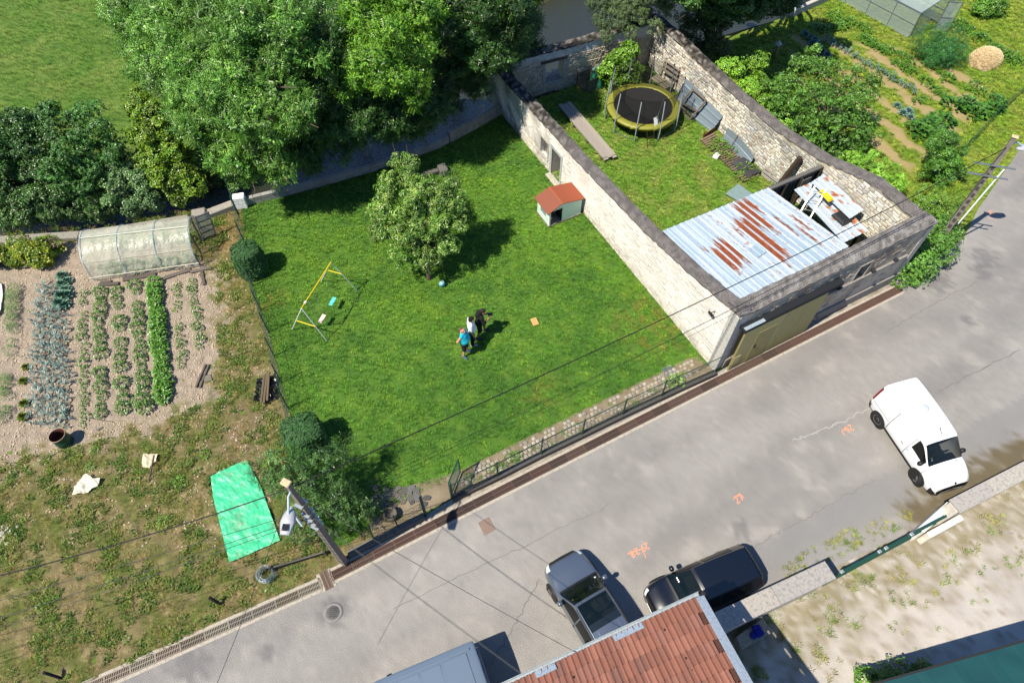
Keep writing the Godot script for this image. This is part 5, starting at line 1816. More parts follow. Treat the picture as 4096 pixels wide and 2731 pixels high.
func build_playhouse():
	var ph := thing("playhouse","small pale mint wooden playhouse with a rust-red felt roof by the barn","playhouse",barn_point(Vector3(-1.0,0,-10.1)),BARN_TURN)
	var mint := Color(.78,.87,.83)
	var wall := base_mat("mint_paint",mint,.6)
	var red := wood_mat(Color(.6,.3,.2))
	# x across,z towards the street; porch on the west half
	part_box(ph,"floor",at(Vector3(0,.05,0)),Vector3(1.75,.1,1.1),wood_mat(Color(.55,.52,.46)))
	part_box(ph,"wall",at(Vector3(.33,.5,.5)),Vector3(1.0,.82,.04),wall)
	part_box(ph,"wall",at(Vector3(.0,.5,-.5)),Vector3(1.7,.82,.04),wall)
	part_box(ph,"wall",at(Vector3(.83,.5,0)),Vector3(.04,.82,.96),wall)
	var inner := part_box(ph,"wall",at(Vector3(-.18,.52,-.28)),Vector3(.04,.85,.42),wall)
	part_box(ph,"door_opening",at(Vector3(-.18,.5,.2)),Vector3(.03,.7,.5),mat.dark_glass)
	var west := Node3D.new()
	for q in [[Vector3(-.83,.24,.02),Vector3(.04,.3,1.0)],[Vector3(-.83,.86,.02),Vector3(.04,.12,1.0)],[Vector3(-.83,.6,-.36),Vector3(.04,.5,.22)],[Vector3(-.83,.6,.38),Vector3(.04,.5,.28)]]:
		part_box(ph,"wall",at(q[0]),q[1],wall)
	west.free()
	var wn := part_box(ph,"window",at(Vector3(-.835,.6,.0)),Vector3(.02,.42,.5),mat.pane)
	part_box(ph,"post",at(Vector3(-.82,.48,.5)),Vector3(.08,.86,.08),base_mat("white_post",Color(.9,.92,.9),.6))
	part_box(ph,"bench",at(Vector3(-.45,.25,-.3)),Vector3(.5,.04,.3),wood_mat(Color(.6,.55,.48)))
	var s := stc(Color(.62,.34,.24))
	var rw := [Vector3(-.97,.88,.6),Vector3(-.97,.88,-.62),Vector3(-.24,1.2,-.6),Vector3(-.24,1.2,.58)]
	var re := [Vector3(-.24,1.2,.58),Vector3(-.24,1.2,-.6),Vector3(.94,.97,-.6),Vector3(.94,.97,.58)]
	for pl in [rw,re]:
		s = stc(Color(.63,.33,.22) if pl == re else Color(.58,.34,.26))
		s.set_smooth_group(-1)
		var up := Vector3(0,.035,0)
		quad(s,pl[0] + up,pl[1] + up,pl[2] + up,pl[3] + up)
		quad(s,pl[3],pl[2],pl[1],pl[0])
		for k in 4:
			quad(s,pl[k],pl[(k + 1) % 4],pl[(k + 1) % 4] + up,pl[k] + up)
		obj("roof_panel",s,mat.tile,ph)
	s = stc(Color(.66,.38,.26))
	bar(s,Vector3(-.24,1.242,.6),Vector3(-.24,1.242,-.62),.1,.02,.008)
	obj("ridge_strip",s,mat.tile,ph)
	for z in [.52,-.52]:
		s = stc(mint)
		s.set_smooth_group(-1)
		for q in [[Vector3(-.83,.9,z),Vector3(-.24,.9,z),Vector3(-.24,1.17,z)],[Vector3(-.24,1.17,z),Vector3(-.24,.9,z),Vector3(.85,.9,z)],[Vector3(-.24,1.17,z),Vector3(.85,.9,z),Vector3(.85,.97,z)]]:
			tri(s,q[0],q[1],q[2])
			tri(s,q[0] - Vector3(0,0,.03),q[2] - Vector3(0,0,.03),q[1] - Vector3(0,0,.03))
		obj("gable",s,mat.paint,ph)
func bush_mesh(n: int,r: float,h: float,length: float,width: float,droop: float,tints: Array,low := .1) -> ArrayMesh:
	var s := st()
	for i in n:
		var a := rr(0,TAU)
		var f := sqrt(rng.randf())
		var y := h * (low + (1.0 - low) * (1.0 - f * f * .8) * rr(.45,1.0))
		var p := Vector3(cos(a) * r * f,y,sin(a) * r * f)
		s.set_color(vary(tints[rng.randi() % tints.size()],.14))
		one_leaf(s,p,Vector3(cos(a) * (.3 + f),rr(.1,.8),sin(a) * (.3 + f)).normalized(),length * rr(.7,1.25),width * rr(.7,1.2),droop)
	s.generate_normals()
	return s.commit()
func strap_mesh(n: int,tall: float,width: float,out: float,tints: Array) -> ArrayMesh:
	var s := st()
	for i in n:
		var a := (.0 if i % 2 == 0 else PI) + rr(-.5,.5)
		s.set_color(vary(tints[rng.randi() % tints.size()],.12))
		var d := Vector3(cos(a),0,sin(a))
		var side := Vector3(-d.z,0,d.x) * width * .5
		var h := tall * rr(.7,1.1)
		var p0 := Vector3(0,.04,0)
		var p1 := d * out * .35 + Vector3(0,h * .7,0)
		var p2 := d * out * .85 + Vector3(0,h * rr(.75,.95),0)
		var p3 := d * out * rr(1.1,1.5) + Vector3(0,h * rr(.3,.6),0)
		s.set_smooth_group(-1)
		quad(s,p0 - side * .6,p0 + side * .6,p1 + side,p1 - side)
		quad(s,p1 - side,p1 + side,p2 + side * .8,p2 - side * .8)
		tri(s,p2 - side * .8,p2 + side * .8,p3)
	s.generate_normals()
	return s.commit()
func rosette_mesh(rings: int,r: float,h: float,tints: Array) -> ArrayMesh:
	var s := st()
	for k in rings:
		var f := 1.0 - float(k) / rings
		var n := 5 + int(f * 4)
		for i in n:
			var a := TAU * i / n + k * .7 + rr(-.15,.15)
			s.set_color(vary(tints[rng.randi() % tints.size()],.1))
			var d := Vector3(cos(a),0,sin(a))
			one_leaf(s,d * r * .12 + Vector3(0,h * (.25 + .5 * (1.0 - f)),0),(d * f + Vector3(0,.35 + (1.0 - f) * .9,0)).normalized(),r * (.45 + .55 * f),r * .62,.12)
	s.generate_normals()
	return s.commit()
# several plants of one kind,each a thing of its own
func plant_all(called: String,label: String,category: String,group: String,shapes: Array,m: Material,spots: Array,size: Vector2,order := "",part := "foliage"):
	var first := []
	for i in spots.size():
		var o: Node3D
		var k := i % shapes.size()
		var say := label if order == "" else "%s, %s from %s" % [label,nth(i + 1),order]
		if k >= first.size():
			o = thing(called,say,category,spots[i],rr(0,TAU),group)
			o.set_meta("base",called)
			mesh_node(part,shapes[k],m,o)
			first.append(o)
		else:
			o = dup(first[k],spots[i],rr(0,TAU),say)
		var z := rr(size.x,size.y)
		o.scale = Vector3(z,z * rr(.9,1.1),z)
func nth(i: int) -> String:
	return str(i) + ("th" if i % 100 > 10 and i % 100 < 14 else ["th","st","nd","rd","th","th","th","th","th","th"][i % 10])
func row(a: Vector3,b: Vector3,n: int,jitter: float,gaps := []) -> Array:
	var out := []
	for i in n:
		var f := (i + .5) / n
		var skip := false
		for g in gaps:
			if f > g[0] and f < g[1]:
				skip = true
		if not skip:
			out.append(a.lerp(b,f) + Vector3(rr(-jitter,jitter),.0,rr(-jitter,jitter)))
	return out
func loose_sheet(o: Node3D,called: String,poly: PackedVector2Array,cell: float,lift: float,c: Color,m: Material,wave := 3.0):
	var s := st(false)
	var lo := poly[0]
	var hi := poly[0]
	for p in poly:
		lo = lo.min(p)
		hi = hi.max(p)
	for j in int(ceil((hi.y - lo.y) / cell)):
		for i in int(ceil((hi.x - lo.x) / cell)):
			var a := lo + Vector2(i,j) * cell
			var turn := Geometry2D.is_polygon_clockwise(PackedVector2Array([a,a + Vector2(cell,0),a + Vector2(cell,cell)]))
			for cut in Geometry2D.intersect_polygons(PackedVector2Array([a,a + Vector2(cell,0),a + Vector2(cell,cell),a + Vector2(0,cell)]),poly):
				if Geometry2D.is_polygon_clockwise(cut) != turn:
					cut.reverse()
				for k in range(1,cut.size() - 1):
					for q in [cut[0],cut[k],cut[k + 1]]:
						s.set_color(c.lerp(Color(.5,.5,.4),clampf(n2(q,1.4,61.0) * .9 + n2(q,6.0) * .3 - .12,0,.6)))
						s.add_vertex(Vector3(q.x,.03 + lift * (.5 + .5 * n2(q,wave,o.position.x)) + lift * .5 * absf(n2(q,wave * 3.3,5.0)),q.y))
	obj(called,s,m,o)
func build_tunnel():
	var at0 := Vector3(-17.69,0,-18.39)
	var t := thing("plastic_tunnel","clear plastic tunnel greenhouse with blue hoops beside the river wall","greenhouse",at0,.18)
	var arc := func(x: float,f: float,r := .0) -> Vector3:
		var a := PI * f
		return Vector3(x,.5 + sin(a) * (1.06 + r),-1.06 + cos(a) * (1.06 + r)) if f > .0 and f < 1.0 else Vector3(x,.5,-1.06 + cos(a) * (1.06 + r))
	# film: from the near foot over the hoops to the far foot
	var s := st(false)
	var n := 60
	var m := 34
	var pt := func(i: int,j: int) -> Vector3:
		var x := -.05 + 4.42 * i / n
		var f := float(j) / m
		var wrinkle := n2(Vector2(x * 1.6,f * 4.0),2.0,3.0) * .05 + n2(Vector2(x * 1.5 + f * 4.0,f * 1.2),5.0,30.0) * .035
		var sag := -.05 * absf(sin(PI * x / 1.46)) * sin(PI * f)
		if f < .16:
			var k := f / .16
			return Vector3(x,.12 + .38 * k + wrinkle,.03 + wrinkle * 1.5)
		if f > .9:
			var k := (1.0 - f) / .1
			return Vector3(x,.05 + .45 * k,-2.13)
		return arc.call(x,clampf((f - .16) / .74,.001,.999),sag + wrinkle)
	for i in n:
		for j in m:
			quad(s,pt.call(i,j),pt.call(i + 1,j),pt.call(i + 1,j + 1),pt.call(i,j + 1))
	obj("film",s,mat.film,t)
	s = st(false)
	for j in 16:
		var f0 := j / 16.0
		var f1 := (j + 1) / 16.0
		var a: Vector3 = arc.call(-.04,clampf(f0,.001,.999))
		var b: Vector3 = arc.call(-.04,clampf(f1,.001,.999))
		quad(s,Vector3(a.x,.03,a.z),Vector3(b.x,.03,b.z),b,a)
	obj("end_film",s,mat.film,t)
	for x in [.0,1.45,2.9,4.32]:
		var hoop := []
		hoop.append(Vector3(x,0,0))
		for k in 17:
			hoop.append(arc.call(x,clampf(k / 16.0,.001,.999),.035))
		hoop.append(Vector3(x,0,-2.12))
		part_tube(t,"hoop",hoop,.012,Color(.55,.68,.76),mat.paint)
	part_tube(t,"ridge_pipe",[Vector3(0,1.58,-1.0),Vector3(4.35,1.58,-.9)],.016,Color(.8,.82,.76),mat.paint)
	part_tube(t,"side_pipe",[Vector3(-.1,.28,.06),Vector3(4.4,.32,.06)],.014,Color(.8,.78,.7),mat.paint)
	part_tube(t,"side_pipe",[Vector3(0,1.02,-.12),Vector3(4.3,1.02,-.12)],.008,Color(.7,.72,.64),mat.paint)
	for z in [-.1,-.75,-1.5,-2.05]:
		part_box(t,"door_post",at(Vector3(4.33,.55 if z < -.2 and z > -2 else .35,z)),Vector3(.06,1.5 if z < -.2 and z > -2 else .8,.06),wood_mat(Color(.36,.32,.28)))
	var door := Transform3D(Basis(Vector3.UP,.55) * Basis(Vector3(0,0,1),-.12),Vector3(4.45,.75,-1.55))
	s = st()
	var dm := part_box(t,"door",door * at(Vector3(.28,0,.0)),Vector3(.62,1.35,.012),mat.film)
	for k in 5:
		part_box(t,"door_slat",door * at(Vector3(.28,-.62 + k * .31,.02)),Vector3(.64,.05,.03),wood_mat(Color(.42,.4,.37)))
	for x in [-.02,.58]:
		part_box(t,"door_stile",door * at(Vector3(x,0,.02)),Vector3(.05,1.4,.035),wood_mat(Color(.62,.62,.6)))
	# crops inside
	var green := [Color(.26,.42,.14),Color(.33,.47,.18)]
	var spots := []
	for i in 11:
		spots.append(t.transform * Vector3(.4 + i * .36,0,-.35 + rr(-.1,.1)))
		spots.append(t.transform * Vector3(.4 + i * .36,0,-1.6 + rr(-.1,.1)))
	plant_all("tunnel_plant","green vegetable plant growing inside the plastic tunnel","plant","plants inside the tunnel",[bush_mesh(60,.24,.5,.13,.06,.3,green),bush_mesh(60,.2,.75,.12,.055,.3,green)],mat.leaf,spots,Vector2(.8,1.2))
func build_west_garden():
	build_tunnel()
	var dark := [Color(.24,.37,.14),Color(.31,.44,.17),Color(.36,.47,.2)]
	var lively := [Color(.28,.46,.13),Color(.36,.53,.17),Color(.32,.5,.15)]
	var blue := [Color(.4,.49,.46),Color(.46,.55,.52),Color(.34,.43,.4)]
	var pot := [bush_mesh(90,.26,.34,.12,.07,.35,dark),bush_mesh(80,.22,.3,.11,.065,.35,dark),bush_mesh(100,.28,.38,.12,.07,.35,dark)]
	var bean := [bush_mesh(120,.3,.42,.13,.085,.3,lively),bush_mesh(110,.27,.38,.12,.08,.3,lively)]
	plant_all("potato_plant","leafy potato plant in the first full row","plant","first potato row",pot,mat.leaf,row(Vector3(-17.3,0,-17.85),Vector3(-15.15,0,-11.77),16,.06,[[.3,.34],[.58,.64],[.8,.84]]),Vector2(.6,1.05),"the tunnel end")
	plant_all("potato_plant","leafy potato plant in the second full row","plant","second potato row",pot,mat.leaf,row(Vector3(-16.58,0,-17.95),Vector3(-14.43,0,-12.01),16,.06,[[.21,.26],[.4,.44],[.7,.74]]),Vector2(.55,1.0),"the tunnel end")
	plant_all("potato_plant","leafy potato plant in the third full row","plant","third potato row",pot,mat.leaf,row(Vector3(-15.91,0,-18.32),Vector3(-13.69,0,-12.04),17,.06,[[.14,.19],[.5,.54]]),Vector2(.6,1.1),"the tunnel end")
	plant_all("bean_plant","bright green plant in the dense row","plant","dense bean row",bean,mat.leaf,row(Vector3(-15.12,0,-18.28),Vector3(-13.03,0,-12.5),24,.04),Vector2(.85,1.1),"the tunnel end")
	var thin_ := [bush_mesh(34,.16,.2,.09,.06,.35,dark),bush_mesh(26,.13,.16,.08,.055,.35,dark)]
	plant_all("strawberry_plant","small strawberry plant beside the leek bed","plant","strawberry row",thin_,mat.leaf,row(Vector3(-17.96,0,-17.76),Vector3(-15.71,0,-11.47),26,.07,[[.1,.14],[.38,.44]]),Vector2(.7,1.3),"the tunnel end")
	plant_all("young_plant","young plant in the sparse row right of the beans","plant","sparse row by the beans",thin_,mat.leaf,row(Vector3(-14.23,0,-18.18),Vector3(-12.75,0,-13.95),15,.09,[[.3,.5]]),Vector2(.7,1.3),"the tunnel end")
	plant_all("young_plant","young plant in the last sparse row","plant","last sparse row",thin_,mat.leaf,row(Vector3(-13.63,0,-18.42),Vector3(-12.3,0,-14.96),14,.08),Vector2(.8,1.35),"the tunnel end")
	var leek := [strap_mesh(9,.4,.035,.28,blue),strap_mesh(8,.36,.032,.3,blue),strap_mesh(9,.42,.036,.24,blue)]
	var spots := []
	for k in 6:
		var f := k / 5.0
		spots = row(Vector3(-19.75,0,-17.35).lerp(Vector3(-18.45,0,-16.85),f),Vector3(-17.53,0,-11.5).lerp(Vector3(-16.25,0,-11.43),f),24,.06)
		plant_all("leek_plant","blue-green leek, %s column of the wide bed" % ["leftmost","second","third","fourth","fifth","rightmost"][k],"plant","leek bed",leek,mat.leaf_dull,spots,Vector2(.6,.95),"the top end")
	plant_all("leek_plant","outlying blue-green leek beside the cabbage clump","plant","leek bed",leek,mat.leaf_dull,row(Vector3(-19.84,0,-18.23),Vector3(-19.32,0,-17.35),4,.08) + row(Vector3(-19.52,0,-18.16),Vector3(-19.06,0,-17.35),4,.08),Vector2(.8,1.1),"the left")
	spots = []
	var cab := [rosette_mesh(4,.32,.3,[Color(.36,.5,.42),Color(.3,.44,.36)]),rosette_mesh(4,.29,.26,[Color(.36,.5,.42),Color(.32,.46,.38)])]
	plant_all("cabbage","large blue-green cabbage in the clump above the leeks","cabbage","cabbage clump by the leeks",cab,mat.leaf_dull,[Vector3(-19.12,0,-18.58),Vector3(-18.81,0,-18.32),Vector3(-18.98,0,-18.16),Vector3(-18.71,0,-17.85),Vector3(-18.72,0,-17.48),Vector3(-18.53,0,-17.53),Vector3(-18.66,0,-17.1),Vector3(-18.45,0,-17.05)],Vector2(.85,1.1),"the tunnel")
	var pale := rosette_mesh(3,.2,.12,[Color(.52,.62,.5),Color(.6,.66,.54)])
	plant_all("cabbage","pale grey-green cut cabbage lying at the bottom end of the leek bed","cabbage","",[pale],mat.leaf_dull,[Vector3(-16.65,0,-12.06)],Vector2(1,1))
	var let := [rosette_mesh(4,.2,.18,[Color(.38,.42,.14),Color(.32,.38,.12)])]
	var words := ["topmost of the four","second from the top","third from the top, the widest","lowest of the four"]
	var k := 0
	for p in [Vector3(-18.87,0,-14.06),Vector3(-18.7,0,-13.42),Vector3(-18.27,0,-12.43),Vector3(-18.08,0,-11.88)]:
		plant_all("lettuce","olive green lettuce left of the leek bed, %s" % words[k],"lettuce","lettuces by the leeks",let,mat.leaf,[p],Vector2(.9 + .12 * k,.95 + .12 * k))
		k += 1
	var feather := []
	for j in 2:
		feather.append(bush_mesh(110,.2,.34,.14,.014,.3,[Color(.28,.42,.16),Color(.34,.47,.2)]))
	plant_all("carrot_plant","feathery carrot top, upper run at far left","plant","carrots, upper run",feather,mat.leaf,row(Vector3(-20.92,0,-17.95),Vector3(-20.07,0,-15.67),11,.07),Vector2(.8,1.15),"the river end")
	plant_all("carrot_plant","feathery carrot top, lower run at far left","plant","carrots, lower run",feather,mat.leaf,row(Vector3(-19.42,0,-13.71),Vector3(-19.09,0,-12.63),7,.07) + row(Vector3(-19.95,0,-15.33),Vector3(-19.76,0,-14.65),2,.05) + row(Vector3(-18.95,0,-12.23),Vector3(-18.8,0,-11.72),3,.06),Vector2(.6,1.1),"the river end")
	# shrubs by the river wall
	for q in [["currant_bush","broad yellow-green currant bush left of the plastic tunnel",Vector3(-20.57,0,-19.53),1.0],["currant_bush","yellow-green currant bush cut by the left edge of the picture",Vector3(-22.13,0,-19.49),.75]]:
		var b := thing(q[0],q[1],"bush",q[2])
		var z: float = q[3]
		var lumps := []
		for j in 9:
			lumps.append([Vector3(rr(-.85,.85) * z,rr(.35,.7),rr(-.45,.35) * z),rr(.35,.5)])
		limbs(b,Vector3.ZERO,lumps,.04,Color(.3,.25,.2))
		foliage("leaves",b,lumps,70,"round",Vector2(.7,1.1),[Color(.4,.48,.1),Color(.46,.5,.12),Color(.33,.44,.1)],mat.leaf)
	# barrel
	var br := thing("steel_drum","open dark green steel drum with a rusty inside at the plot corner","drum",Vector3(-16.16,0,-10.87))
	var s := stc(Color(.1,.26,.2))
	lathe(s,Transform3D(Basis(Vector3(0,0,1),.03),Vector3.ZERO),[Vector2(.27,.0),Vector2(.28,.02),Vector2(.27,.2),Vector2(.285,.22),Vector2(.27,.24),Vector2(.27,.56),Vector2(.285,.58)],28,false)
	obj("shell",s,mat.paint,br)
	s = stc(Color(.32,.16,.12))
	lathe(s,Transform3D(Basis(Vector3(0,0,1),.03),Vector3.ZERO),[Vector2(.275,.585),Vector2(.262,.58),Vector2(.26,.3),Vector2(.26,.12),Vector2(.01,.1)],28,false)
	obj("rusty_inside",s,mat.tile,br)
	s = stc(Color(.62,.55,.45))
	lathe(s,Transform3D(Basis(Vector3(0,0,1),.03),Vector3.ZERO),[Vector2(.285,.57),Vector2(.29,.59),Vector2(.275,.6),Vector2(.27,.585)],28,false)
	obj("rim",s,mat.paint,br)
	# timbers lying about
	var grey := Color(.4,.37,.34)
	var timber := [
		["old grey plank lying at the near left foot of the plastic tunnel",Vector3(-17.45,0,-18.13),Vector3(-16.62,0,-18.23),.16],["second short grey plank beside the near left tunnel foot",Vector3(-17.42,0,-18.28),Vector3(-16.97,0,-18.35),.12],
		["long grey board lying along the tunnel above the second row",Vector3(-16.51,0,-18.42),Vector3(-15.2,0,-18.73),.2],["long grey board lying along the tunnel above the beans",Vector3(-14.79,0,-18.51),Vector3(-13.78,0,-18.99),.18],
		["grey board end beside the tunnel door",Vector3(-13.76,0,-18.85),Vector3(-12.94,0,-19.12),.16],["short dark post lying downhill from the tunnel door",Vector3(-13.29,0,-18.9),Vector3(-12.99,0,-18.16),.12],
		["left of two dark laths lying at the plot edge",Vector3(-12.04,0,-13.15),Vector3(-11.93,0,-14.18),.07],["right of two dark laths lying at the plot edge",Vector3(-11.88,0,-13.13),Vector3(-11.8,0,-14.18),.07],
		["thin stick lying beside the third row's lower end",Vector3(-13.51,0,-12.45),Vector3(-13.5,0,-12.86),.03],["bent stick lying on the soil above the drum",Vector3(-15.54,0,-11.82),Vector3(-14.72,0,-11.68),.025],["short stick lying just right of the drum",Vector3(-15.18,0,-11.32),Vector3(-15.01,0,-11.48),.03]]
	for q in timber:
		var o := thing("old_board",q[0],"board",(q[1] + q[2]) * .5)
		s = stc(vary(grey,.12))
		bar(s,q[1] - o.position + Vector3(0,.05,0),q[2] - o.position + Vector3(0,.05,0),q[3],minf(q[3],.05),.006)
		obj("board",s,mat.wood,o)
	var sq := thing("grey_slab","small square grey slab beside the two dark laths","slab",Vector3(-11.69,0,-13.55),.5)
	part_box(sq,"slab",at(Vector3(0,.04,0)),Vector3(.28,.04,.3),wood_mat(Color(.5,.47,.42)))
	# sheets of plastic
	var white := base_mat("white_film",Color(.86,.85,.8),.45)
	white.vertex_color_use_as_albedo = true
	white.vertex_color_is_srgb = true
	var gp := func(o: Node3D,list: Array) -> PackedVector2Array:
		var out := PackedVector2Array()
		for p in list:
			out.append(Vector2(p.x - o.position.x,p.z - o.position.z))
		return out
	var o := thing("green_tarpaulin","bright mint green tarpaulin spread on the rough ground beside the bushes","tarpaulin",Vector3(-9.08,0,-8.35))
	loose_sheet(o,"sheet",gp.call(o,[Vector3(-10.56,0,-9.54),Vector3(-10.23,0,-9.74),Vector3(-9.44,0,-10.15),Vector3(-8.72,0,-9.14),Vector3(-7.69,0,-7.27),Vector3(-8.28,0,-6.98),Vector3(-9.2,0,-6.54),Vector3(-9.65,0,-7.45),Vector3(-10.31,0,-8.82)]),.05,.1,Color(.25,.72,.52),tinted("tarp",Color.WHITE,.45),3.2)
	o = thing("white_plastic_bag","torn white plastic sheet lying alone on the rough grass","plastic sheet",Vector3(-14.77,0,-9.19))
	loose_sheet(o,"sheet",gp.call(o,[Vector3(-15.16,0,-8.85),Vector3(-15.11,0,-9.22),Vector3(-14.89,0,-9.59),Vector3(-14.63,0,-9.44),Vector3(-14.36,0,-9.43),Vector3(-14.37,0,-9.17),Vector3(-14.69,0,-8.88)]),.05,.22,Color(.95,.94,.9),white,3.5)
	o = thing("white_plastic_bag","crumpled white plastic bag caught on a leaning stake","plastic sheet",Vector3(-12.83,0,-10.05))
	loose_sheet(o,"sheet",gp.call(o,[Vector3(-13.08,0,-9.99),Vector3(-13.12,0,-10.32),Vector3(-12.84,0,-10.36),Vector3(-12.61,0,-10.37),Vector3(-12.63,0,-10.05),Vector3(-12.77,0,-9.82),Vector3(-12.99,0,-9.84)]),.05,.2,Color(.92,.87,.78),white,4.0)
	var sk := thing("leaning_stake","thin grey stake leaning through the crumpled white bag","stake",Vector3(-12.72,0,-9.33))
	s = stc(Color(.33,.31,.29))
	bar(s,Vector3.ZERO,Vector3(-12.51,.55,-10.12) - sk.position,.045,.045)
	obj("shaft",s,mat.wood,sk)
	o = thing("white_plastic_strip","strip of white plastic film at the left picture edge beside the carrots","plastic sheet",Vector3(-21.27,0,-17.35))
	loose_sheet(o,"sheet",gp.call(o,[Vector3(-22.13,0,-18.51),Vector3(-21.5,0,-18.16),Vector3(-21.22,0,-17.58),Vector3(-20.93,0,-16.63),Vector3(-21.15,0,-16.23)]),.06,.1,Color(.95,.95,.95),white,4.0)
	o = thing("white_rubble","patch of chalky white rubble at the left picture edge","rubble",Vector3(-16.94,0,-7.48))
	for i in 26:
		s = stc(vary(Color(.82,.8,.75),.08))
		box(s,Transform3D(spin(rr(0,6),rr(-.6,.6)),Vector3(rr(-.35,.35),.03,rr(-.3,.3))),Vector3(rr(.05,.12),.05,rr(.05,.1)),.015)
		obj("lump",s,mat.stone,o)
	# wire coil,low rail and angle-iron pegs by the street
	o = thing("wire_coil","coil of grey fence wire lying at the end of the low rail","wire coil",Vector3(-7.88,0,-6.14))
	s = stc(Color(.55,.6,.62))
	for i in 16:
		var ring := []
		var c := Vector3(rr(-.03,.03),.06 + i * .022,rr(-.03,.03))
		var r := rr(.2,.28)
		var tl := Basis(Vector3(cos(i * 1.0),0,sin(i * 1.0)),rr(-.2,.2))
		for j in 21:
			ring.append(c + tl * Vector3(cos(TAU * j / 20.0) * r,0,sin(TAU * j / 20.0) * r))
		tube(s,ring,.006,4,false)
	obj("wire",s,mat.steel,o)
	o = thing("low_rail","low wooden rail on short posts between the wire coil and the street pole","rail",Vector3(-7.78,0,-6.28))
	var e0 := Vector3(0,.32,0)
	var e1 := Vector3(-6.06,.32,-6.83) - o.position
	part_tube(o,"rail",[e0,e1],.035,Color(.42,.4,.37),mat.wood)
	for f in [.02,.98]:
		s = stc(Color(.3,.28,.26))
		var p := e0.lerp(e1,f)
		bar(s,Vector3(p.x,0,p.z),p + Vector3(0,.12,0),.09,.09,.01)
		obj("post",s,mat.wood,o)
	for q in [["rusted angle-iron peg leaning beside the street drain",Vector3(-9.2,0,-5.24),Vector3(-9.4,.55,-5.34)],["rusted angle-iron peg leaning near the bottom left corner",Vector3(-13.43,0,-3.13),Vector3(-13.76,.5,-3.23)]]:
		o = thing("iron_peg",q[0],"peg",q[1])
		s = stc(Color(.2,.19,.2))
		var tip: Vector3 = q[2] - q[1]
		bar(s,Vector3.ZERO,tip,.09,.012)
		bar(s,Vector3(.04,0,.03),tip + Vector3(.04,0,.03),.012,.09)
		obj("shaft",s,mat.dull,o)
	# weeds
	var weed := [bush_mesh(60,.24,.16,.1,.05,.3,[Color(.32,.48,.12),Color(.38,.53,.16)]),bush_mesh(40,.16,.14,.09,.045,.3,[Color(.3,.44,.14),Color(.42,.5,.2)])]
	spots = []
	for i in 40:
		var p := Vector2(rr(-17,-6),rr(-12.5,-2.6))
		if inside(p,lot_poly) and not inside(p,plot_poly) and n2(p,1.3,44.0) > -.1 and p.distance_to(Vector2(-9.08,-8.35)) > 1.9:
			spots.append(Vector3(p.x,0,p.y))
	plant_all("weed_clump","low green weed clump in the rough ground left of the street drain","weed","weeds in the rough ground",weed,mat.leaf,spots,Vector2(.4,.9))
func ground_text(parent: Node,text: String,p: Vector3,yaw: float,size: float,m: Material):
	var tm := TextMesh.new()
	var f := SystemFont.new()
	f.font_names = PackedStringArray(["Droid Sans"])
	tm.font = f
	tm.text = text
	tm.font_size = 32
	tm.pixel_size = size / 24.0
	tm.depth = .002
	var o := mesh_node("numeral",tm,m,parent)
	o.transform = Transform3D(Basis(Vector3.UP,yaw) * Basis(Vector3(1,0,0),-PI / 2),p)
func mark(label: String,text: String,p: Vector3,strokes: Array,size := .24,yaw := PI + .49):
	var o := thing("sprayed_mark",label,"marking",p)
	ground_text(o,text,Vector3(0,.0,0),yaw,size,mat.spray)
	for q in strokes:
		var s := st()
		bar(s,q[0] - p,q[1] - p,.022,.004)
		obj("stroke",s,mat.spray,o)
func drain_run(called: String,label: String,a: Vector3,b: Vector3,c: Color,wide: float):
	var o := thing(called,label,"drain",a)
	var d := (b - a).normalized()
	var yaw := atan2(-d.z,d.x)
	var n := maxi(1,int(round((b - a).length() / .75)))
	var pitch := (b - a).length() / n
	var s := st()
	var bars := 15
	for i in bars:
		for z in [-.25,.25]:
			box(s,at(Vector3(-.36 + i * .0505,0,z * wide)),Vector3(.022,.03,wide * .42))
	for z in [-.47,.0,.47]:
		box(s,at(Vector3(0,.002,z * wide)),Vector3(.745,.034,wide * .1))
	for x in [-.368,.368]:
		box(s,at(Vector3(x,.001,0)),Vector3(.014,.032,wide))
	s.generate_normals()
	var gm := s.commit()
	var mats := []
	for k in 4:
		var m: StandardMaterial3D = mat.iron.duplicate()
		m.albedo_color = vary(c,.12)
		mats.append(m)
	for i in n:
		var g := mesh_node("grate",gm,mats[rng.randi() % 4],o)
		g.scale.x = pitch / .75
		g.position = d * (.5 + i) * pitch + Vector3(0,.012 + rr(0,.004),0)
		g.rotation.y = yaw + rr(-.006,.006)
	s = stc(Color(.16,.15,.15))
	var side := Vector3(-d.z,0,d.x) * wide * .5
	quad(s,-side + Vector3(0,-.002,0),side + Vector3(0,-.002,0),b - a + side + Vector3(0,-.002,0),b - a - side + Vector3(0,-.002,0))
	obj("channel",s,mat.dull,o)
	for e in [-1.0,1.0]:
		s = stc(Color(.66,.63,.58))
		var off: Vector3 = side * e + side.normalized() * e * .06
		bar(s,off + Vector3(0,-.02,0),b - a + off + Vector3(0,-.02,0),.11,.056,.008)
		obj("concrete_edge",s,mat.concrete,o)
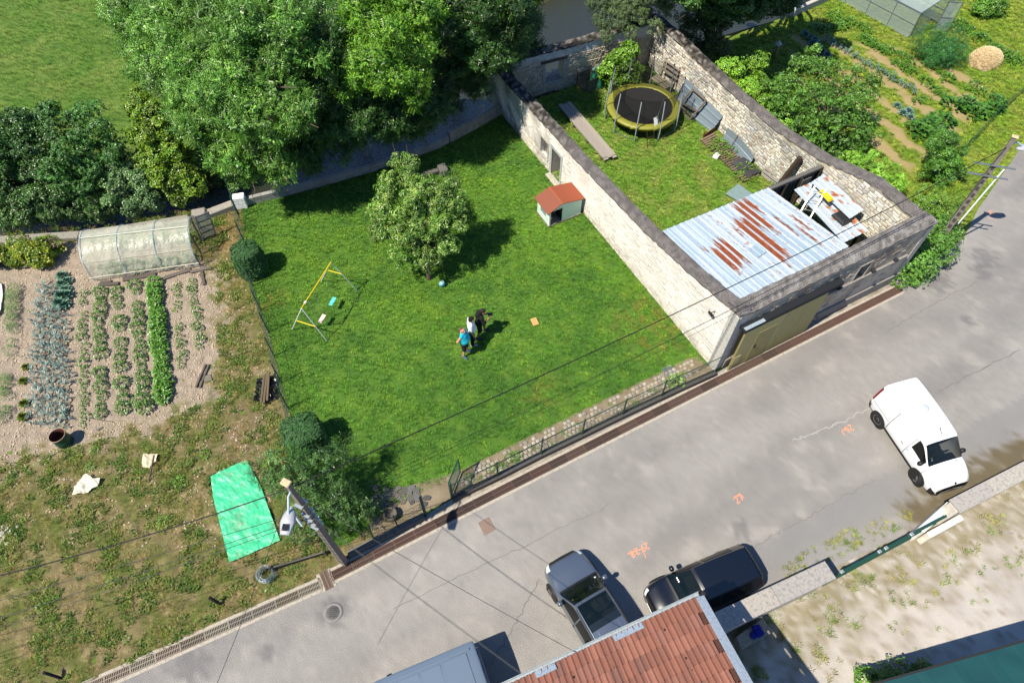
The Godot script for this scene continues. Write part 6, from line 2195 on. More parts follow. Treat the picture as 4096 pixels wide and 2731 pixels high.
func coping_wall(label: String,a: Vector3,b: Vector3,wide: float,h: float,n: int) -> Node3D:
	var o := thing("courtyard_wall",label,"wall",Vector3(a.x,0,a.z))
	var d := b - a
	d.y = 0
	var yaw := atan2(-d.z,d.x)
	var s := stc(Color(.8,.78,.73))
	box(s,Transform3D(Basis(Vector3.UP,yaw),d * .5 + Vector3(0,(h - .1) * .5,0)),Vector3(d.length() - .02,h - .1,wide * .72),.01)
	obj("render",s,mat.plaster,o)
	var k := 0
	for i in n:
		var s2 := stc(vary(Color(.62,.6,.57),.05))
		box(s2,Transform3D(Basis(Vector3.UP,yaw),d * ((i + .5) / n) + Vector3(0,h - .05,0)),Vector3(d.length() / n - .012,.1,wide),.015)
		obj("coping_slab",s2,mat.concrete,o)
	return o
func build_street():
	var pave := PackedVector2Array([Vector2(7.79,-13.63),Vector2(16.17,-18.51),Vector2(16.38,-18.23),Vector2(6.48,-12.88),Vector2(2.22,-10.46),Vector2(-.87,-8.77),Vector2(-5.55,-6.4),Vector2(-5.5,-6.64),Vector2(-3.95,-7.51),Vector2(-2.03,-8.63)])
	sheet("pavement",pave,-.003,.2,func(p): return Color(.6,.57,.52).lerp(Color(.46,.43,.38),clampf(.3 + n2(p,2.0,4.0) * 1.6,0,1)),mat.concrete)
	drain_run("street_drain","long brown cast-iron street drain in front of the barn and lawn",Vector3(-5.85,0,-6.1),Vector3(16.33,0,-17.97),Color(.36,.28,.25),.3)
	drain_run("street_drain","grey cast-iron street drain along the rough ground at lower left",Vector3(-12.81,0,-2.76),Vector3(-6.12,0,-5.88),Color(.5,.46,.42),.27)
	drain_run("cross_drain","short grate set across the joint of the two drains",Vector3(-5.83,0,-5.73),Vector3(-6.14,0,-6.28),Color(.45,.38,.34),.25)
	var mh := thing("manhole_cover","round concrete-rimmed manhole cover with wavy slots on the road","manhole cover",Vector3(-5.62,0,-5.01))
	var s := stc(Color(.5,.49,.48))
	lathe(s,Transform3D.IDENTITY,[Vector2(.31,-.01),Vector2(.31,.004),Vector2(.22,.006),Vector2(.215,.002),Vector2(.21,.002)],32,false)
	obj("rim",s,mat.concrete,mh)
	s = stc(Color(.36,.35,.35))
	lathe(s,Transform3D.IDENTITY,[Vector2(.215,.0),Vector2(.21,.004),Vector2(.001,.005)],32,false)
	obj("lid",s,mat.concrete,mh)
	for k in 5:
		var w := []
		for j in 13:
			w.append(Vector3(-.12 + j * .02,.004,-.12 + k * .06 + sin(j * 1.05) * .018))
		part_tube(mh,"slot",w,.008,Color(.08,.08,.08),mat.dull,5)
	var pt := thing("road_patch","square brownish repair patch in the road near the lamp shadow","patch",Vector3(-.85,0,-7.78),.5)
	part_box(pt,"surface",at(Vector3(0,-.004,0)),Vector3(.42,.014,.5),wood_mat(Color(.55,.47,.42)),.003)
	mark("orange sprayed numbers 27 28 with an underline on the road","27 28",Vector3(4.21,0,-6.98),[[Vector3(3.81,0,-6.84),Vector3(4.43,0,-7.06)],[Vector3(4.31,0,-6.98),Vector3(4.4,0,-6.71)]],.22)
	mark("orange sprayed number 26 with a bracket near the white van","26",Vector3(12.37,0,-11.43),[[Vector3(12.08,0,-11.34),Vector3(12.13,0,-11.17)],[Vector3(12.08,0,-11.34),Vector3(12.26,0,-11.43)]])
	mark("orange sprayed number 27 with a bracket on the mid road","27",Vector3(7.83,0,-8.74),[[Vector3(7.68,0,-8.81),Vector3(7.93,0,-8.88)],[Vector3(7.93,0,-8.88),Vector3(8,0,-8.77)]],.24,.6)
	mark("orange sprayed number 25 by the verge at the far road bend","25",Vector3(21.96,0,-22.39),[[Vector3(21.7,0,-22.08),Vector3(21.86,0,-22.03)]],.24,2.4)
	# walls on the south side
	coping_wall("long grey-capped courtyard wall beside the black car",Vector3(5.89,2,-4.3),Vector3(9.45,2,-5.78),.56,2.0,2)
	coping_wall("grey-capped courtyard wall at the right edge by the white van",Vector3(14.18,1.5,-7.91),Vector3(18.46,1.5,-9.84),.5,1.5,3)
	var wing := thing("wall_wing","broken low white wall end between the green gate and capped wall","wall",Vector3(14.32,0,-7.9))
	for q in [[Vector3(13.21,.9,-7.34),Vector3(14.49,.9,-8.23),.22,.9,Color(.86,.85,.82)],[Vector3(13.49,.75,-7.23),Vector3(14.8,.75,-7.84),.2,.75,Color(.88,.86,.8)]]:
		s = stc(q[4])
		var a: Vector3 = q[0] - wing.position
		var b: Vector3 = q[1] - wing.position
		bar(s,a - Vector3(0,q[3] * .5,0),b - Vector3(0,q[3] * .5,0),q[2],q[3],.03)
		obj("wall_length",s,mat.plaster,wing)
	var gate := thing("sliding_gate","long dark green sliding gate closing the courtyard, seen from above","gate",Vector3(10.53,0,-6.17))
	var g0 := Vector3(9.9,1.5,-5.81) - gate.position
	var g1 := Vector3(13.8,1.5,-7.6) - gate.position
	for y in [1.46,.8,.12]:
		s = st()
		bar(s,Vector3(g0.x,y,g0.z),Vector3(g1.x,y,g1.z),.07,.08,.01)
		obj("rail",s,mat.green_paint,gate)
	for k in 34:
		var f := (k + .5) / 34.0
		part_tube(gate,"bar",[Vector3(lerpf(g0.x,g1.x,f),.1,lerpf(g0.z,g1.z,f)),Vector3(lerpf(g0.x,g1.x,f),1.45,lerpf(g0.z,g1.z,f))],.014,Color.WHITE,mat.green_paint,5)
	for f in [.02,.36,.42,.66]:
		s = stc(Color(.75,.78,.76))
		box(s,at(Vector3(lerpf(g0.x,g1.x,f),1.53,lerpf(g0.z,g1.z,f)),.48),Vector3(.12,.06,.1),.01)
		obj("roller",s,mat.steel,gate)
	var bk := thing("concrete_plinth","low concrete plinth against the courtyard wall, partly in house shadow","plinth",Vector3(7.47,0,-4.3))
	s = stc(Color(.6,.57,.52))
	var pp := PackedVector2Array()
	for p in [Vector3(6.78,.45,-4.21),Vector3(7.68,.45,-4.74),Vector3(7.94,.45,-4.36),Vector3(6.87,.45,-3.85)]:
		pp.append(Vector2(p.x - bk.position.x,p.z - bk.position.z))
	prism(s,pp,.0,.45)
	obj("slab",s,mat.concrete,bk)
	var bl := thing("blue_bag","crumpled dark blue bag lying on the concrete plinth","bag",Vector3(7.44,.45,-4.36) + Vector3(0,.0,0))
	s = stc(Color(.05,.13,.5))
	for q in [[Vector3(0,.08,0),Vector3(.26,.13,.34),.4],[Vector3(-.16,.06,.12),Vector3(.2,.1,.2),1.0],[Vector3(-.1,.1,-.1),Vector3(.16,.18,.12),.2]]:
		box(s,Transform3D(spin(q[2],.15),q[0]),q[1],.04)
	obj("cloth",s,mat.cloth,bl)
	# teal roof and potted greenery at the lower right corner
	var tr := thing("teal_roof","flat teal sheet roof speckled white at the bottom right corner","roof",Vector3(11.88,2.4,-2.78))
	var t0 := Vector3(9.27,2.4,-2.59) - tr.position
	var t1 := Vector3(14.95,2.4,-3.95) - tr.position
	var back := Vector3(.5,.12,1.6)
	var part := func(u: Vector2) -> Color:
		return Color(.11,.28,.28).lerp(Color(.09,.24,.25),clampf(.5 + n2(u * 12.0,1.0),0,1))
	s = stc(Color.WHITE)
	ribbed(s,t0,t1,t1 + back * 1.6,t0 + back * 1.6,.9,.004,part,6)
	obj("roof_sheet",s,mat.paint,tr)
	s = stc(Color(.12,.13,.13))
	bar(s,t0 + Vector3(0,-.03,0),t1 + Vector3(0,-.03,0),.06,.08)
	obj("edge_trim",s,mat.dull,tr)
	for f in [.2,.75]:
		s = stc(Color(.2,.2,.2))
		var p := t0.lerp(t1,f) + Vector3(.1,0,.3)
		box(s,at(Vector3(p.x,-1.2,p.z)),Vector3(.08,2.4,.08))
		obj("post",s,mat.dull,tr)
	for q in [["leafy_plant","dark leafy plant growing at the edge of the teal roof",Vector3(11.38,.4,-3.19),.5],["leafy_plant","pale leafy plant at the bottom edge left of the teal roof",Vector3(10.54,.3,-3.09),.45],["leafy_plant","small leafy plant against the teal roof edge further right",Vector3(12.22,.4,-3.4),.25]]:
		var p := thing(q[0],q[1],"plant",Vector3(q[2].x,0,q[2].z))
		var z: float = q[3]
		foliage("leaves",p,[[Vector3(0,.3,0),Vector3(z,.4,z * .8)],[Vector3(z * .5,.25,.1),z * .6]],60,"oval",Vector2(.6,1.1),[Color(.26,.42,.12),Color(.36,.5,.16)],mat.leaf)
		var s2 := stc(Color(.3,.25,.2))
		tube(s2,[Vector3(0,-.05,0),Vector3(.02,.3,0)],.02,5)
		obj("stem",s2,mat.wood,p)
func build_house():
	var e0 := Vector3(-.57,4.7,-2.08)
	var e1 := Vector3(4.63,4.7,-4.27)
	var vdir := (Vector3(5.19,5.45,-2.29) - e1)
	var d := (e1 - e0).normalized()
	var h := thing("tiled_house","house with a weathered red clay tile roof and zinc gutter at the bottom edge","house",Vector3(e1.x,0,e1.z))
	var down := vdir.normalized()
	var cross := Vector3(-d.z,0,d.x)
	var nrm := d.cross(down).normalized()
	if nrm.y < 0:
		nrm = -nrm
	# one interlocking tile: two rolls and a flat,its low edge proud
	var shapes := []
	for v in 3:
		var s := st(false)
		var prof := []
		for i in 13:
			var u := i / 12.0
			var y := .01
			if fmod(u * 2.0,1.0) < .5:
				y += .042 * sin(PI * fmod(u * 2.0,1.0) / .5)
			prof.append(Vector2(u * .312 - .156,y))
		var rows := [[-.2,.028,.0],[-.2,.03,1.0],[.2,.006,1.0]]
		for i in 12:
			for r in 2:
				var q := []
				for k in [[i,r],[i + 1,r],[i + 1,r + 1],[i,r + 1]]:
					var z: Array = rows[k[1]]
					q.append(Vector3(prof[k[0]].x,z[1] + prof[k[0]].y * z[2] * 1.15 - (.02 if z[2] == .0 else .0),z[0]))
				s.set_smooth_group(0 if r == 1 else -1)
				quad(s,q[0],q[1],q[2],q[3])
		s.generate_normals()
		shapes.append(s.commit())
	var tones := []
	for c in [Color(.6,.39,.32),Color(.57,.37,.3),Color(.63,.42,.35),Color(.55,.36,.3),Color(.59,.4,.34),Color(.52,.36,.31)]:
		var m: StandardMaterial3D = mat.tile.duplicate()
		m.vertex_color_use_as_albedo = false
		m.albedo_color = c
		tones.append(m)
	var s3 := stc(Color(.35,.22,.18))
	var len_e := (e1 - e0).length()
	var o0 := e1 - h.position
	s3.set_smooth_group(-1)
	quad(s3,o0 - nrm * .02,o0 - d * (len_e + 1.0) - nrm * .02,o0 - d * (len_e + 1.0) + down * 4.0 - nrm * .02,o0 + down * 4.0 - nrm * .02)
	var roof := obj("roof",s3,mat.wood,h)
	var basis_ := Basis(d,nrm,down)
	var n := 0
	for r in 10:
		for c in 20:
			var p := o0 - d * (.16 + c * .306 + (.15 if r % 2 else .0)) + down * (.16 + r * .37) + nrm * .012
			var t := mesh_node("tile",shapes[rng.randi() % 3],tones[rng.randi() % tones.size()],roof)
			t.transform = Transform3D(basis_ * Basis(Vector3.UP,rr(-.012,.012)),p + nrm * rr(0,.006))
			n += 1
	for i in 14:
		s3 = stc(Color(.2,.17,.06))
		var p := o0 - d * rr(.3,5.0) + down * rr(.05,2.6) + nrm * .05
		lathe(s3,Transform3D(basis_,p),[Vector2(.035,-.02),Vector2(.03,.015),Vector2(.005,.025)],7)
		obj("moss_cushion",s3,mat.turf,roof)
	# zinc verge,gutter,walls
	s3 = stc(Color(.6,.65,.7))
	bar(s3,o0 + d * .1 + nrm * .06,o0 + d * .1 + down * 4.0 + nrm * .06,.22,.05,.01,nrm)
	obj("zinc_verge",s3,mat.zinc,h)
	s3 = stc(Color(.66,.7,.72))
	var gut := []
	for k in 9:
		var a := PI * k / 8.0
		gut.append(-down * (.1 + cos(a) * .07) - Vector3(0,.02 + sin(a) * .07,0))
	s3.set_smooth_group(0)
	for k in 8:
		var g0: Vector3 = o0 + gut[k] + d * .15
		var g1: Vector3 = o0 + gut[k + 1] + d * .15
		quad(s3,g0,g1,g1 - d * (len_e + 1.2),g0 - d * (len_e + 1.2))
	for q in [gut[0],gut[8]]:
		tube(s3,[o0 + q + d * .15,o0 + q - d * (len_e + 1.05)],.014,6)
	obj("gutter",s3,mat.zinc,h)
	for q in [[.55,2.0],[2.9,1.3]]:
		s3 = stc(Color(.62,.68,.73))
		bar(s3,o0 - d * (q[0] + 1.0) + down * .05 + nrm * .09,o0 - d * (q[0] + 1.0 + q[1] * .4) + down * .05 + nrm * .09,.16,.01,.0,nrm)
		obj("flashing",s3,mat.zinc,roof)
	var body := stc(Color(.78,.74,.66))
	var c0 := Vector3(o0.x,0,o0.z) - d * .25 + cross * .3
	var w0 := c0 - d * (len_e + .5)
	var cd := cross * 3.4
	body.set_smooth_group(-1)
	for q in [[c0,w0],[c0 + cd,c0],[w0,w0 + cd]]:
		var t0: float = 4.6 + (q[0] - c0).dot(cross) * down.y / down.dot(cross)
		var t1: float = 4.6 + (q[1] - c0).dot(cross) * down.y / down.dot(cross)
		quad(body,q[0],q[1],q[1] + Vector3(0,t1,0),q[0] + Vector3(0,t0,0))
	obj("wall",body,mat.plaster,h)
# a body is a row of half sections; each lists x,then (z,y) from sill to roof middle
class Shell:
	var st_x := []
	var half := []
	func add(x: float,pts: Array):
		st_x.append(x)
		half.append(pts)
	func cat(a: Vector2,b: Vector2,c: Vector2,d: Vector2,t: float) -> Vector2:
		var m0 := (c - a) * .5
		var m1 := (d - b) * .5
		var t2 := t * t
		var t3 := t2 * t
		return b * (2.0 * t3 - 3.0 * t2 + 1.0) + m0 * (t3 - 2.0 * t2 + t) + c * (-2.0 * t3 + 3.0 * t2) + m1 * (t3 - t2)
	func ring_at(i: int,v: float) -> Vector2:
		i = clampi(i,0,half.size() - 1)
		var h: Array = half[i]
		var n: int = h.size() - 1
		var w: float = v if v <= n else 2.0 * n - v
		var sgn := 1.0 if v <= n else -1.0
		var k := clampi(int(floor(w)),0,n - 1)
		var g := func(j: int) -> Vector2:
			if j < 0:
				return h[0]
			if j > n:
				return Vector2(-h[2 * n - j].x,h[2 * n - j].y)
			return h[j]
		var p: Vector2 = cat(g.call(k - 1),g.call(k),g.call(k + 1),g.call(k + 2),w - k)
		return Vector2(p.x * sgn,p.y)
	func point(u: float,v: float) -> Vector3:
		var n: int = half.size() - 1
		var k := clampi(int(floor(u)),0,n - 1)
		var t := u - k
		var p := cat(ring_at(k - 1,v),ring_at(k,v),ring_at(k + 1,v),ring_at(k + 2,v),t)
		var xa: float = st_x[maxi(k - 1,0)]
		var xb: float = st_x[k]
		var xc: float = st_x[k + 1]
		var xd: float = st_x[mini(k + 2,n)]
		var x := cat(Vector2(xa,0),Vector2(xb,0),Vector2(xc,0),Vector2(xd,0),t).x
		return Vector3(x,p.y,p.x)
	func normal(u: float,v: float) -> Vector3:
		var e := .02
		var du := point(minf(u + e,half.size() - 1),v) - point(maxf(u - e,.0),v)
		var dv := point(u,v + e) - point(u,v - e)
		var nn := du.cross(dv).normalized()
		var p := point(u,v)
		return nn if nn.dot(Vector3(0,p.y - .5,p.z)) >= 0 else -nn
func shell_patch(s: SurfaceTool,b: Shell,u0: float,u1: float,v0: float,v1: float,off: float,nu := 8,nv := 6,holes := []):
	s.set_smooth_group(0)
	for i in nu:
		for j in nv:
			var ua := lerpf(u0,u1,float(i) / nu)
			var ub := lerpf(u0,u1,float(i + 1) / nu)
			var va := lerpf(v0,v1,float(j) / nv)
			var vb := lerpf(v0,v1,float(j + 1) / nv)
			var skip := false
			for h in holes:
				if ua >= h[0] - .001 and ub <= h[1] + .001 and va >= h[2] - .001 and vb <= h[3] + .001:
					skip = true
			if skip:
				continue
			var q := []
			for k in [[ua,va],[ub,va],[ub,vb],[ua,vb]]:
				q.append(b.point(k[0],k[1]) + (b.normal(k[0],k[1]) * off if off != .0 else Vector3.ZERO))
			quad(s,q[0],q[1],q[2],q[3])
func panel(parent: Node,called: String,b: Shell,u0: float,u1: float,v0: float,v1: float,off: float,m: Material,both := false):
	var n: int = 2 * (b.half[0].size() - 1)
	var s := st(false)
	shell_patch(s,b,u0,u1,v0,v1,off)
	var o := obj(called,s,m,parent)
	if both:
		s = st(false)
		shell_patch(s,b,u0,u1,n - v1,n - v0,off)
		obj(called,s,m,parent)
	return o
func wheel(car: Node3D,p: Vector3,r: float,alloy: bool,steer := .0):
	var w := Node3D.new()
	w.name = "wheel"
	car.add_child(w,true)
	w.position = p
	w.rotation.y = steer
	var out := 1.0 if p.z > 0 else -1.0
	var t := Transform3D(Basis(Vector3(1,0,0),PI / 2 * out),Vector3.ZERO)
	var s := st()
	lathe(s,t,[Vector2(r * .68,-.1),Vector2(r * .93,-.1),Vector2(r,-.06),Vector2(r,.06),Vector2(r * .93,.1),Vector2(r * .7,.1),Vector2(r * .66,.06)],28,false)
	obj("tyre",s,mat.rubber,w)
	s = st()
	lathe(s,t,[Vector2(r * .68,.085),Vector2(r * .62,.09),Vector2(r * .56,.03),Vector2(r * .3,.05),Vector2(r * .14,.075),Vector2(.005,.08)],24,false)
	var rim := obj("rim",s,mat.chrome if alloy else base_mat("steel_rim",Color(.42,.43,.45),.4,.4),w)
	s = st()
	for k in 10:
		var a := TAU * k / 10.0
		lathe(s,t * at(Vector3(cos(a) * r * .5,.05,sin(a) * r * .5)),[Vector2(r * .07,0),Vector2(.002,.002)],8)
	lathe(s,t * at(Vector3(0,.082,0)),[Vector2(r * .17,0),Vector2(r * .15,.008),Vector2(.002,.01)],12)
	obj("hub_cap",s,mat.black_plastic,w)
func car_common(car: Node3D,b: Shell,paint: Material,glass: Array,wheels: Array,r: float,alloy: bool,steer := .0):
	var n: int = 2 * (b.half[0].size() - 1)
	var last: int = b.half.size() - 1
	var s := st(false)
	shell_patch(s,b,.0,last,.0,n,.0,last * 6,n * 4,glass)
	for e in [.0,float(last)]:
		s.set_smooth_group(-1)
		var c := Vector3(b.point(e,0).x,.55,0)
		for j in n * 2:
			tri(s,c,b.point(e,j * .5),b.point(e,(j + 1) * .5))
	obj("body",s,paint,car)
	s = st()
	var fl := []
	for i in last + 1:
		fl.append(b.point(i,0))
	for i in last:
		var p: Vector3 = fl[i]
		var q: Vector3 = fl[i + 1]
		quad(s,p,q,Vector3(q.x,q.y,-q.z),Vector3(p.x,p.y,-p.z))
	obj("floor",s,mat.black_plastic,car)
	for w in wheels:
		for z in [1.0,-1.0]:
			s = st()
			lathe(s,Transform3D(Basis(Vector3(1,0,0),PI / 2 * z),Vector3(w.x,r,z * (w.y - .13))),[Vector2(r * 1.2,.0),Vector2(r * 1.2,.17),Vector2(r * 1.12,.175),Vector2(.01,.12)],24)
			obj("wheel_arch",s,mat.black_plastic,car)
			wheel(car,Vector3(w.x,r,z * (w.y - .06)),r,alloy,steer if w.x > 0 else .0)
func cabin(car: Node3D,x: float,y: float,wide: float,m: Material):
	for z in [-.36,.36]:
		part_box(car,"seat",at(Vector3(x,y,z * wide)),Vector3(.5,.16,.5 * wide),m,.05)
		part_box(car,"seat_back",Transform3D(Basis(Vector3(0,0,1),.2),Vector3(x - .3,y + .36,z * wide)),Vector3(.14,.62,.48 * wide),m,.05)
		part_box(car,"headrest",at(Vector3(x - .38,y + .72,z * wide)),Vector3(.1,.16,.25),m,.04)
	part_box(car,"dashboard",at(Vector3(x + .78,y + .24,0)),Vector3(.42,.22,1.36 * wide),mat.black_plastic,.05)
	var s := st()
	var ring := []
	for k in 17:
		ring.append(Vector3(x + .48,y + .36,-.36 * wide) + Vector3(.06 * sin(TAU * k / 16.0),.17 * sin(TAU * k / 16.0),.18 * cos(TAU * k / 16.0)))
	tube(s,ring,.014,5,false)
	obj("steering_wheel",s,mat.black_plastic,car)
func mirror(car: Node3D,p: Vector3,m: Material):
	for z in [1.0,-1.0]:
		var s := st()
		lathe(s,Transform3D(Basis(Vector3(1,0,0),PI / 2 * z),Vector3(p.x,p.y,z * p.z)),[Vector2(.05,.0),Vector2(.09,.05),Vector2(.1,.13),Vector2(.07,.2),Vector2(.01,.21)],10)
		obj("mirror",s,m,car)
func part_patch(car: Node3D,called: String,pts: Array,m: Material,lift := .0):
	var s := st()
	for i in range(1,pts.size() - 1):
		tri(s,pts[0],pts[i],pts[i + 1])
	return obj(called,s,m,car)
func build_vehicles():
	white_van()
	grey_suv()
	black_hatch()
	silver_van()
func white_van():
	var car := thing("white_van","small white panel van with black bumpers parked askew at the right","van",Vector3(14.45,0,-10.74),-1.283)
	car.scale = Vector3.ONE * .87
	base_mat("pale_seal",Color(.5,.52,.53),.6)
	var b := Shell.new()
	b.add(-2.12,[Vector2(.7,.42),Vector2(.8,.7),Vector2(.8,1.0),Vector2(.7,1.62),Vector2(.55,1.74),Vector2(0,1.76)])
	b.add(-2.02,[Vector2(.84,.34),Vector2(.91,.7),Vector2(.9,1.05),Vector2(.76,1.68),Vector2(.62,1.81),Vector2(0,1.84)])
	b.add(-.9,[Vector2(.85,.3),Vector2(.915,.7),Vector2(.905,1.06),Vector2(.77,1.7),Vector2(.64,1.83),Vector2(0,1.87)])
	b.add(.2,[Vector2(.85,.3),Vector2(.915,.7),Vector2(.9,1.06),Vector2(.75,1.68),Vector2(.62,1.81),Vector2(0,1.85)])
	b.add(.62,[Vector2(.85,.3),Vector2(.91,.7),Vector2(.89,1.05),Vector2(.73,1.6),Vector2(.6,1.73),Vector2(0,1.77)])
	b.add(1.28,[Vector2(.85,.3),Vector2(.905,.68),Vector2(.86,1.0),Vector2(.78,1.1),Vector2(.62,1.15),Vector2(0,1.2)])
	b.add(1.8,[Vector2(.84,.3),Vector2(.89,.62),Vector2(.82,.86),Vector2(.72,.97),Vector2(.55,1.02),Vector2(0,1.06)])
	b.add(2.08,[Vector2(.74,.3),Vector2(.8,.5),Vector2(.72,.7),Vector2(.62,.79),Vector2(.48,.84),Vector2(0,.88)])
	b.add(2.2,[Vector2(.55,.32),Vector2(.6,.45),Vector2(.55,.55),Vector2(.48,.62),Vector2(.36,.66),Vector2(0,.7)])
	car_common(car,b,mat.white_car,[[4.0,5.0,3.25,6.75]],[Vector2(1.33,.9),Vector2(-1.36,.9)],.33,false,-.42)
	panel(car,"windscreen",b,3.98,4.98,3.2,6.8,.012,mat.car_glass)
	panel(car,"side_window",b,3.25,4.75,2.12,2.9,.012,mat.dark_glass,true)
	panel(car,"front_bumper",b,7.25,7.99,.0,10.0,.02,mat.black_plastic)
	panel(car,"bumper_side",b,6.35,7.3,.0,1.35,.022,mat.black_plastic,true)
	for q in [[3.05,3.1],[5.05,5.1],[1.98,2.02]]:
		panel(car,"door_seam",b,q[0],q[1],.4,2.9,.004,mat.pale_seal,true)
	panel(car,"bonnet_seam",b,5.08,5.13,3.0,7.0,.004,mat.pale_seal)
	panel(car,"rear_bumper",b,.1,1.05,.0,.75,.03,mat.black_plastic,true)
	panel(car,"sill_trim",b,1.3,5.6,.0,.35,.015,mat.black_plastic,true)
	panel(car,"door_rail",b,1.05,1.95,1.55,1.62,.012,mat.black_plastic,true)
	panel(car,"headlamp",b,6.35,7.25,2.05,3.2,.015,mat.lamp_glass,true)
	panel(car,"tail_lamp",b,.35,.95,1.6,2.9,.02,mat.red_lamp,true)
	panel(car,"grille",b,7.3,7.95,3.3,6.7,.028,mat.dark_glass)
	for u in [2.7,3.15]:
		panel(car,"door_handle",b,u,u + .16,1.5,1.6,.03,mat.black_plastic,true)
	cabin(car,.35,.62,1.0,mat.seat_cloth)
	mirror(car,Vector3(1.05,1.12,.86),mat.black_plastic)
	# round-cornered roof hatch panel with its vent
	var s := st()
	var ring := PackedVector2Array()
	for k in 24:
		var a := TAU * k / 24.0
		ring.append(Vector2(signf(cos(a)) * pow(absf(cos(a)),.45) * .66,signf(sin(a)) * pow(absf(sin(a)),.45) * .5))
	prism(s,ring,-.03,.012,at(Vector3(-.5,1.866,0)))
	var hatch := obj("roof_hatch",s,mat.white_car,car)
	s = st()
	var edge := []
	for k in 25:
		edge.append(Vector3(-.5 + ring[k % 24].x * 1.01,1.872,ring[k % 24].y * 1.01))
	tube(s,edge,.008,4,false)
	obj("seal",s,mat.pale_seal,hatch)
	s = st()
	lathe(s,at(Vector3(-.75,1.876,-.08)),[Vector2(.16,0),Vector2(.15,.04),Vector2(.08,.06),Vector2(.01,.062)],20)
	obj("vent",s,base_mat("vent_grey",Color(.68,.72,.78),.4),hatch)
	part_tube(car,"aerial",[Vector3(.5,1.8,-.02),Vector3(.2,2.0,-.02)],.012,Color(.1,.1,.1),mat.black_plastic,5)
	for q in [[Vector3(1.12,1.28,.58),Vector3(.01,.05,.09),mat.white_ink],[Vector3(1.06,1.33,.58),Vector3(.01,.05,.06),base_mat("yellow_sticker",Color(.75,.8,.3),.6)]]:
		part_box(car,"sticker",Transform3D(Basis(Vector3(0,0,1),-.7),q[0]),Vector3(.05,.006,.07),q[2],.001)
	s = st()
	lathe(s,Transform3D(Basis(Vector3(0,0,1),-.9),Vector3(2.1,.9,0)),[Vector2(.06,0),Vector2(.055,.012),Vector2(.005,.012)],4)
	obj("badge",s,mat.dark_glass,car)
func grey_suv():
	var u := Vector3(-.48,0,-.88)
	var c := Vector3(2.2,0,-5.4) - u * .6
	var car := thing("grey_suv","dark grey estate car with a glass roof panel and roof ribs by the house","car",Vector3(c.x,0,c.z),2.0758)
	car.scale = Vector3.ONE * .84
	var b := Shell.new()
	b.add(-2.25,[Vector2(.7,.42),Vector2(.8,.6),Vector2(.78,.95),Vector2(.62,1.4),Vector2(.5,1.48),Vector2(0,1.52)])
	b.add(-2.05,[Vector2(.82,.34),Vector2(.9,.62),Vector2(.87,1.0),Vector2(.66,1.58),Vector2(.54,1.66),Vector2(0,1.7)])
	b.add(-.8,[Vector2(.84,.3),Vector2(.905,.64),Vector2(.88,1.0),Vector2(.67,1.62),Vector2(.55,1.7),Vector2(0,1.745)])
	b.add(.15,[Vector2(.84,.3),Vector2(.905,.64),Vector2(.88,.99),Vector2(.66,1.58),Vector2(.54,1.66),Vector2(0,1.71)])
	b.add(.42,[Vector2(.84,.3),Vector2(.905,.64),Vector2(.875,.98),Vector2(.66,1.5),Vector2(.54,1.58),Vector2(0,1.63)])
	b.add(1.08,[Vector2(.84,.3),Vector2(.9,.62),Vector2(.86,.96),Vector2(.8,1.04),Vector2(.66,1.09),Vector2(0,1.15)])
	b.add(1.7,[Vector2(.83,.3),Vector2(.885,.58),Vector2(.83,.86),Vector2(.74,.97),Vector2(.58,1.01),Vector2(0,1.05)])
	b.add(2.12,[Vector2(.74,.3),Vector2(.8,.5),Vector2(.76,.72),Vector2(.68,.82),Vector2(.52,.87),Vector2(0,.92)])
	b.add(2.3,[Vector2(.56,.34),Vector2(.62,.46),Vector2(.6,.58),Vector2(.54,.66),Vector2(.42,.7),Vector2(0,.75)])
	car_common(car,b,mat.grey_car,[[4.0,5.0,3.25,6.75],[2.17,3.5,3.75,6.25]],[Vector2(1.36,.9),Vector2(-1.3,.9)],.34,true,.2)
	panel(car,"windscreen",b,3.98,4.98,3.2,6.8,.012,mat.car_glass)
	panel(car,"roof_glass",b,2.1,3.55,3.7,6.3,.012,mat.car_glass)
	panel(car,"side_window",b,2.75,4.7,2.15,2.85,.012,mat.dark_glass,true)
	panel(car,"side_window",b,1.5,2.68,2.15,2.85,.012,mat.dark_glass,true)
	panel(car,"window_trim",b,1.3,4.9,2.04,2.12,.014,mat.chrome,true)
	panel(car,"roof_rail",b,1.2,3.9,2.98,3.12,.03,mat.chrome,true)
	panel(car,"front_bumper",b,7.2,7.99,.0,10.0,.015,mat.black_plastic)
	panel(car,"headlamp",b,6.6,7.75,2.2,3.6,.016,mat.lamp_glass,true)
	for q in [[1.42,1.46],[2.7,2.74],[4.5,4.54]]:
		panel(car,"door_seam",b,q[0],q[1],.4,2.1,.004,mat.black_plastic,true)
	panel(car,"bonnet_seam",b,5.12,7.4,2.62,2.66,.004,mat.black_plastic,true)
	panel(car,"wiper_cowl",b,4.98,5.1,3.2,6.8,.008,mat.black_plastic)
	for v in [3.75,4.3,5.65,6.2]:
		panel(car,"roof_rib",b,1.05,2.05,v,v + .07,.012,mat.chrome)
	for q in [3.4,6.5]:
		panel(car,"bonnet_crease",b,5.2,6.9,q,q + .1,.006,mat.chrome if q < 4 else mat.grey_car)
	for uu in [2.62,1.55]:
		panel(car,"door_handle",b,uu,uu + .2,1.62,1.75,.03,mat.chrome,true)
	cabin(car,.25,.6,1.0,mat.seat_cloth)
	mirror(car,Vector3(.8,1.06,.86),mat.grey_car)
	part_tube(car,"aerial",[Vector3(.25,1.72,.05),Vector3(.02,1.84,.05)],.012,Color(.1,.1,.1),mat.black_plastic,5)
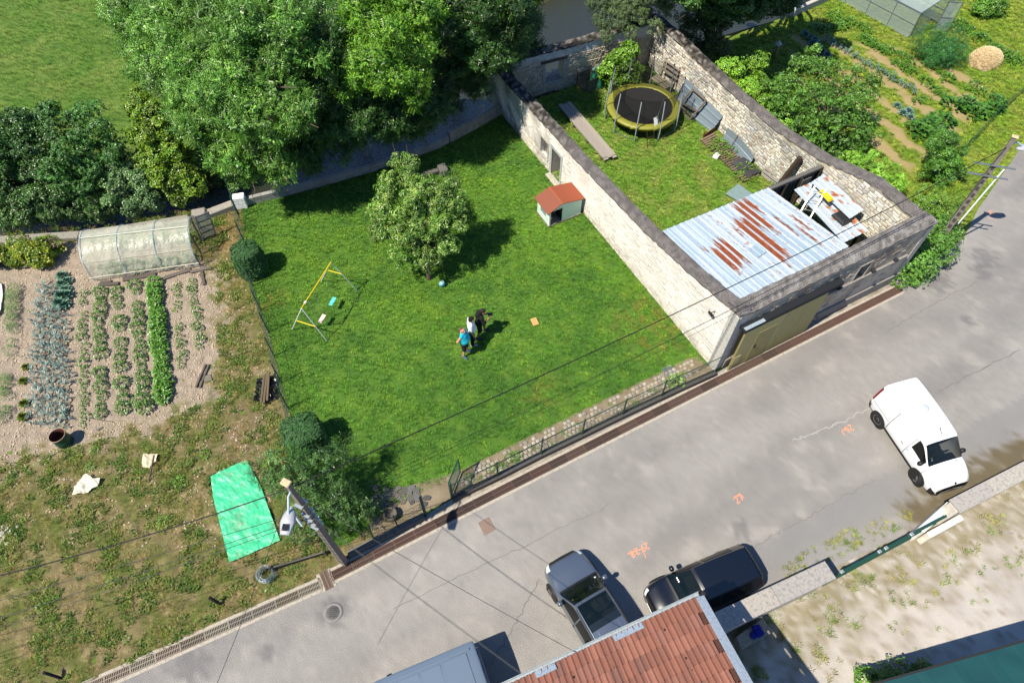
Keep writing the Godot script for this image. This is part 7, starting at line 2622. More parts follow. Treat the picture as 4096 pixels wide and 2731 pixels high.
	part_box(car,"sticker",Transform3D(Basis(Vector3(0,0,1),-.65),Vector3(.62,1.43,-.56)),Vector3(.06,.006,.06),mat.yellow_sticker,.001)
	part_box(car,"sticker",Transform3D(Basis(Vector3(0,0,1),-.65),Vector3(.95,1.2,.62)),Vector3(.06,.006,.06),mat.white_ink,.001)
func black_hatch():
	var u := Vector3(-.93,0,.37)
	var c := Vector3(6.46,0,-5.86) + u * .57
	var car := thing("black_hatchback","glossy black hatchback parked between the house roof and courtyard wall","car",Vector3(c.x,0,c.z),-2.7656)
	car.scale = Vector3.ONE * .84
	var b := Shell.new()
	b.add(-2.08,[Vector2(.62,.4),Vector2(.74,.56),Vector2(.74,.9),Vector2(.6,1.12),Vector2(.48,1.2),Vector2(0,1.24)])
	b.add(-1.9,[Vector2(.78,.3),Vector2(.86,.56),Vector2(.83,.95),Vector2(.6,1.34),Vector2(.5,1.4),Vector2(0,1.44)])
	b.add(-.8,[Vector2(.82,.27),Vector2(.88,.56),Vector2(.85,.93),Vector2(.62,1.4),Vector2(.52,1.46),Vector2(0,1.5)])
	b.add(.1,[Vector2(.82,.27),Vector2(.88,.56),Vector2(.85,.92),Vector2(.62,1.38),Vector2(.52,1.44),Vector2(0,1.48)])
	b.add(.32,[Vector2(.82,.27),Vector2(.88,.56),Vector2(.845,.91),Vector2(.62,1.31),Vector2(.52,1.37),Vector2(0,1.41)])
	b.add(1.12,[Vector2(.81,.27),Vector2(.87,.54),Vector2(.82,.86),Vector2(.76,.93),Vector2(.62,.97),Vector2(0,1.02)])
	b.add(1.66,[Vector2(.79,.27),Vector2(.85,.5),Vector2(.78,.76),Vector2(.68,.85),Vector2(.54,.88),Vector2(0,.92)])
	b.add(1.98,[Vector2(.68,.27),Vector2(.74,.42),Vector2(.68,.62),Vector2(.58,.7),Vector2(.46,.74),Vector2(0,.78)])
	b.add(2.1,[Vector2(.5,.3),Vector2(.55,.4),Vector2(.52,.5),Vector2(.46,.56),Vector2(.36,.6),Vector2(0,.63)])
	car_common(car,b,mat.black_car,[[4.0,5.0,3.25,6.75]],[Vector2(1.3,.87),Vector2(-1.28,.87)],.31,true)
	panel(car,"windscreen",b,3.98,4.98,3.2,6.8,.012,mat.car_glass)
	panel(car,"side_window",b,2.6,4.7,2.15,2.85,.01,mat.dark_glass,true)
	panel(car,"side_window",b,1.4,2.5,2.15,2.85,.01,mat.dark_glass,true)
	panel(car,"rear_window",b,.35,.9,3.3,6.7,.012,mat.dark_glass)
	panel(car,"headlamp",b,6.7,7.7,2.15,3.4,.012,mat.lamp_glass,true)
	panel(car,"tail_lamp",b,.2,.8,1.6,2.6,.012,mat.red_lamp,true)
	panel(car,"front_grille",b,7.35,7.95,3.4,6.6,.012,mat.black_plastic)
	panel(car,"wiper_cowl",b,4.98,5.1,3.2,6.8,.008,mat.black_plastic)
	for uu in [2.5,1.6]:
		panel(car,"door_handle",b,uu,uu + .2,1.62,1.74,.03,mat.black_car,true)
	cabin(car,.15,.46,.96,mat.seat_cloth)
	mirror(car,Vector3(.82,.98,.84),mat.black_car)
	part_box(car,"number_plate",Transform3D(Basis(Vector3(0,0,1),-.25),Vector3(2.13,.5,0)),Vector3(.02,.11,.52),mat.white_ink,.003)
	part_box(car,"plate_band",Transform3D(Basis(Vector3(0,0,1),-.25),Vector3(2.135,.502,-.24)),Vector3(.02,.105,.05),base_mat("plate_blue",Color(.05,.35,.75),.5),.003)
	for k in 3:
		part_box(car,"sticker",Transform3D(Basis(Vector3(0,0,1),-.5),Vector3(.86,1.17,.4 + k * .07)),Vector3(.05,.006,.05),mat.white_ink,.001)
	var s := st()
	lathe(s,at(Vector3(-1.85,1.45,0)),[Vector2(.03,0),Vector2(.02,.05),Vector2(.003,.06)],8)
	obj("aerial",s,mat.black_car,car)
	s = st()
	lathe(s,Transform3D(Basis(Vector3(0,0,1),.95),Vector3(-2.06,1.12,0)),[Vector2(.05,0),Vector2(.045,.01),Vector2(.003,.012)],12)
	obj("badge",s,mat.chrome,car)
func silver_van():
	var corner := Vector3(-1.16,1.68,-3.84)
	var w := Vector3(.37,0,.93)
	var fwd := Vector3(-.93,0,.37)
	var c := corner + w * .72 + fwd * 2.05
	var car := thing("silver_van","silver-blue van with ribbed roof cut by the bottom picture edge","van",Vector3(c.x,0,c.z),atan2(-fwd.z,fwd.x))
	car.scale = Vector3.ONE * .86
	var b := Shell.new()
	var sec := func(k: float,top: float) -> Array:
		return [Vector2(.9 * k,.3),Vector2(.96 * k,.75),Vector2(.95 * k,1.1),Vector2(.87 * k,top - .16),Vector2(.78 * k,top - .02),Vector2(0,top + .02)]
	b.add(-2.42,sec.call(.96,1.93))
	b.add(-2.3,sec.call(1.0,1.97))
	b.add(-1.0,sec.call(1.0,2.0))
	b.add(.6,sec.call(1.0,1.99))
	b.add(1.0,sec.call(.99,1.9))
	b.add(1.75,[Vector2(.9,.3),Vector2(.95,.7),Vector2(.9,1.05),Vector2(.82,1.18),Vector2(.66,1.24),Vector2(0,1.28)])
	b.add(2.2,[Vector2(.86,.3),Vector2(.9,.6),Vector2(.84,.85),Vector2(.74,.96),Vector2(.58,1.0),Vector2(0,1.04)])
	b.add(2.45,[Vector2(.68,.3),Vector2(.72,.5),Vector2(.66,.62),Vector2(.56,.7),Vector2(.42,.73),Vector2(0,.76)])
	car_common(car,b,mat.silver_car,[[4.0,5.0,3.25,6.75]],[Vector2(1.5,.95),Vector2(-1.55,.95)],.34,false)
	panel(car,"windscreen",b,3.98,4.98,3.2,6.8,.012,mat.car_glass)
	panel(car,"side_window",b,3.1,4.7,2.15,2.85,.012,mat.dark_glass,true)
	panel(car,"gutter_rail",b,.9,3.9,3.0,3.12,.014,mat.black_plastic,true)
	# pressed roof panels: raised fields with ribs between
	for k in 4:
		var x0 := -2.05 + k * .72 + (.1 if k else .0)
		var s := st()
		box(s,at(Vector3(x0 + .33,2.012,0)),Vector3(.62 if k else .78,.018,1.14),.012)
		obj("roof_field",s,mat.silver_car,car)
	for z in [-.66,.66]:
		var s := st()
		box(s,at(Vector3(-.8,2.005,z)),Vector3(2.9,.016,.07),.01)
		obj("roof_rib",s,mat.silver_car,car)
	part_box(car,"brake_lamp",at(Vector3(-2.37,1.93,-.1)),Vector3(.06,.05,.5),mat.red_lamp,.02)
	part_box(car,"rear_door",at(Vector3(-2.44,1.05,0)),Vector3(.04,1.4,1.7),mat.silver_car,.02)
	part_box(car,"rear_window",at(Vector3(-2.47,1.45,0)),Vector3(.02,.5,1.3),mat.dark_glass,.01)
	part_box(car,"rear_bumper",at(Vector3(-2.5,.45,0)),Vector3(.16,.24,1.8),mat.silver_car,.05)
	panel(car,"tail_lamp",b,.05,.3,1.3,2.7,.012,mat.red_lamp,true)
	mirror(car,Vector3(1.4,1.25,.92),mat.silver_car)
# bones are [a,b,radius at a,radius at b]; their smooth union is meshed with surface nets
func flesh(s: SurfaceTool,bones: Array,cell: float,blend: float,grow_ := .0):
	var lo := Vector3.ONE * 1e9
	var hi := -lo
	for b in bones:
		var r: float = maxf(b[2],b[3]) + grow_ + blend + cell * 2.0
		for p in [b[0],b[1]]:
			lo = lo.min(p - Vector3.ONE * r)
			hi = hi.max(p + Vector3.ONE * r)
	var nx := int((hi.x - lo.x) / cell) + 2
	var ny := int((hi.y - lo.y) / cell) + 2
	var nz := int((hi.z - lo.z) / cell) + 2
	var f := PackedFloat32Array()
	f.resize(nx * ny * nz)
	f.fill(1.0)
	for b in bones:
		var a: Vector3 = b[0]
		var ab: Vector3 = b[1] - a
		var ra: float = b[2] + grow_
		var rb: float = b[3] + grow_
		var m: float = maxf(ra,rb) + blend + cell * 2.0
		var l: Vector3 = (a.min(b[1]) - Vector3.ONE * m - lo) / cell
		var h: Vector3 = (a.max(b[1]) + Vector3.ONE * m - lo) / cell
		var dd := maxf(ab.length_squared(),1e-8)
		for k in range(maxi(0,int(l.z)),mini(nz,int(h.z) + 1)):
			for j in range(maxi(0,int(l.y)),mini(ny,int(h.y) + 1)):
				var row_ := (k * ny + j) * nx
				for i in range(maxi(0,int(l.x)),mini(nx,int(h.x) + 1)):
					var p := lo + Vector3(i,j,k) * cell - a
					var t := clampf(p.dot(ab) / dd,.0,1.0)
					var d := (p - ab * t).length() - lerpf(ra,rb,t)
					var o := f[row_ + i]
					var q := maxf(blend - absf(d - o),.0) / blend
					f[row_ + i] = minf(d,o) - q * q * blend * .25
	var vert := {}
	var steps := [1,nx,nx * ny]
	s.set_smooth_group(0)
	var pos := func(c: int) -> Vector3:
		if vert.has(c):
			return vert[c]
		var i := c % nx
		var j := (c / nx) % ny
		var k := c / (nx * ny)
		var sum := Vector3.ZERO
		var n := 0
		for e in [[0,0,0,0],[0,1,0,0],[0,0,1,0],[0,1,1,0],[0,0,0,1],[1,0,0,1],[0,0,1,1],[1,0,1,1],[0,0,0,2],[1,0,0,2],[0,1,0,2],[1,1,0,2]]:
			var off := Vector3i.ZERO
			if e[3] == 0:
				off = Vector3i(0,e[1],e[2])
			elif e[3] == 1:
				off = Vector3i(e[0],0,e[2])
			else:
				off = Vector3i(e[0],e[1],0)
			var c0 := c + off.x + off.y * nx + off.z * nx * ny
			var v0 := f[c0]
			var v1 := f[c0 + steps[e[3]]]
			if (v0 < .0) != (v1 < .0):
				var g := Vector3(off)
				g[e[3]] += v0 / (v0 - v1)
				sum += g
				n += 1
		var r := lo + (Vector3(i,j,k) + sum / maxi(n,1)) * cell
		vert[c] = r
		return r
	for k in range(1,nz - 1):
		for j in range(1,ny - 1):
			for i in range(1,nx - 1):
				var c := (k * ny + j) * nx + i
				var v := f[c]
				for ax in 3:
					var w := f[c + steps[ax]]
					if (v < .0) == (w < .0):
						continue
					var u1: int = steps[(ax + 1) % 3]
					var u2: int = steps[(ax + 2) % 3]
					var q := [pos.call(c - u1 - u2),pos.call(c - u2),pos.call(c),pos.call(c - u1)]
					if v < .0:
						quad(s,q[3],q[2],q[1],q[0])
					else:
						quad(s,q[0],q[1],q[2],q[3])
func hand_bones(w: Vector3,dir: Vector3,palm: Vector3,curl: float,thumb_side: float) -> Array:
	var side := dir.cross(palm).normalized() * thumb_side
	var out := [[w,w + dir * .05,.026,.03]]
	var long := [.07,.08,.074,.058]
	for k in 4:
		var b := w + dir * .075 + side * (.03 - k * .02)
		out.append([w + dir * .03 + side * (.018 - k * .012),b,.016,.012])
		var d1 := (dir + palm * curl * .5).normalized()
		var m: Vector3 = b + d1 * long[k] * .5
		out.append([b,m,.0095,.009])
		out.append([m,m + (dir + palm * curl * 1.6).normalized() * long[k] * .5,.009,.0075])
	var t0 := w + dir * .02 + side * .028
	var t1 := t0 + (dir * .6 + side * .7 + palm * .3).normalized() * .04
	out.append([t0,t1,.014,.011])
	out.append([t1,t1 + (dir + palm * .4).normalized() * .03,.011,.009])
	return out
func person(label: String,p: Vector3,fwd: Vector3,j: Dictionary) -> Node3D:
	var o := thing("person",label,"person",p,atan2(-fwd.z,fwd.x))
	var hip := [Vector3(j.hip.x,j.hip.y,-.095),Vector3(j.hip.x,j.hip.y,.095)]
	var sh: Array = j.shoulder
	var neck: Vector3 = (sh[0] + sh[1]) * .5 + Vector3(0,.03,0)
	var belly: Vector3 = j.hip.lerp(neck,.32) + Vector3(j.belly,0,0)
	var chest: Vector3 = j.hip.lerp(neck,.72) + Vector3(.015,0,0)
	var torso := []
	for z in [-.07,.07]:
		torso.append([j.hip + Vector3(0,0,z),belly + Vector3(0,0,z),.115,.115 + j.belly * .35])
		torso.append([belly + Vector3(0,0,z),chest + Vector3(0,0,z * 1.25),.115 + j.belly * .35,.115])
	torso.append([chest,neck - Vector3(0,.04,0),.12,.075])
	for k in 2:
		torso.append([neck - Vector3(0,.03,0),sh[k],.055,.052])
	var head: Vector3 = j.head
	var look: Vector3 = j.look.normalized()
	var hs := look.cross(Vector3.UP).normalized()
	var hu := hs.cross(look).normalized()
	var neck_b := [neck - Vector3(0,.02,0),head - hu * .05 - look * .02,.058,.056]
	var arms := []
	for k in 2:
		arms.append([[sh[k],j.elbow[k],.056,.043],[j.elbow[k],j.wrist[k],.043,.028]])
	var legs := []
	for k in 2:
		legs.append([[hip[k],j.knee[k],.09,.06],[j.knee[k],j.ankle[k],.06,.038]])
	var s := stc(j.skin)
	var all := torso + [neck_b]
	for k in 2:
		all += arms[k] + legs[k]
	flesh(s,all,.018,.04)
	# head with nose,brow,chin,ears
	var hb := [[head - look * .03 + hu * .045,head + look * .02 + hu * .05,.086,.082],[head + look * .03 - hu * .04,head + look * .045 - hu * .065,.058,.038],[head + look * .09 + hu * .03,head + look * .115 - hu * .002,.011,.015],[head + look * .075 + hu * .045 - hs * .035,head + look * .075 + hu * .045 + hs * .035,.016,.016],[head + look * .085 - hu * .038 - hs * .018,head + look * .085 - hu * .038 + hs * .018,.01,.01]]
	for z in [-1.0,1.0]:
		hb.append([head + hs * z * .085 + hu * .03,head + hs * z * .088 - hu * .01,.018,.012])
	flesh(s,hb,.009,.02)
	for k in 2:
		flesh(s,hand_bones(j.wrist[k],j.hand[k][0],j.hand[k][1],j.hand[k][2],-1.0 if k == 0 else 1.0),.006,.008)
	obj("body",s,mat.skin,o)
	s = stc(Color(.06,.05,.05))
	for z in [-1.0,1.0]:
		flesh(s,[[head + look * .088 + hu * .03 + hs * z * .032,head + look * .09 + hu * .03 + hs * z * .034,.009,.009]],.005,.004)
	obj("eyes",s,mat.dull,o)
	s = stc(j.hair)
	flesh(s,[[head - look * .04 + hu * .06,head + look * .012 + hu * .085,.09,.076],[head - look * .055 + hu * .0,head - look * .05 + hu * .06,.072,.08]],.012,.02,j.hair_lift)
	obj("hair",s,mat.cloth,o)
	s = stc(j.top)
	var shirt := torso.duplicate()
	for k in 2:
		if j.sleeve > .0:
			shirt.append([sh[k],sh[k].lerp(j.elbow[k],j.sleeve),.052,.052])
			if j.sleeve >= 1.0:
				shirt.append([j.elbow[k],j.elbow[k].lerp(j.wrist[k],j.cuff),.054,.044])
	if j.hood:
		shirt.append([neck + Vector3(-.09,.03,0),head + Vector3(-.1,.02,0),.09,.085])
	flesh(s,shirt,.018,.04,.016)
	var top := obj(j.top_name,s,mat.cloth,o)
	s = stc(j.bottom)
	var pants := []
	for k in 2:
		pants.append([j.hip + Vector3(0,.03,0),hip[k] - Vector3(0,.02,0),.125,.11])
		pants.append([hip[k],j.knee[k].lerp(hip[k],.0 if j.leg_len > .5 else .05),.1,.078])
		if j.leg_len > .5:
			pants.append([j.knee[k],j.knee[k].lerp(j.ankle[k],.93),.075,.06])
	flesh(s,pants,.018,.03,.012)
	obj(j.bottom_name,s,mat.cloth,o)
	for k in 2:
		s = stc(j.shoe)
		var a: Vector3 = j.ankle[k]
		var t: Vector3 = a + j.toe[k] * .17 - Vector3(0,a.y - .045,0)
		flesh(s,[[a - j.toe[k] * .05 - Vector3(0,a.y - .045,0),t,.045,.042],[a,a.lerp(t,.5),.046,.045]],.012,.02)
		obj("shoe",s,mat.cloth,o)
	o.set_meta("chest",chest)
	return o
func badge(o: Node3D,c: Vector3,lines: int,col: Color):
	var s := stc(col)
	for i in lines:
		box(s,Transform3D(Basis(Vector3(1,0,0),rr(-.8,.8)),c + Vector3(.002 * i,.05 - i * .03,rr(-.03,.03))),Vector3(.008,.012,rr(.06,.14)),.002)
	obj("print",s,mat.dull,o)
func build_people():
	var up := Vector3.UP
	var a := person("person in a turquoise sleeveless top and dark shorts, hands behind the back, looking up",Vector3(-1.83,0,-14.67),Vector3(.92,0,.25),{
		"hip": Vector3(0,.92,0),"belly": .07,"shoulder": [Vector3(-.03,1.44,-.17),Vector3(-.03,1.44,.17)],"head": Vector3(-.02,1.6,.0),"look": Vector3(.8,.55,.25),
		"elbow": [Vector3(-.17,1.17,-.25),Vector3(-.17,1.17,.25)],"wrist": [Vector3(-.2,.97,-.08),Vector3(-.2,.95,.08)],
		"hand": [[Vector3(0,-.3,.95).normalized(),Vector3(-1,0,0),.4],[Vector3(0,-.3,-.95).normalized(),Vector3(-1,0,0),.4]],
		"knee": [Vector3(.03,.5,-.12),Vector3(.02,.5,.12)],"ankle": [Vector3(.02,.09,-.16),Vector3(-.03,.09,.15)],"toe": [Vector3(1,0,-.2).normalized(),Vector3(.93,0,.35).normalized()],
		"skin": Color(.8,.56,.46),"hair": Color(.42,.27,.22),"hair_lift": -.004,"top": Color(.1,.66,.76),"top_name": "tank_top","sleeve": .0,"cuff": .0,"hood": false,
		"bottom": Color(.12,.11,.13),"bottom_name": "shorts","leg_len": .4,"shoe": Color(.25,.33,.44)})
	badge(a,Vector3(.22,1.04,.07),2,Color(.85,.95,.97))
	var b := person("person in a white T-shirt and black trousers standing between the other two",Vector3(-1.59,0,-15.19),Vector3(.95,0,-.2),{
		"hip": Vector3(0,.92,0),"belly": .05,"shoulder": [Vector3(-.01,1.43,-.17),Vector3(-.01,1.43,.17)],"head": Vector3(.05,1.6,.0),"look": Vector3(.9,-.25,-.3),
		"elbow": [Vector3(.0,1.15,-.27),Vector3(-.04,1.15,.27)],"wrist": [Vector3(.12,.93,-.24),Vector3(.06,.9,.27)],
		"hand": [[Vector3(.3,-.95,0).normalized(),Vector3(0,0,1),.3],[Vector3(.3,-.95,0).normalized(),Vector3(0,0,-1),.3]],
		"knee": [Vector3(.05,.5,-.11),Vector3(.02,.5,.11)],"ankle": [Vector3(.08,.09,-.13),Vector3(.0,.09,.13)],"toe": [Vector3(.97,0,-.2).normalized(),Vector3(1,0,.1).normalized()],
		"skin": Color(.7,.5,.4),"hair": Color(.07,.06,.06),"hair_lift": .004,"top": Color(.84,.86,.92),"top_name": "shirt","sleeve": .75,"cuff": .0,"hood": false,
		"bottom": Color(.07,.07,.08),"bottom_name": "trousers","leg_len": 1.0,"shoe": Color(.55,.58,.62)})
	badge(b,Vector3(.175,1.28,.05),3,Color(.15,.17,.3))
	var c := person("person in a black hooded top and shorts, stepping forward holding a remote controller",Vector3(-1.29,0,-15.57),Vector3(.93,0,-.36),{
		"hip": Vector3(-.02,.88,0),"belly": .04,"shoulder": [Vector3(.06,1.37,-.17),Vector3(.06,1.37,.17)],"head": Vector3(.16,1.52,.0),"look": Vector3(.8,-.6,.05),
		"elbow": [Vector3(.12,1.1,-.26),Vector3(.12,1.1,.26)],"wrist": [Vector3(.35,1.14,-.12),Vector3(.35,1.14,.12)],
		"hand": [[Vector3(.9,.1,.2).normalized(),Vector3(0,.6,1).normalized(),.7],[Vector3(.9,.1,-.2).normalized(),Vector3(0,.6,-1).normalized(),.7]],
		"knee": [Vector3(.24,.53,-.13),Vector3(-.02,.47,.12)],"ankle": [Vector3(.26,.09,-.16),Vector3(-.16,.09,.14)],"toe": [Vector3(.97,0,.1).normalized(),Vector3(.95,0,.3).normalized()],
		"skin": Color(.66,.46,.37),"hair": Color(.17,.13,.12),"hair_lift": .004,"top": Color(.07,.07,.08),"top_name": "hooded_top","sleeve": 1.0,"cuff": .25,"hood": true,
		"bottom": Color(.1,.1,.11),"bottom_name": "shorts","leg_len": .4,"shoe": Color(.16,.18,.22)})
	badge(c,Vector3(.2,1.17,.0),2,Color(.6,.63,.66))
	var rc := thing("remote_controller","small dark remote controller with a screen held by the hooded person","controller",c.transform * Vector3(.43,1.17,0),c.rotation.y)
	part_box(rc,"shell",Transform3D(Basis(Vector3(0,0,1),.3),Vector3(.02,0,0)),Vector3(.11,.035,.17),mat.black_plastic,.014)
	part_box(rc,"screen",Transform3D(Basis(Vector3(0,0,1),.7),Vector3(.1,.05,0)),Vector3(.09,.01,.15),mat.dark_glass,.003)
	for z in [-.05,.05]:
		part_tube(rc,"stick",[Vector3(.0,.01,z),Vector3(-.005,.04,z)],.006,Color(.5,.5,.5),mat.dull,5)
func tree(called: String,label: String,foot: Vector3,lumps: Array,per_m2: float,kind: String,size: Vector2,tints: Array,m: Material,trunk: float,bark := Color(.36,.32,.27),category := "tree",shell := .35):
	var t := thing(called,label,category,foot)
	var local := []
	for l in lumps:
		local.append([l[0] - foot,l[1]])
	limbs(t,Vector3.ZERO,local,trunk,bark)
	foliage("crown",t,local,per_m2,kind,size,tints,m,shell)
func build_trees():
	var ash := [Color(.33,.5,.18),Color(.28,.44,.16),Color(.42,.58,.24)]
	var lime := [Color(.38,.56,.16),Color(.45,.62,.19),Color(.31,.49,.14)]
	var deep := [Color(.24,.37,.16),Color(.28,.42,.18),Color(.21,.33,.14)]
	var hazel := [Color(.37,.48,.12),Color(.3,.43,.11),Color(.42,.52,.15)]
	tree("ash_tree","big feathery mid-green ash overhanging the river left of the lawn",Vector3(-13.31,0,-27.15),[
		[Vector3(-18.02,4.6,-31.04),1.3],[Vector3(-16.47,4.8,-28.92),1.2],[Vector3(-14.57,6,-28.11),1.5],[Vector3(-16.17,4.2,-27.35),1.0],[Vector3(-13.59,5.8,-25.56),1.4],[Vector3(-11.7,7,-25.48),1.6],[Vector3(-14.42,4.6,-25.51),1.1],[Vector3(-12.46,5.4,-24.09),1.3],[Vector3(-10.28,6.8,-23.47),1.5],[Vector3(-9.71,7.6,-25.08),1.6],[Vector3(-8.71,7,-24.29),1.4],[Vector3(-10.85,5.6,-22.7),1.3],[Vector3(-12.54,4.4,-22.91),1.0],[Vector3(-9.83,5.4,-22.43),1.2],[Vector3(-9.02,6.2,-22.96),1.2],[Vector3(-11.84,3.6,-22.53),1.0],[Vector3(-10.55,3.6,-22.4),1.0],[Vector3(-9.93,3.1,-22.18),.9],[Vector3(-11.1,2.8,-22.11),.8],[Vector3(-13.7,4.2,-24.29),.9],[Vector3(-8.51,5.2,-22.42),.9],[Vector3(-13.15,7.2,-28),1.5],[Vector3(-10.32,8.2,-26.49),1.6],[Vector3(-17.85,5.2,-32.04),1.3]],
		66,"ash",Vector2(.85,1.4),ash,mat.leaf,.28)
	tree("ash_tree","bright yellow-green ash crown catching the sun above the dark river bank",Vector3(-6.21,0,-29.69),[
		[Vector3(-6.72,7,-27.04),1.3],[Vector3(-5.47,7.2,-25.75),1.4],[Vector3(-4.16,7,-26.4),1.3],[Vector3(-6.72,6.2,-25.85),1.0],[Vector3(-5.27,6.6,-24.63),1.2],[Vector3(-4.01,6.2,-25.55),1.1],[Vector3(-4.89,5.6,-24.52),1.0],[Vector3(-4.19,5,-24.8),.8],[Vector3(-6.14,5.6,-24.67),.9],[Vector3(-6.77,5.2,-24.81),.8],[Vector3(-4.8,7.8,-26.9),1.4],[Vector3(-3.7,6,-27.12),.8]],
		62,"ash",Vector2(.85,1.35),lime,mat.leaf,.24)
	tree("ash_tree","dark shaded tree filling the bank between the bright ash and the barn",Vector3(-3.13,0,-31.13),[
		[Vector3(-2.94,5.4,-27.44),1.3],[Vector3(-1.78,6,-27.44),1.4],[Vector3(-.49,5.8,-28.11),1.4],[Vector3(.62,3.8,-31.85),.9],[Vector3(-1.51,4,-28.31),1.1],[Vector3(-.34,3.2,-30.07),1.0],[Vector3(.64,2.6,-31.94),.8],[Vector3(-3.05,3.8,-26.97),1.1],[Vector3(-1.72,3.2,-27.35),1.0],[Vector3(-2.28,7,-27.69),1.5],[Vector3(-.29,7,-28.37),1.5],[Vector3(.82,4.6,-32.37),.9],[Vector3(-3.56,2.4,-26.84),1.0]],
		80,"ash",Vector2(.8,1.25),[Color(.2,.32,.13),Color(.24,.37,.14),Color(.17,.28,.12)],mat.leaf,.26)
	tree("bank_tree","dark undergrowth tree leaning over the shaded river below the ashes",Vector3(-7.6,0,-28.14),[
		[Vector3(-9.09,2.6,-24.01),1.1],[Vector3(-7.92,3,-24.39),1.2],[Vector3(-6.61,3.2,-24.87),1.2],[Vector3(-5.39,2.8,-25.53),1.1],[Vector3(-4.31,2.4,-26.05),1.0],[Vector3(-8.05,4.2,-24.58),1.2],[Vector3(-8.14,5.4,-24.67),1.2],[Vector3(-7.39,6.4,-25.84),1.3],[Vector3(-7.69,7.2,-26.69),1.3],[Vector3(-6.65,4.2,-25.17),1.1],[Vector3(-3.77,3.6,-25.84),1.0]],
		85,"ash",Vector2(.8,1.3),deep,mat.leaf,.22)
	tree("hazel_tree","lime green round-leaved hazel between the ash and the left bushes",Vector3(-16.6,0,-24.51),[
		[Vector3(-16.67,2.7,-25.82),.75],[Vector3(-15.51,2.9,-24.51),.85],[Vector3(-16.41,2.4,-24.54),.7],[Vector3(-14.82,2.5,-23.84),.8],[Vector3(-15.86,2,-23.72),.8],[Vector3(-14.62,1.7,-23.35),.8],[Vector3(-15.49,1.3,-23.09),.75],[Vector3(-14.42,1.1,-23.17),.6],[Vector3(-17.16,2.8,-26.94),.5],[Vector3(-15.06,.8,-22.93),.6],[Vector3(-16.64,2.2,-26),.8]],
		85,"round",Vector2(.8,1.2),hazel,mat.leaf,.12,Color(.36,.32,.27),"tree",.3)
	# the bushes on the far bank,left
	var words := ["broad dark green bush at the left edge above the river","tall dark green bush right of the left edge bush","grey-green bush over the water left of the hazel","low bush with arching blades at the water left of the tunnel"]
	var sets := [
		[Vector3(-22.55,0,-23.77),[[Vector3(-22.03,2.8,-24.64),1.2],[Vector3(-20.66,2.9,-24.22),1.2],[Vector3(-21.75,2.2,-23.06),1.2],[Vector3(-20.31,2.2,-22.79),1.2],[Vector3(-21.61,1.4,-22.02),1.0],[Vector3(-20.75,1.2,-21.96),.9],[Vector3(-22.79,2.6,-23.44),1.3],[Vector3(-22.84,1.6,-22.08),1.1]],deep],
		[Vector3(-20.21,0,-24.06),[[Vector3(-19.25,3,-24.68),1.2],[Vector3(-18.27,2.6,-24.59),1.1],[Vector3(-18.91,2.4,-23.39),1.2],[Vector3(-18.02,1.9,-23.41),1.0],[Vector3(-18.95,1.4,-22.57),1.0],[Vector3(-19.44,1.8,-22.41),1.0],[Vector3(-17.88,1.6,-24.62),.7]],[Color(.24,.4,.17),Color(.29,.46,.2)]],
		[Vector3(-17.77,0,-23.48),[[Vector3(-17.13,1.6,-23.18),.8],[Vector3(-16.61,1.2,-22.78),.8],[Vector3(-17.49,1.2,-22.5),.8],[Vector3(-16.22,.8,-22.51),.6],[Vector3(-17.09,.7,-22.34),.6]],[Color(.31,.43,.24),Color(.36,.48,.27)]],
		[Vector3(-19.55,0,-22.78),[[Vector3(-19.53,.7,-22.07),.6],[Vector3(-18.62,.7,-21.99),.6],[Vector3(-20.35,.8,-21.83),.6],[Vector3(-21.5,.7,-21.66),.6],[Vector3(-18.1,.6,-22.3),.5],[Vector3(-22.45,.6,-21.5),.6]],[Color(.25,.37,.17),Color(.3,.42,.2)]]]
	for i in 4:
		tree("bank_bush",words[i],sets[i][0],sets[i][1],90,"small" if i == 1 else ("long" if i == 3 else "oval"),Vector2(1.3,2.2) if i == 1 else Vector2(.7,1.2),sets[i][2],mat.leaf,.08,Color(.3,.27,.22),"bush")
	# round the barn's far corner
	tree("willow_tree","grey-green narrow-leaved willow hanging over the far barn corner",Vector3(6.76,0,-38.33),[
		[Vector3(5.24,3.2,-34.07),.7],[Vector3(6.03,3.6,-33.57),.8],[Vector3(4.67,2.8,-33.36),.5],[Vector3(5.62,3,-33.02),.6],[Vector3(6.61,3.2,-33.27),.7],[Vector3(7.71,3.8,-33.21),.8],[Vector3(8.56,4.2,-33.69),.9],[Vector3(6.85,4.2,-33.9),.9],[Vector3(4.47,3.2,-34.28),.6],[Vector3(4.85,2.5,-32.41),.35],[Vector3(7.27,2.8,-32.69),.4],[Vector3(6.04,2.7,-32.35),.35]],
		60,"long",Vector2(.6,1.0),[Color(.3,.38,.22),Color(.36,.44,.26),Color(.26,.35,.19)],mat.leaf_dull,.16)
	tree("elder_bush","dusty green bush with bare twigs outside the far corner of the east wall",Vector3(10.97,0,-35.06),[[Vector3(9.77,2,-34.1),.8],[Vector3(10.74,1.7,-33.98),.8],[Vector3(10.33,1.1,-34.14),.7],[Vector3(11.27,.9,-33.85),.6],[Vector3(9.47,2.4,-34.24),.8]],60,"oval",Vector2(.7,1.1),[Color(.32,.36,.17),Color(.27,.32,.15)],mat.leaf,.09,Color(.45,.4,.32),"bush")
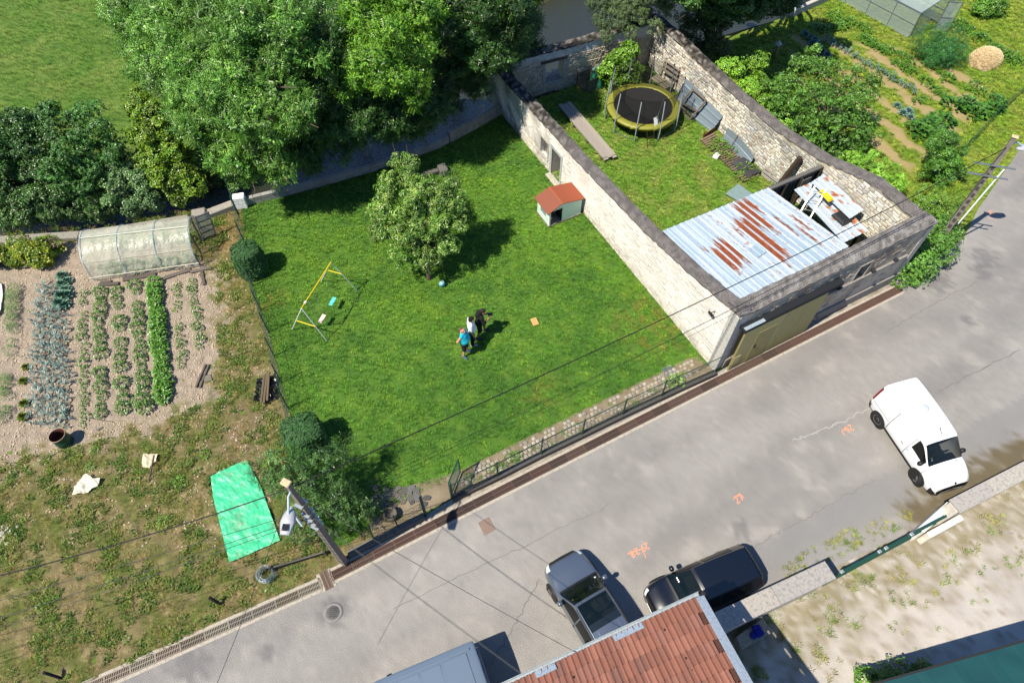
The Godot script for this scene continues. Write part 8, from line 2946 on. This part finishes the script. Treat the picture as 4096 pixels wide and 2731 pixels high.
	tree("garden_tree","dark tree in shade at the top edge above the east garden",Vector3(13.97,0,-38.55),[[Vector3(10.53,4,-33.45),1.2],[Vector3(11.65,4.4,-33.12),1.3],[Vector3(13.53,4,-34.27),1.3],[Vector3(11.9,2.8,-34.37),1.0],[Vector3(13.72,2.6,-35.13),1.0],[Vector3(10.4,3,-33.82),.9],[Vector3(15.28,3.6,-35.43),1.2],[Vector3(11.47,6,-32.46),1.6]],52,"oval",Vector2(.9,1.4),deep,mat.leaf,.2)
	tree("garden_tree","tree off the top edge whose crown shades the upper vegetable rows",Vector3(17.53,0,-41.67),[[Vector3(9.31,6,-31.69),1.6],[Vector3(10.66,6.2,-31.68),1.6],[Vector3(8.1,6,-31.69),1.3],[Vector3(12.22,6.2,-32.46),1.7],[Vector3(10.68,4.6,-32.76),1.3],[Vector3(13.93,6.2,-33.67),1.6],[Vector3(9.59,4,-33.05),1.0],[Vector3(8.9,5,-32.81),1.3],[Vector3(9.89,7.5,-30.6),1.7],[Vector3(7.64,5,-32.81),1.2],[Vector3(11.66,7.6,-31.93),1.8],[Vector3(9.31,7,-30.87),1.5]],75,"oval",Vector2(1.0,1.6),deep,mat.leaf,.26)
	tree("yard_shrub","bright large-leaved shrub inside the barn corner behind the trampoline",barn_point(Vector3(6.4,0,-17.1)),[[Vector3(5.59,1.5,-31.76),.65],[Vector3(5.04,1.2,-31.46),.55],[Vector3(6.18,1.1,-31.42),.6],[Vector3(5.54,.7,-31.26),.6],[Vector3(6,1.9,-31.91),.5],[Vector3(6.36,.5,-31.17),.45]],80,"round",Vector2(1.0,1.5),[Color(.3,.44,.12),Color(.36,.5,.14)],mat.leaf,.06,Color(.36,.32,.27),"shrub")
	# the lawn's fruit tree
	tree("fruit_tree","young peach tree with drooping glossy leaves in the middle of the lawn",Vector3(-3.53,0,-18.51),[
		[Vector3(-4.19,3.7,-20.85),.55],[Vector3(-4.89,3.4,-20.43),.6],[Vector3(-3.75,3.8,-19.76),.6],[Vector3(-2.43,3.7,-20.35),.5],[Vector3(-2.84,3.5,-19.71),.6],[Vector3(-5.13,3,-19.62),.6],[Vector3(-3.85,3.2,-19.18),.75],[Vector3(-2.76,3,-19.14),.7],[Vector3(-4.84,2.2,-19.08),.65],[Vector3(-3.79,2.1,-18.93),.7],[Vector3(-2.57,1.9,-18.76),.5],[Vector3(-4.54,1.5,-18.54),.55],[Vector3(-3.47,1.5,-18.42),.6],[Vector3(-4.2,3.5,-21.72),.4],[Vector3(-2.2,3.3,-19.67),.45],[Vector3(-2.18,2.7,-19.2),.4],[Vector3(-4.61,3.7,-21.57),.35],[Vector3(-5.36,2.3,-19.1),.45],[Vector3(-3.24,3.9,-20.01),.4]],
		44,"long",Vector2(.85,1.3),[Color(.29,.43,.15),Color(.35,.48,.18),Color(.48,.58,.29)],mat.leaf,.1,Color(.36,.32,.27),"tree",.75)
	# bushes by the street pole
	var pole_bush := [Color(.28,.42,.20),Color(.34,.48,.22),Color(.24,.37,.18)]
	tree("ash_sapling","dark green ash sapling thicket round the foot of the street pole",Vector3(-6.51,0,-8.05),[[Vector3(-7.28,2.4,-9.04),.55],[Vector3(-7.84,2.2,-8.76),.45],[Vector3(-6.76,2.4,-8.45),.6],[Vector3(-6.19,2.2,-8.83),.55],[Vector3(-5.7,2.2,-9.28),.4],[Vector3(-6.31,1.8,-8.12),.65],[Vector3(-5.55,1.6,-8.34),.55],[Vector3(-5.81,1.2,-7.62),.6],[Vector3(-5.18,1,-7.84),.5],[Vector3(-6.62,1.3,-7.58),.5],[Vector3(-6.78,.9,-7.15),.4],[Vector3(-4.8,.9,-8.09),.35],[Vector3(-7.35,2,-8.47),.45],[Vector3(-5.48,2.2,-9.74),.3]],
		75,"ash",Vector2(.5,.85),pole_bush,mat.leaf,.06,Color(.3,.26,.22),"sapling",.5)
	# east side
	tree("plum_thicket","large dense dark green bush against the outside of the east barn wall",Vector3(15.64,0,-27.15),[[Vector3(13.59,2.6,-28.7),1.0],[Vector3(14.61,2.8,-28.08),1.1],[Vector3(16.27,2.4,-28.31),1.0],[Vector3(13.13,2.6,-26.73),1.0],[Vector3(14.31,2.8,-26.15),1.2],[Vector3(16.08,2.2,-26.63),1.0],[Vector3(12.52,2.4,-27.32),.8],[Vector3(13.48,2,-25.64),.9],[Vector3(15,2,-25.33),1.0],[Vector3(16.6,1.6,-26.14),.8],[Vector3(14.18,1.4,-25.16),.8],[Vector3(15.66,1.2,-25.09),.8],[Vector3(12.53,2.4,-28.31),.7],[Vector3(14.56,2.6,-30.1),.7]],
		80,"small",Vector2(1.4,2.3),[Color(.29,.45,.15),Color(.35,.50,.18),Color(.25,.39,.14)],mat.leaf,.12,Color(.36,.32,.27),"bush")
	for q in [
		["laurel_bush","pale green leafy bush outside the wall below the dark thicket",Vector3(16.94,0,-24.95),[[Vector3(15.45,1.2,-24.35),.6],[Vector3(16.16,1.2,-24.06),.7],[Vector3(16.98,1,-23.85),.6],[Vector3(17.5,.7,-23.46),.5],[Vector3(16.54,.9,-23.52),.6]],"long",[Color(.40,.59,.17),Color(.50,.66,.24)],Vector2(.6,.9)],
		["laurel_bush","rounded dark green bush between the garden rows and the verge",Vector3(20.8,0,-25.56),[[Vector3(19.68,1.4,-25.31),.7],[Vector3(20.32,1.3,-25.27),.7],[Vector3(19.62,.9,-24.69),.7],[Vector3(20.57,.8,-24.66),.65],[Vector3(20.13,.5,-24.4),.6],[Vector3(19.95,1.6,-25.52),.5]],"oval",[Color(.26,.42,.14),Color(.32,.48,.17)],Vector2(.6,1.0)],
		["climbing_shrub","light green climbing shrub spilling over the east wall cap",Vector3(12.98,0,-32.26),[[Vector3(11.12,2.1,-30.31),.5],[Vector3(10.61,2.1,-30.49),.4],[Vector3(12.25,2.2,-30.7),.55],[Vector3(12.16,1.8,-29.68),.5],[Vector3(12.35,1.9,-27.67),.6],[Vector3(12.71,1.8,-26.36),.55],[Vector3(11.68,1.7,-29.3),.5],[Vector3(12.27,1.8,-28.64),.5]],"oval",[Color(.39,.57,.17),Color(.47,.63,.20)],Vector2(.6,1.0)],
		["hedge_shrub","ragged green shrub along the street outside the barn's right corner",Vector3(17.43,0,-19.24),[[Vector3(18.25,1.2,-20.4),.6],[Vector3(18.61,1,-20.08),.6],[Vector3(17.7,1,-19.58),.65],[Vector3(18.24,.7,-19.36),.6],[Vector3(17.06,.8,-19.03),.6],[Vector3(17.46,.5,-18.69),.55],[Vector3(16.52,.6,-18.49),.5],[Vector3(16.25,.35,-18.11),.35],[Vector3(17.01,.35,-18.22),.4]],"small",[Color(.31,.48,.18),Color(.37,.54,.21)],Vector2(1.4,2.2)],
		["hedge_shrub","lower yellow-green shrub between the barn corner and the right pole",Vector3(19.56,0,-22.92),[[Vector3(18.66,.8,-22.65),.6],[Vector3(19.06,.8,-22.1),.6],[Vector3(19.25,.7,-21.4),.55],[Vector3(18.28,.7,-21.93),.5],[Vector3(20.2,.4,-22.51),.4]],"oval",[Color(.40,.53,.17),Color(.35,.50,.17)],Vector2(.5,.8)],
		["flower_bush","low broad-leaved bush on the grass at the top right",Vector3(28.39,0,-39.16),[[Vector3(27.35,.6,-38.48),.5],[Vector3(28.05,.7,-38.49),.55],[Vector3(27.78,.4,-38.32),.5],[Vector3(28.64,.4,-38.55),.4]],"oval",[Color(.29,.45,.15),Color(.37,.53,.18)],Vector2(.8,1.2)],
		["corner_shrub","small pale green shrub on the cobbles by the drain grate",Vector3(6.26,0,-13.32),[[Vector3(6.2,.3,-13.33),.3],[Vector3(6.36,.25,-13.25),.22],[Vector3(6.04,.2,-13.24),.2]],"small",[Color(.45,.63,.24),Color(.53,.68,.31)],Vector2(.9,1.4)],
		["asparagus_clump","big soft feathery dark green asparagus clump by the glasshouse",Vector3(24.09,0,-34.85),[[Vector3(22.51,1.1,-34.35),.75],[Vector3(23.58,1.2,-34.19),.8],[Vector3(23.24,.8,-33.61),.8],[Vector3(22.79,.6,-33.72),.6],[Vector3(24.09,.6,-33.72),.7]],"needle",[Color(.19,.40,.19),Color(.24,.46,.21)],Vector2(.9,1.5)]]:
		tree(q[0],q[1],q[2],q[3],90,q[4],q[6],q[5],mat.leaf,.05,Color(.3,.27,.2),"bush",.4)
	# weeds and climbers inside the barn yard,and on the lawn edges
	var weed := [bush_mesh(50,.24,.22,.11,.05,.3,[Color(.3,.44,.12),Color(.36,.5,.15)]),bush_mesh(36,.16,.15,.09,.045,.3,[Color(.32,.45,.14),Color(.4,.5,.18)])]
	var spots := []
	for i in 26:
		spots.append(barn_point(Vector3(rr(.8,5.2),0,rr(-17.4,-15.6))))
	for i in 16:
		spots.append(barn_point(Vector3(rr(7.6,8.9),.05,rr(-8.4,-5.6))))
	for i in 8:
		spots.append(barn_point(Vector3(rr(7.8,8.8),.1,rr(-10.6,-9.4))))
	for i in 10:
		spots.append(barn_point(Vector3(rr(7.6,8.8),0,rr(-17.8,-16.0))))
	plant_all("yard_weed","leafy weed growing along the foot of the barn's inner walls","weed","weeds in the barn yard",weed,mat.leaf,spots,Vector2(.8,1.7))
	spots = []
	for i in 34:
		spots.append(Vector3(7.15,0,-13.95).lerp(Vector3(-1.61,0,-9.14),rng.randf()) + Vector3(rr(-.25,.2),0,rr(-.3,.1)))
	plant_all("strip_weed","small weed growing through the cobbles behind the street fence","weed","weeds in the cobble strip",weed,mat.leaf,spots,Vector2(.35,.75))
func build_east_garden():
	var gh := thing("glasshouse","grey-framed glasshouse with an open door at the top right","greenhouse",Vector3(22.86,0,-36.28))
	# near gable corners at the ground,then the long axis away to the upper left
	var a := Vector3(22.63,0,-36.2)
	var b := Vector3(25.05,0,-37.33)
	var w := b - a
	var ax := (Vector3(19.31,0,-40.78) - a).normalized()
	var length := 9.0
	var o := gh.position
	var eave := 1.5
	var ridge := 2.05
	var alu := Color(.6,.63,.65)
	var glass: Material = mat.pane
	for k in 6:
		var f0 := ax * length * k / 6.0
		var f1 := ax * length * (k + 1) / 6.0
		for q in [[a,a,.02,.8],[a,a,.8,eave],[b,b,.02,.8],[b,b,.8,eave]]:
			var s := st()
			quad(s,q[0] - o + f0 + Vector3(0,q[2],0),q[0] - o + f1 + Vector3(0,q[2],0),q[0] - o + f1 + Vector3(0,q[3],0),q[0] - o + f0 + Vector3(0,q[3],0))
			obj("pane",s,glass,gh)
		for q in [a,b]:
			var s := st()
			quad(s,q - o + f0 + Vector3(0,eave,0),q - o + f1 + Vector3(0,eave,0),a + w * .5 - o + f1 + Vector3(0,ridge,0),a + w * .5 - o + f0 + Vector3(0,ridge,0))
			obj("roof_pane",s,glass,gh)
	for e in [.0,length]:
		var s := st()
		var z: Vector3 = ax * e - o
		quad(s,a + z,a + w * .42 + z,a + w * .42 + z + Vector3(0,eave,0),a + z + Vector3(0,eave,0))
		quad(s,a + w * .72 + z,b + z,b + z + Vector3(0,eave,0),a + w * .72 + z + Vector3(0,eave,0))
		obj("gable_pane",s,glass,gh)
	for k in 7:
		var z := ax * length * k / 6.0 - o
		var s := stc(alu)
		for e in [[a,a + Vector3(0,eave,0)],[b,b + Vector3(0,eave,0)],[a + Vector3(0,eave,0),a + w * .5 + Vector3(0,ridge,0)],[b + Vector3(0,eave,0),a + w * .5 + Vector3(0,ridge,0)]]:
			bar(s,e[0] + z,e[1] + z,.04,.04)
		obj("frame",s,mat.steel,gh)
	for q in [[a,.8],[a,eave],[b,.8],[b,eave],[a + w * .5,ridge],[a,.03],[b,.03]]:
		var s := stc(alu)
		bar(s,q[0] - o + Vector3(0,q[1],0),q[0] - o + ax * length + Vector3(0,q[1],0),.045,.045)
		obj("rail",s,mat.steel,gh)
	var dr := a + w * .72 - o
	var dd := (w.normalized() * .75 - ax * .55).normalized() * .75
	var s := stc(alu)
	for e in [[dr,dr + dd],[dr + dd,dr + dd + Vector3(0,1.7,0)],[dr + dd + Vector3(0,1.7,0),dr + Vector3(0,1.7,0)],[dr + Vector3(0,1.7,0),dr],[dr + Vector3(0,.8,0),dr + dd + Vector3(0,.8,0)]]:
		bar(s,e[0],e[1],.045,.045)
	var door := obj("door",s,mat.steel,gh)
	s = st()
	quad(s,dr,dr + dd,dr + dd + Vector3(0,1.7,0),dr + Vector3(0,1.7,0))
	obj("door_pane",s,glass,door)
	var straw := thing("straw_heap","pale straw heap beside the feathery asparagus clump","straw heap",Vector3(26.14,0,-34.03),.7)
	s = stc(Color(.8,.72,.57))
	s.set_smooth_group(0)
	var hp := func(i: int,j: int) -> Vector3:
		var f := j / 8.0
		var an := TAU * i / 24.0
		var r := 1.0 - f * f * .9
		var lump := 1.0 + .25 * n2(Vector2(cos(an) * 2.0,sin(an) * 2.0 + f * 2.0),2.0)
		return Vector3(cos(an) * 1.05 * r * lump,.5 * sin(f * PI * .5) * lump,sin(an) * .7 * r * lump)
	for i in 24:
		for j in 8:
			quad(s,hp.call(i,j),hp.call(i + 1,j),hp.call(i + 1,j + 1),hp.call(i,j + 1))
	obj("heap",s,mat.soil,straw)
	var places := []
	var cols := []
	for i in 2600:
		var an := rr(0,TAU)
		var f := rng.randf()
		var r := 1.0 - f * f * .9
		places.append(Transform3D(Basis(Vector3.UP,rr(0,TAU)) * Basis(Vector3(1,0,0),rr(-.5,1.2)) * Basis.from_scale(Vector3(1.2,1.3,1.2)),Vector3(cos(an) * 1.06 * r,.5 * sin(f * PI * .5),sin(an) * .72 * r)))
		cols.append(vary(Color(.86,.78,.62),.12))
	scatter("straws",lib.tuft,places,cols,mat.grass,straw)
	var sc := thing("scarecrow","scarecrow in a pale hat and olive coat in the tree shade","scarecrow",Vector3(14.28,0,-33.71),.5)
	part_tube(sc,"stake",[Vector3(0,0,0),Vector3(.0,1.3,0)],.025,Color(.35,.3,.25),mat.wood)
	s = stc(Color(.4,.41,.24))
	flesh(s,[[Vector3(0,.6,0),Vector3(0,1.05,0),.16,.1],[Vector3(-.42,.92,0),Vector3(.42,.98,0),.05,.05]],.025,.06)
	obj("coat",s,mat.cloth,sc)
	s = stc(Color(.72,.72,.72))
	lathe(s,at(Vector3(0,1.2,0)),[Vector2(.1,-.08),Vector2(.12,.0),Vector2(.18,.04),Vector2(.1,.07),Vector2(.08,.16),Vector2(.01,.17)],12)
	obj("hat",s,mat.cloth,sc)
	var nw := thing("garden_wall","low pale wall end at the top edge beyond the shaded rows","wall",Vector3(17.2,0,-39.16))
	s = stc(Color(.72,.7,.66))
	bar(s,Vector3(16.46,0,-38.42) - nw.position + Vector3(0,.1,0),Vector3(18.95,0,-40.11) - nw.position + Vector3(0,.1,0),.25,.7,.03)
	obj("wall_length",s,mat.concrete,nw)
	chain_fence("wire_fence","low green wire fence between the east garden and the verge",[Vector3(27.19,0,-31.39),Vector3(24.94,0,-29.34),Vector3(22.26,0,-26.66),Vector3(21.06,0,-25.11)],.02,.7,.12,.004,mat.green_paint,.02)
	# rows of vegetables
	var green := [Color(.27,.43,.13),Color(.33,.49,.16)]
	var pot := [bush_mesh(60,.26,.26,.13,.075,.3,green),bush_mesh(50,.22,.22,.12,.07,.3,green)]
	var pump := [bush_mesh(46,.5,.42,.26,.24,.25,[Color(.22,.37,.12),Color(.27,.43,.14)])]
	var leek := [strap_mesh(8,.38,.035,.26,[Color(.36,.46,.42),Color(.42,.5,.46)])]
	var cab := [rosette_mesh(4,.3,.26,[Color(.38,.5,.46),Color(.44,.55,.5)])]
	plant_all("bean_plant","green plant in the row below the glasshouse","plant","east row below the glasshouse",pot,mat.leaf,row(Vector3(20.01,0,-35.9),Vector3(22,0,-34.03),12,.12),Vector2(.9,1.3),"the left")
	plant_all("bean_plant","green plant in the long second east row","plant","second east row",pot,mat.leaf,row(Vector3(19.89,0,-36.33),Vector3(23.18,0,-30.04),24,.14,[[.3,.36],[.6,.68]]),Vector2(.8,1.3),"the left")
	plant_all("leek_plant","grey-blue leek in the east diagonal row","plant","east leek row",leek,mat.leaf_dull,row(Vector3(17.72,0,-36.11),Vector3(21.28,0,-31.13),34,.07),Vector2(.8,1.2),"the upper left")
	plant_all("cabbage","blue cabbage in the short shaded east row","cabbage","east cabbage row",cab,mat.leaf_dull,row(Vector3(16.76,0,-36.76),Vector3(17.48,0,-34.23),9,.12),Vector2(.8,1.2),"the top")
	plant_all("cabbage","blue cabbage near the dark thicket at the row ends","cabbage","cabbages by the thicket",cab,mat.leaf_dull,[Vector3(20.01,0,-30.04),Vector3(20.09,0,-29.44),Vector3(20.43,0,-29.58),Vector3(20.38,0,-29.09)],Vector2(.8,1.1),"the left")
	plant_all("courgette_plant","big-leaved courgette plant in the nearer patch by the verge","plant","courgettes, near patch",pump,mat.leaf,row(Vector3(20.29,0,-28.14),Vector3(21.89,0,-28.65),5,.2) + row(Vector3(20.34,0,-27.64),Vector3(21.33,0,-27.97),3,.15),Vector2(.9,1.15),"the left")
	plant_all("courgette_plant","big-leaved courgette plant in the patch along the wire fence","plant","courgettes by the wire fence",pump,mat.leaf,row(Vector3(23.42,0,-29.16),Vector3(25.59,0,-30.4),6,.18) + row(Vector3(22.89,0,-29.87),Vector3(23.93,0,-30.22),3,.2),Vector2(.8,1.1),"the near end")
	plant_all("marigold_plant","low flowering plant in the lower bed of the east garden","plant","low plants in the lower bed",pot,mat.leaf,[Vector3(22.82,0,-33.63),Vector3(23.09,0,-33.04),Vector3(23.35,0,-32.76),Vector3(24.79,0,-31.88),Vector3(24.73,0,-31.13),Vector3(24.3,0,-31.51),Vector3(21.55,0,-30.58),Vector3(21.15,0,-30.4),Vector3(21.87,0,-33.63),Vector3(22.55,0,-34.23),Vector3(23.41,0,-32.26)],Vector2(.8,1.4))
	plant_all("bean_plant","green plant in the shaded top beds beside the garden wall","plant","shaded top beds",pot,mat.leaf,row(Vector3(17.29,0,-37.42),Vector3(19.2,0,-36.98),8,.3) + row(Vector3(18.54,0,-38.33),Vector3(20.39,0,-36.76),8,.3),Vector2(.9,1.4))
	plant_all("weed_clump","tall weed at the meadow edge behind the straw heap","weed","weeds behind the straw",pot,mat.leaf,row(Vector3(25.97,0,-37.65),Vector3(27.85,0,-33.63),18,.3),Vector2(.8,1.6))
	var wc := thing("white_crate","small white box lying on the path by the climbing shrub","box",Vector3(14.55,0,-32.76),.4)
	part_box(wc,"box",at(Vector3(0,.06,0)),Vector3(.24,.12,.2),mat.white_ink,.02)
func sag_line(a: Vector3,b: Vector3,drop: float,n := 18) -> Array:
	var out := []
	for i in n + 1:
		var f := float(i) / n
		out.append(a.lerp(b,f) - Vector3(0,drop * 4.0 * f * (1.0 - f),0))
	return out
func cable(called: String,label: String,pts: Array,r: float,m: Material,twist := false,group := ""):
	var o := thing(called,label,"cable",pts[0],.0,group)
	var loc := []
	for p in pts:
		loc.append(p - pts[0])
	if twist:
		for k in 3:
			var s := st()
			var fine := []
			var n := (loc.size() - 1) * 6
			for i in n + 1:
				var f := float(i) / n * (loc.size() - 1)
				var j := mini(int(f),loc.size() - 2)
				var an := i * 1.1 + k * TAU / 3.0
				fine.append(loc[j].lerp(loc[j + 1],f - j) + Vector3(0,cos(an),sin(an)) * r * .7)
			tube(s,fine,r * .75,5)
			obj("strand",s,m,o)
	else:
		var s := st()
		tube(s,loc,r,5)
		obj("strand",s,m,o)
func pole(label: String,foot: Vector3,top: Vector3,yaw: float) -> Node3D:
	var o := thing("street_pole",label,"pole",foot)
	var d := top - foot
	var s := stc(Color(.5,.47,.44))
	var up := d.normalized()
	var x := Vector3(cos(yaw),0,sin(yaw))
	x = (x - up * x.dot(up)).normalized()
	var z := x.cross(up)
	var rings := []
	for i in 2:
		var k: float = [.18,.1][i]
		var ring := PackedVector3Array()
		for q in [Vector2(-1,-.55),Vector2(1,-.55),Vector2(1,.55),Vector2(-1,.55)]:
			ring.append(up * d.length() * i + x * q.x * k * .75 + z * q.y * k)
		rings.append(ring)
	loft(s,rings,true,false)
	obj("shaft",s,mat.concrete,o)
	for k in 14:
		var f := .06 + k * .055
		var wd := lerpf(.18,.1,f)
		for e in [-1.0,1.0]:
			s = stc(Color(.26,.25,.24))
			box(s,Transform3D(Basis(x,up,z),up * d.length() * f + z * e * wd * .55),Vector3(wd * .8,.2,.012),.004)
			obj("recess",s,mat.dull,o)
	s = stc(Color(.78,.7,.55))
	box(s,Transform3D(Basis(x,up,z),d + up * .02),Vector3(.24,.06,.18),.02)
	obj("cap",s,mat.concrete,o)
	return o
func street_lamp(o: Node3D,base: Vector3,head: Vector3):
	part_tube(o,"lamp_arm",[base,base.lerp(head,.35) + Vector3(0,.2,0),head - (head - base) * .1 + Vector3(0,.05,0)],.028,Color(.62,.72,.76),mat.paint)
	var d := (head - base)
	d.y = 0
	d = d.normalized()
	var t := Transform3D(Basis(Vector3(-d.z,0,d.x),Vector3.UP,d),head)
	var s := stc(Color(.62,.63,.65))
	var rings := []
	for q in [[-.28,.05,.05],[-.12,.15,.1],[.08,.19,.12],[.12,.19,.1],[.42,.12,.05]]:
		var ring := PackedVector3Array()
		for k in 10:
			var an := TAU * k / 10.0
			ring.append(t * Vector3(cos(an) * q[1],maxf(sin(an),-.4) * q[2],q[0]))
		rings.append(ring)
	loft(s,rings)
	var h := obj("lamp_head",s,mat.paint,o)
	for k in 6:
		s = stc(Color(.2,.2,.21))
		box(s,t * at(Vector3(-.07 + k * .028,.088 - .0,.26)),Vector3(.012,.03,.17),.002)
		obj("cooling_slot",s,mat.dull,h)
func build_cables():
	var foot := Vector3(-5.49,0,-6.57)
	var top := Vector3(-5.41,7.1,-6.38)
	var p := pole("grey concrete street pole with an LED lamp head beside the sapling thicket",foot,top,.45)
	var f0 := top - foot
	street_lamp(p,f0 * .93,Vector3(-5.45,6.3,-5.8) - foot)
	var s := stc(Color(.86,.9,.92))
	bar(s,f0 * .78 + Vector3(-.25,0,.15),f0 * .62 + Vector3(-.25,.0,.18),.06,.05)
	obj("cable_bracket",s,mat.paint,p)
	for f in [.55,.6,.65,.7,.8]:
		s = stc(Color(.7,.74,.76))
		box(s,Transform3D(Basis(Vector3.UP,-.45),f0 * f),Vector3(.24,.015,.28))
		obj("steel_strap",s,mat.steel,p)
	var efoot := Vector3(18.23,0,-19.93)
	var etop := Vector3(18.36,6.1,-20.15)
	var e := pole("grey street pole with cross-arms and a lamp on the right verge",efoot,etop,.5)
	var g0 := etop - efoot
	street_lamp(e,g0 * .94,g0 * .86 + Vector3(.7,.3,-.1))
	for q in [.8,.72]:
		s = stc(Color(.6,.63,.66))
		bar(s,g0 * q + Vector3(-.75,.0,-.1),g0 * q + Vector3(.65,.0,.3),.05,.05)
		obj("cross_arm",s,mat.steel,e)
	part_tube(e,"white_conduit",[Vector3(18.45,1.75,-20.17) - efoot + Vector3(.16,0,.12),Vector3(18.46,4.8,-20.01) - efoot + Vector3(.16,0,.12)],.035,Color(.92,.94,.95),mat.paint)
	var a := foot + f0 * .95
	var b := efoot + g0 * .93
	var mid := [a]
	for q in [[850,1035,6.55],[1050,945,6.3],[1300,832,6.1],[1540,730,5.95],[1800,614,5.8],[2000,512,5.75],[2200,404,5.7]]:
		pass
	cable("twisted_cable","thick twisted black cable strung from the lamp pole across the lawn to the right pole",sag_line(a,b,.5,30),.013,mat.cable,true)
	cable("twisted_cable","thick twisted black cable running from the lamp pole to the left picture edge",sag_line(a,Vector3(-12.23,6.6,-4.2),.25),.013,mat.cable,true)
	for q in [[.72,.7],[.66,.35],[.63,.55]]:
		cable("thin_cable","thin grey cable strung over the lawn towards the barn and right pole",sag_line(foot + f0 * q[0],efoot + g0 * (q[0] + .03),q[1]),.006,mat.cable,false,"thin cables over the lawn")
	for q in [[.72,1400.0],[.66,1440.0],[.63,1465.0]]:
		cable("thin_cable","thin grey cable running over the rough ground to the left edge",sag_line(foot + f0 * q[0],Vector3(-22.0,4.6 * q[0] / .7,-1.6 + (q[1] - 1400.0) * .016),.3),.009,mat.grey_cable,false,"thin cables over the rough ground")
	cable("house_cable","single grey cable from the lamp pole down to the tiled house eave",sag_line(foot + f0 * .9,Vector3(1.62,4.6,-3.03),.15),.008,mat.grey_cable)
	for k in 2:
		cable("house_cable","one of two close grey cables from the pole over the silver van",sag_line(foot + f0 * .66 + Vector3(k * .05,0,0),Vector3(.66,4.6,-2.29) + Vector3(k * .05,0,0),.2),.006,mat.grey_cable,false,"paired cables over the silver van")
	cable("house_cable","thin dark cable crossing the tarpaulin and lower left road",sag_line(foot + f0 * .94,Vector3(-6.84,5,-2.28),.1),.007,mat.cable)
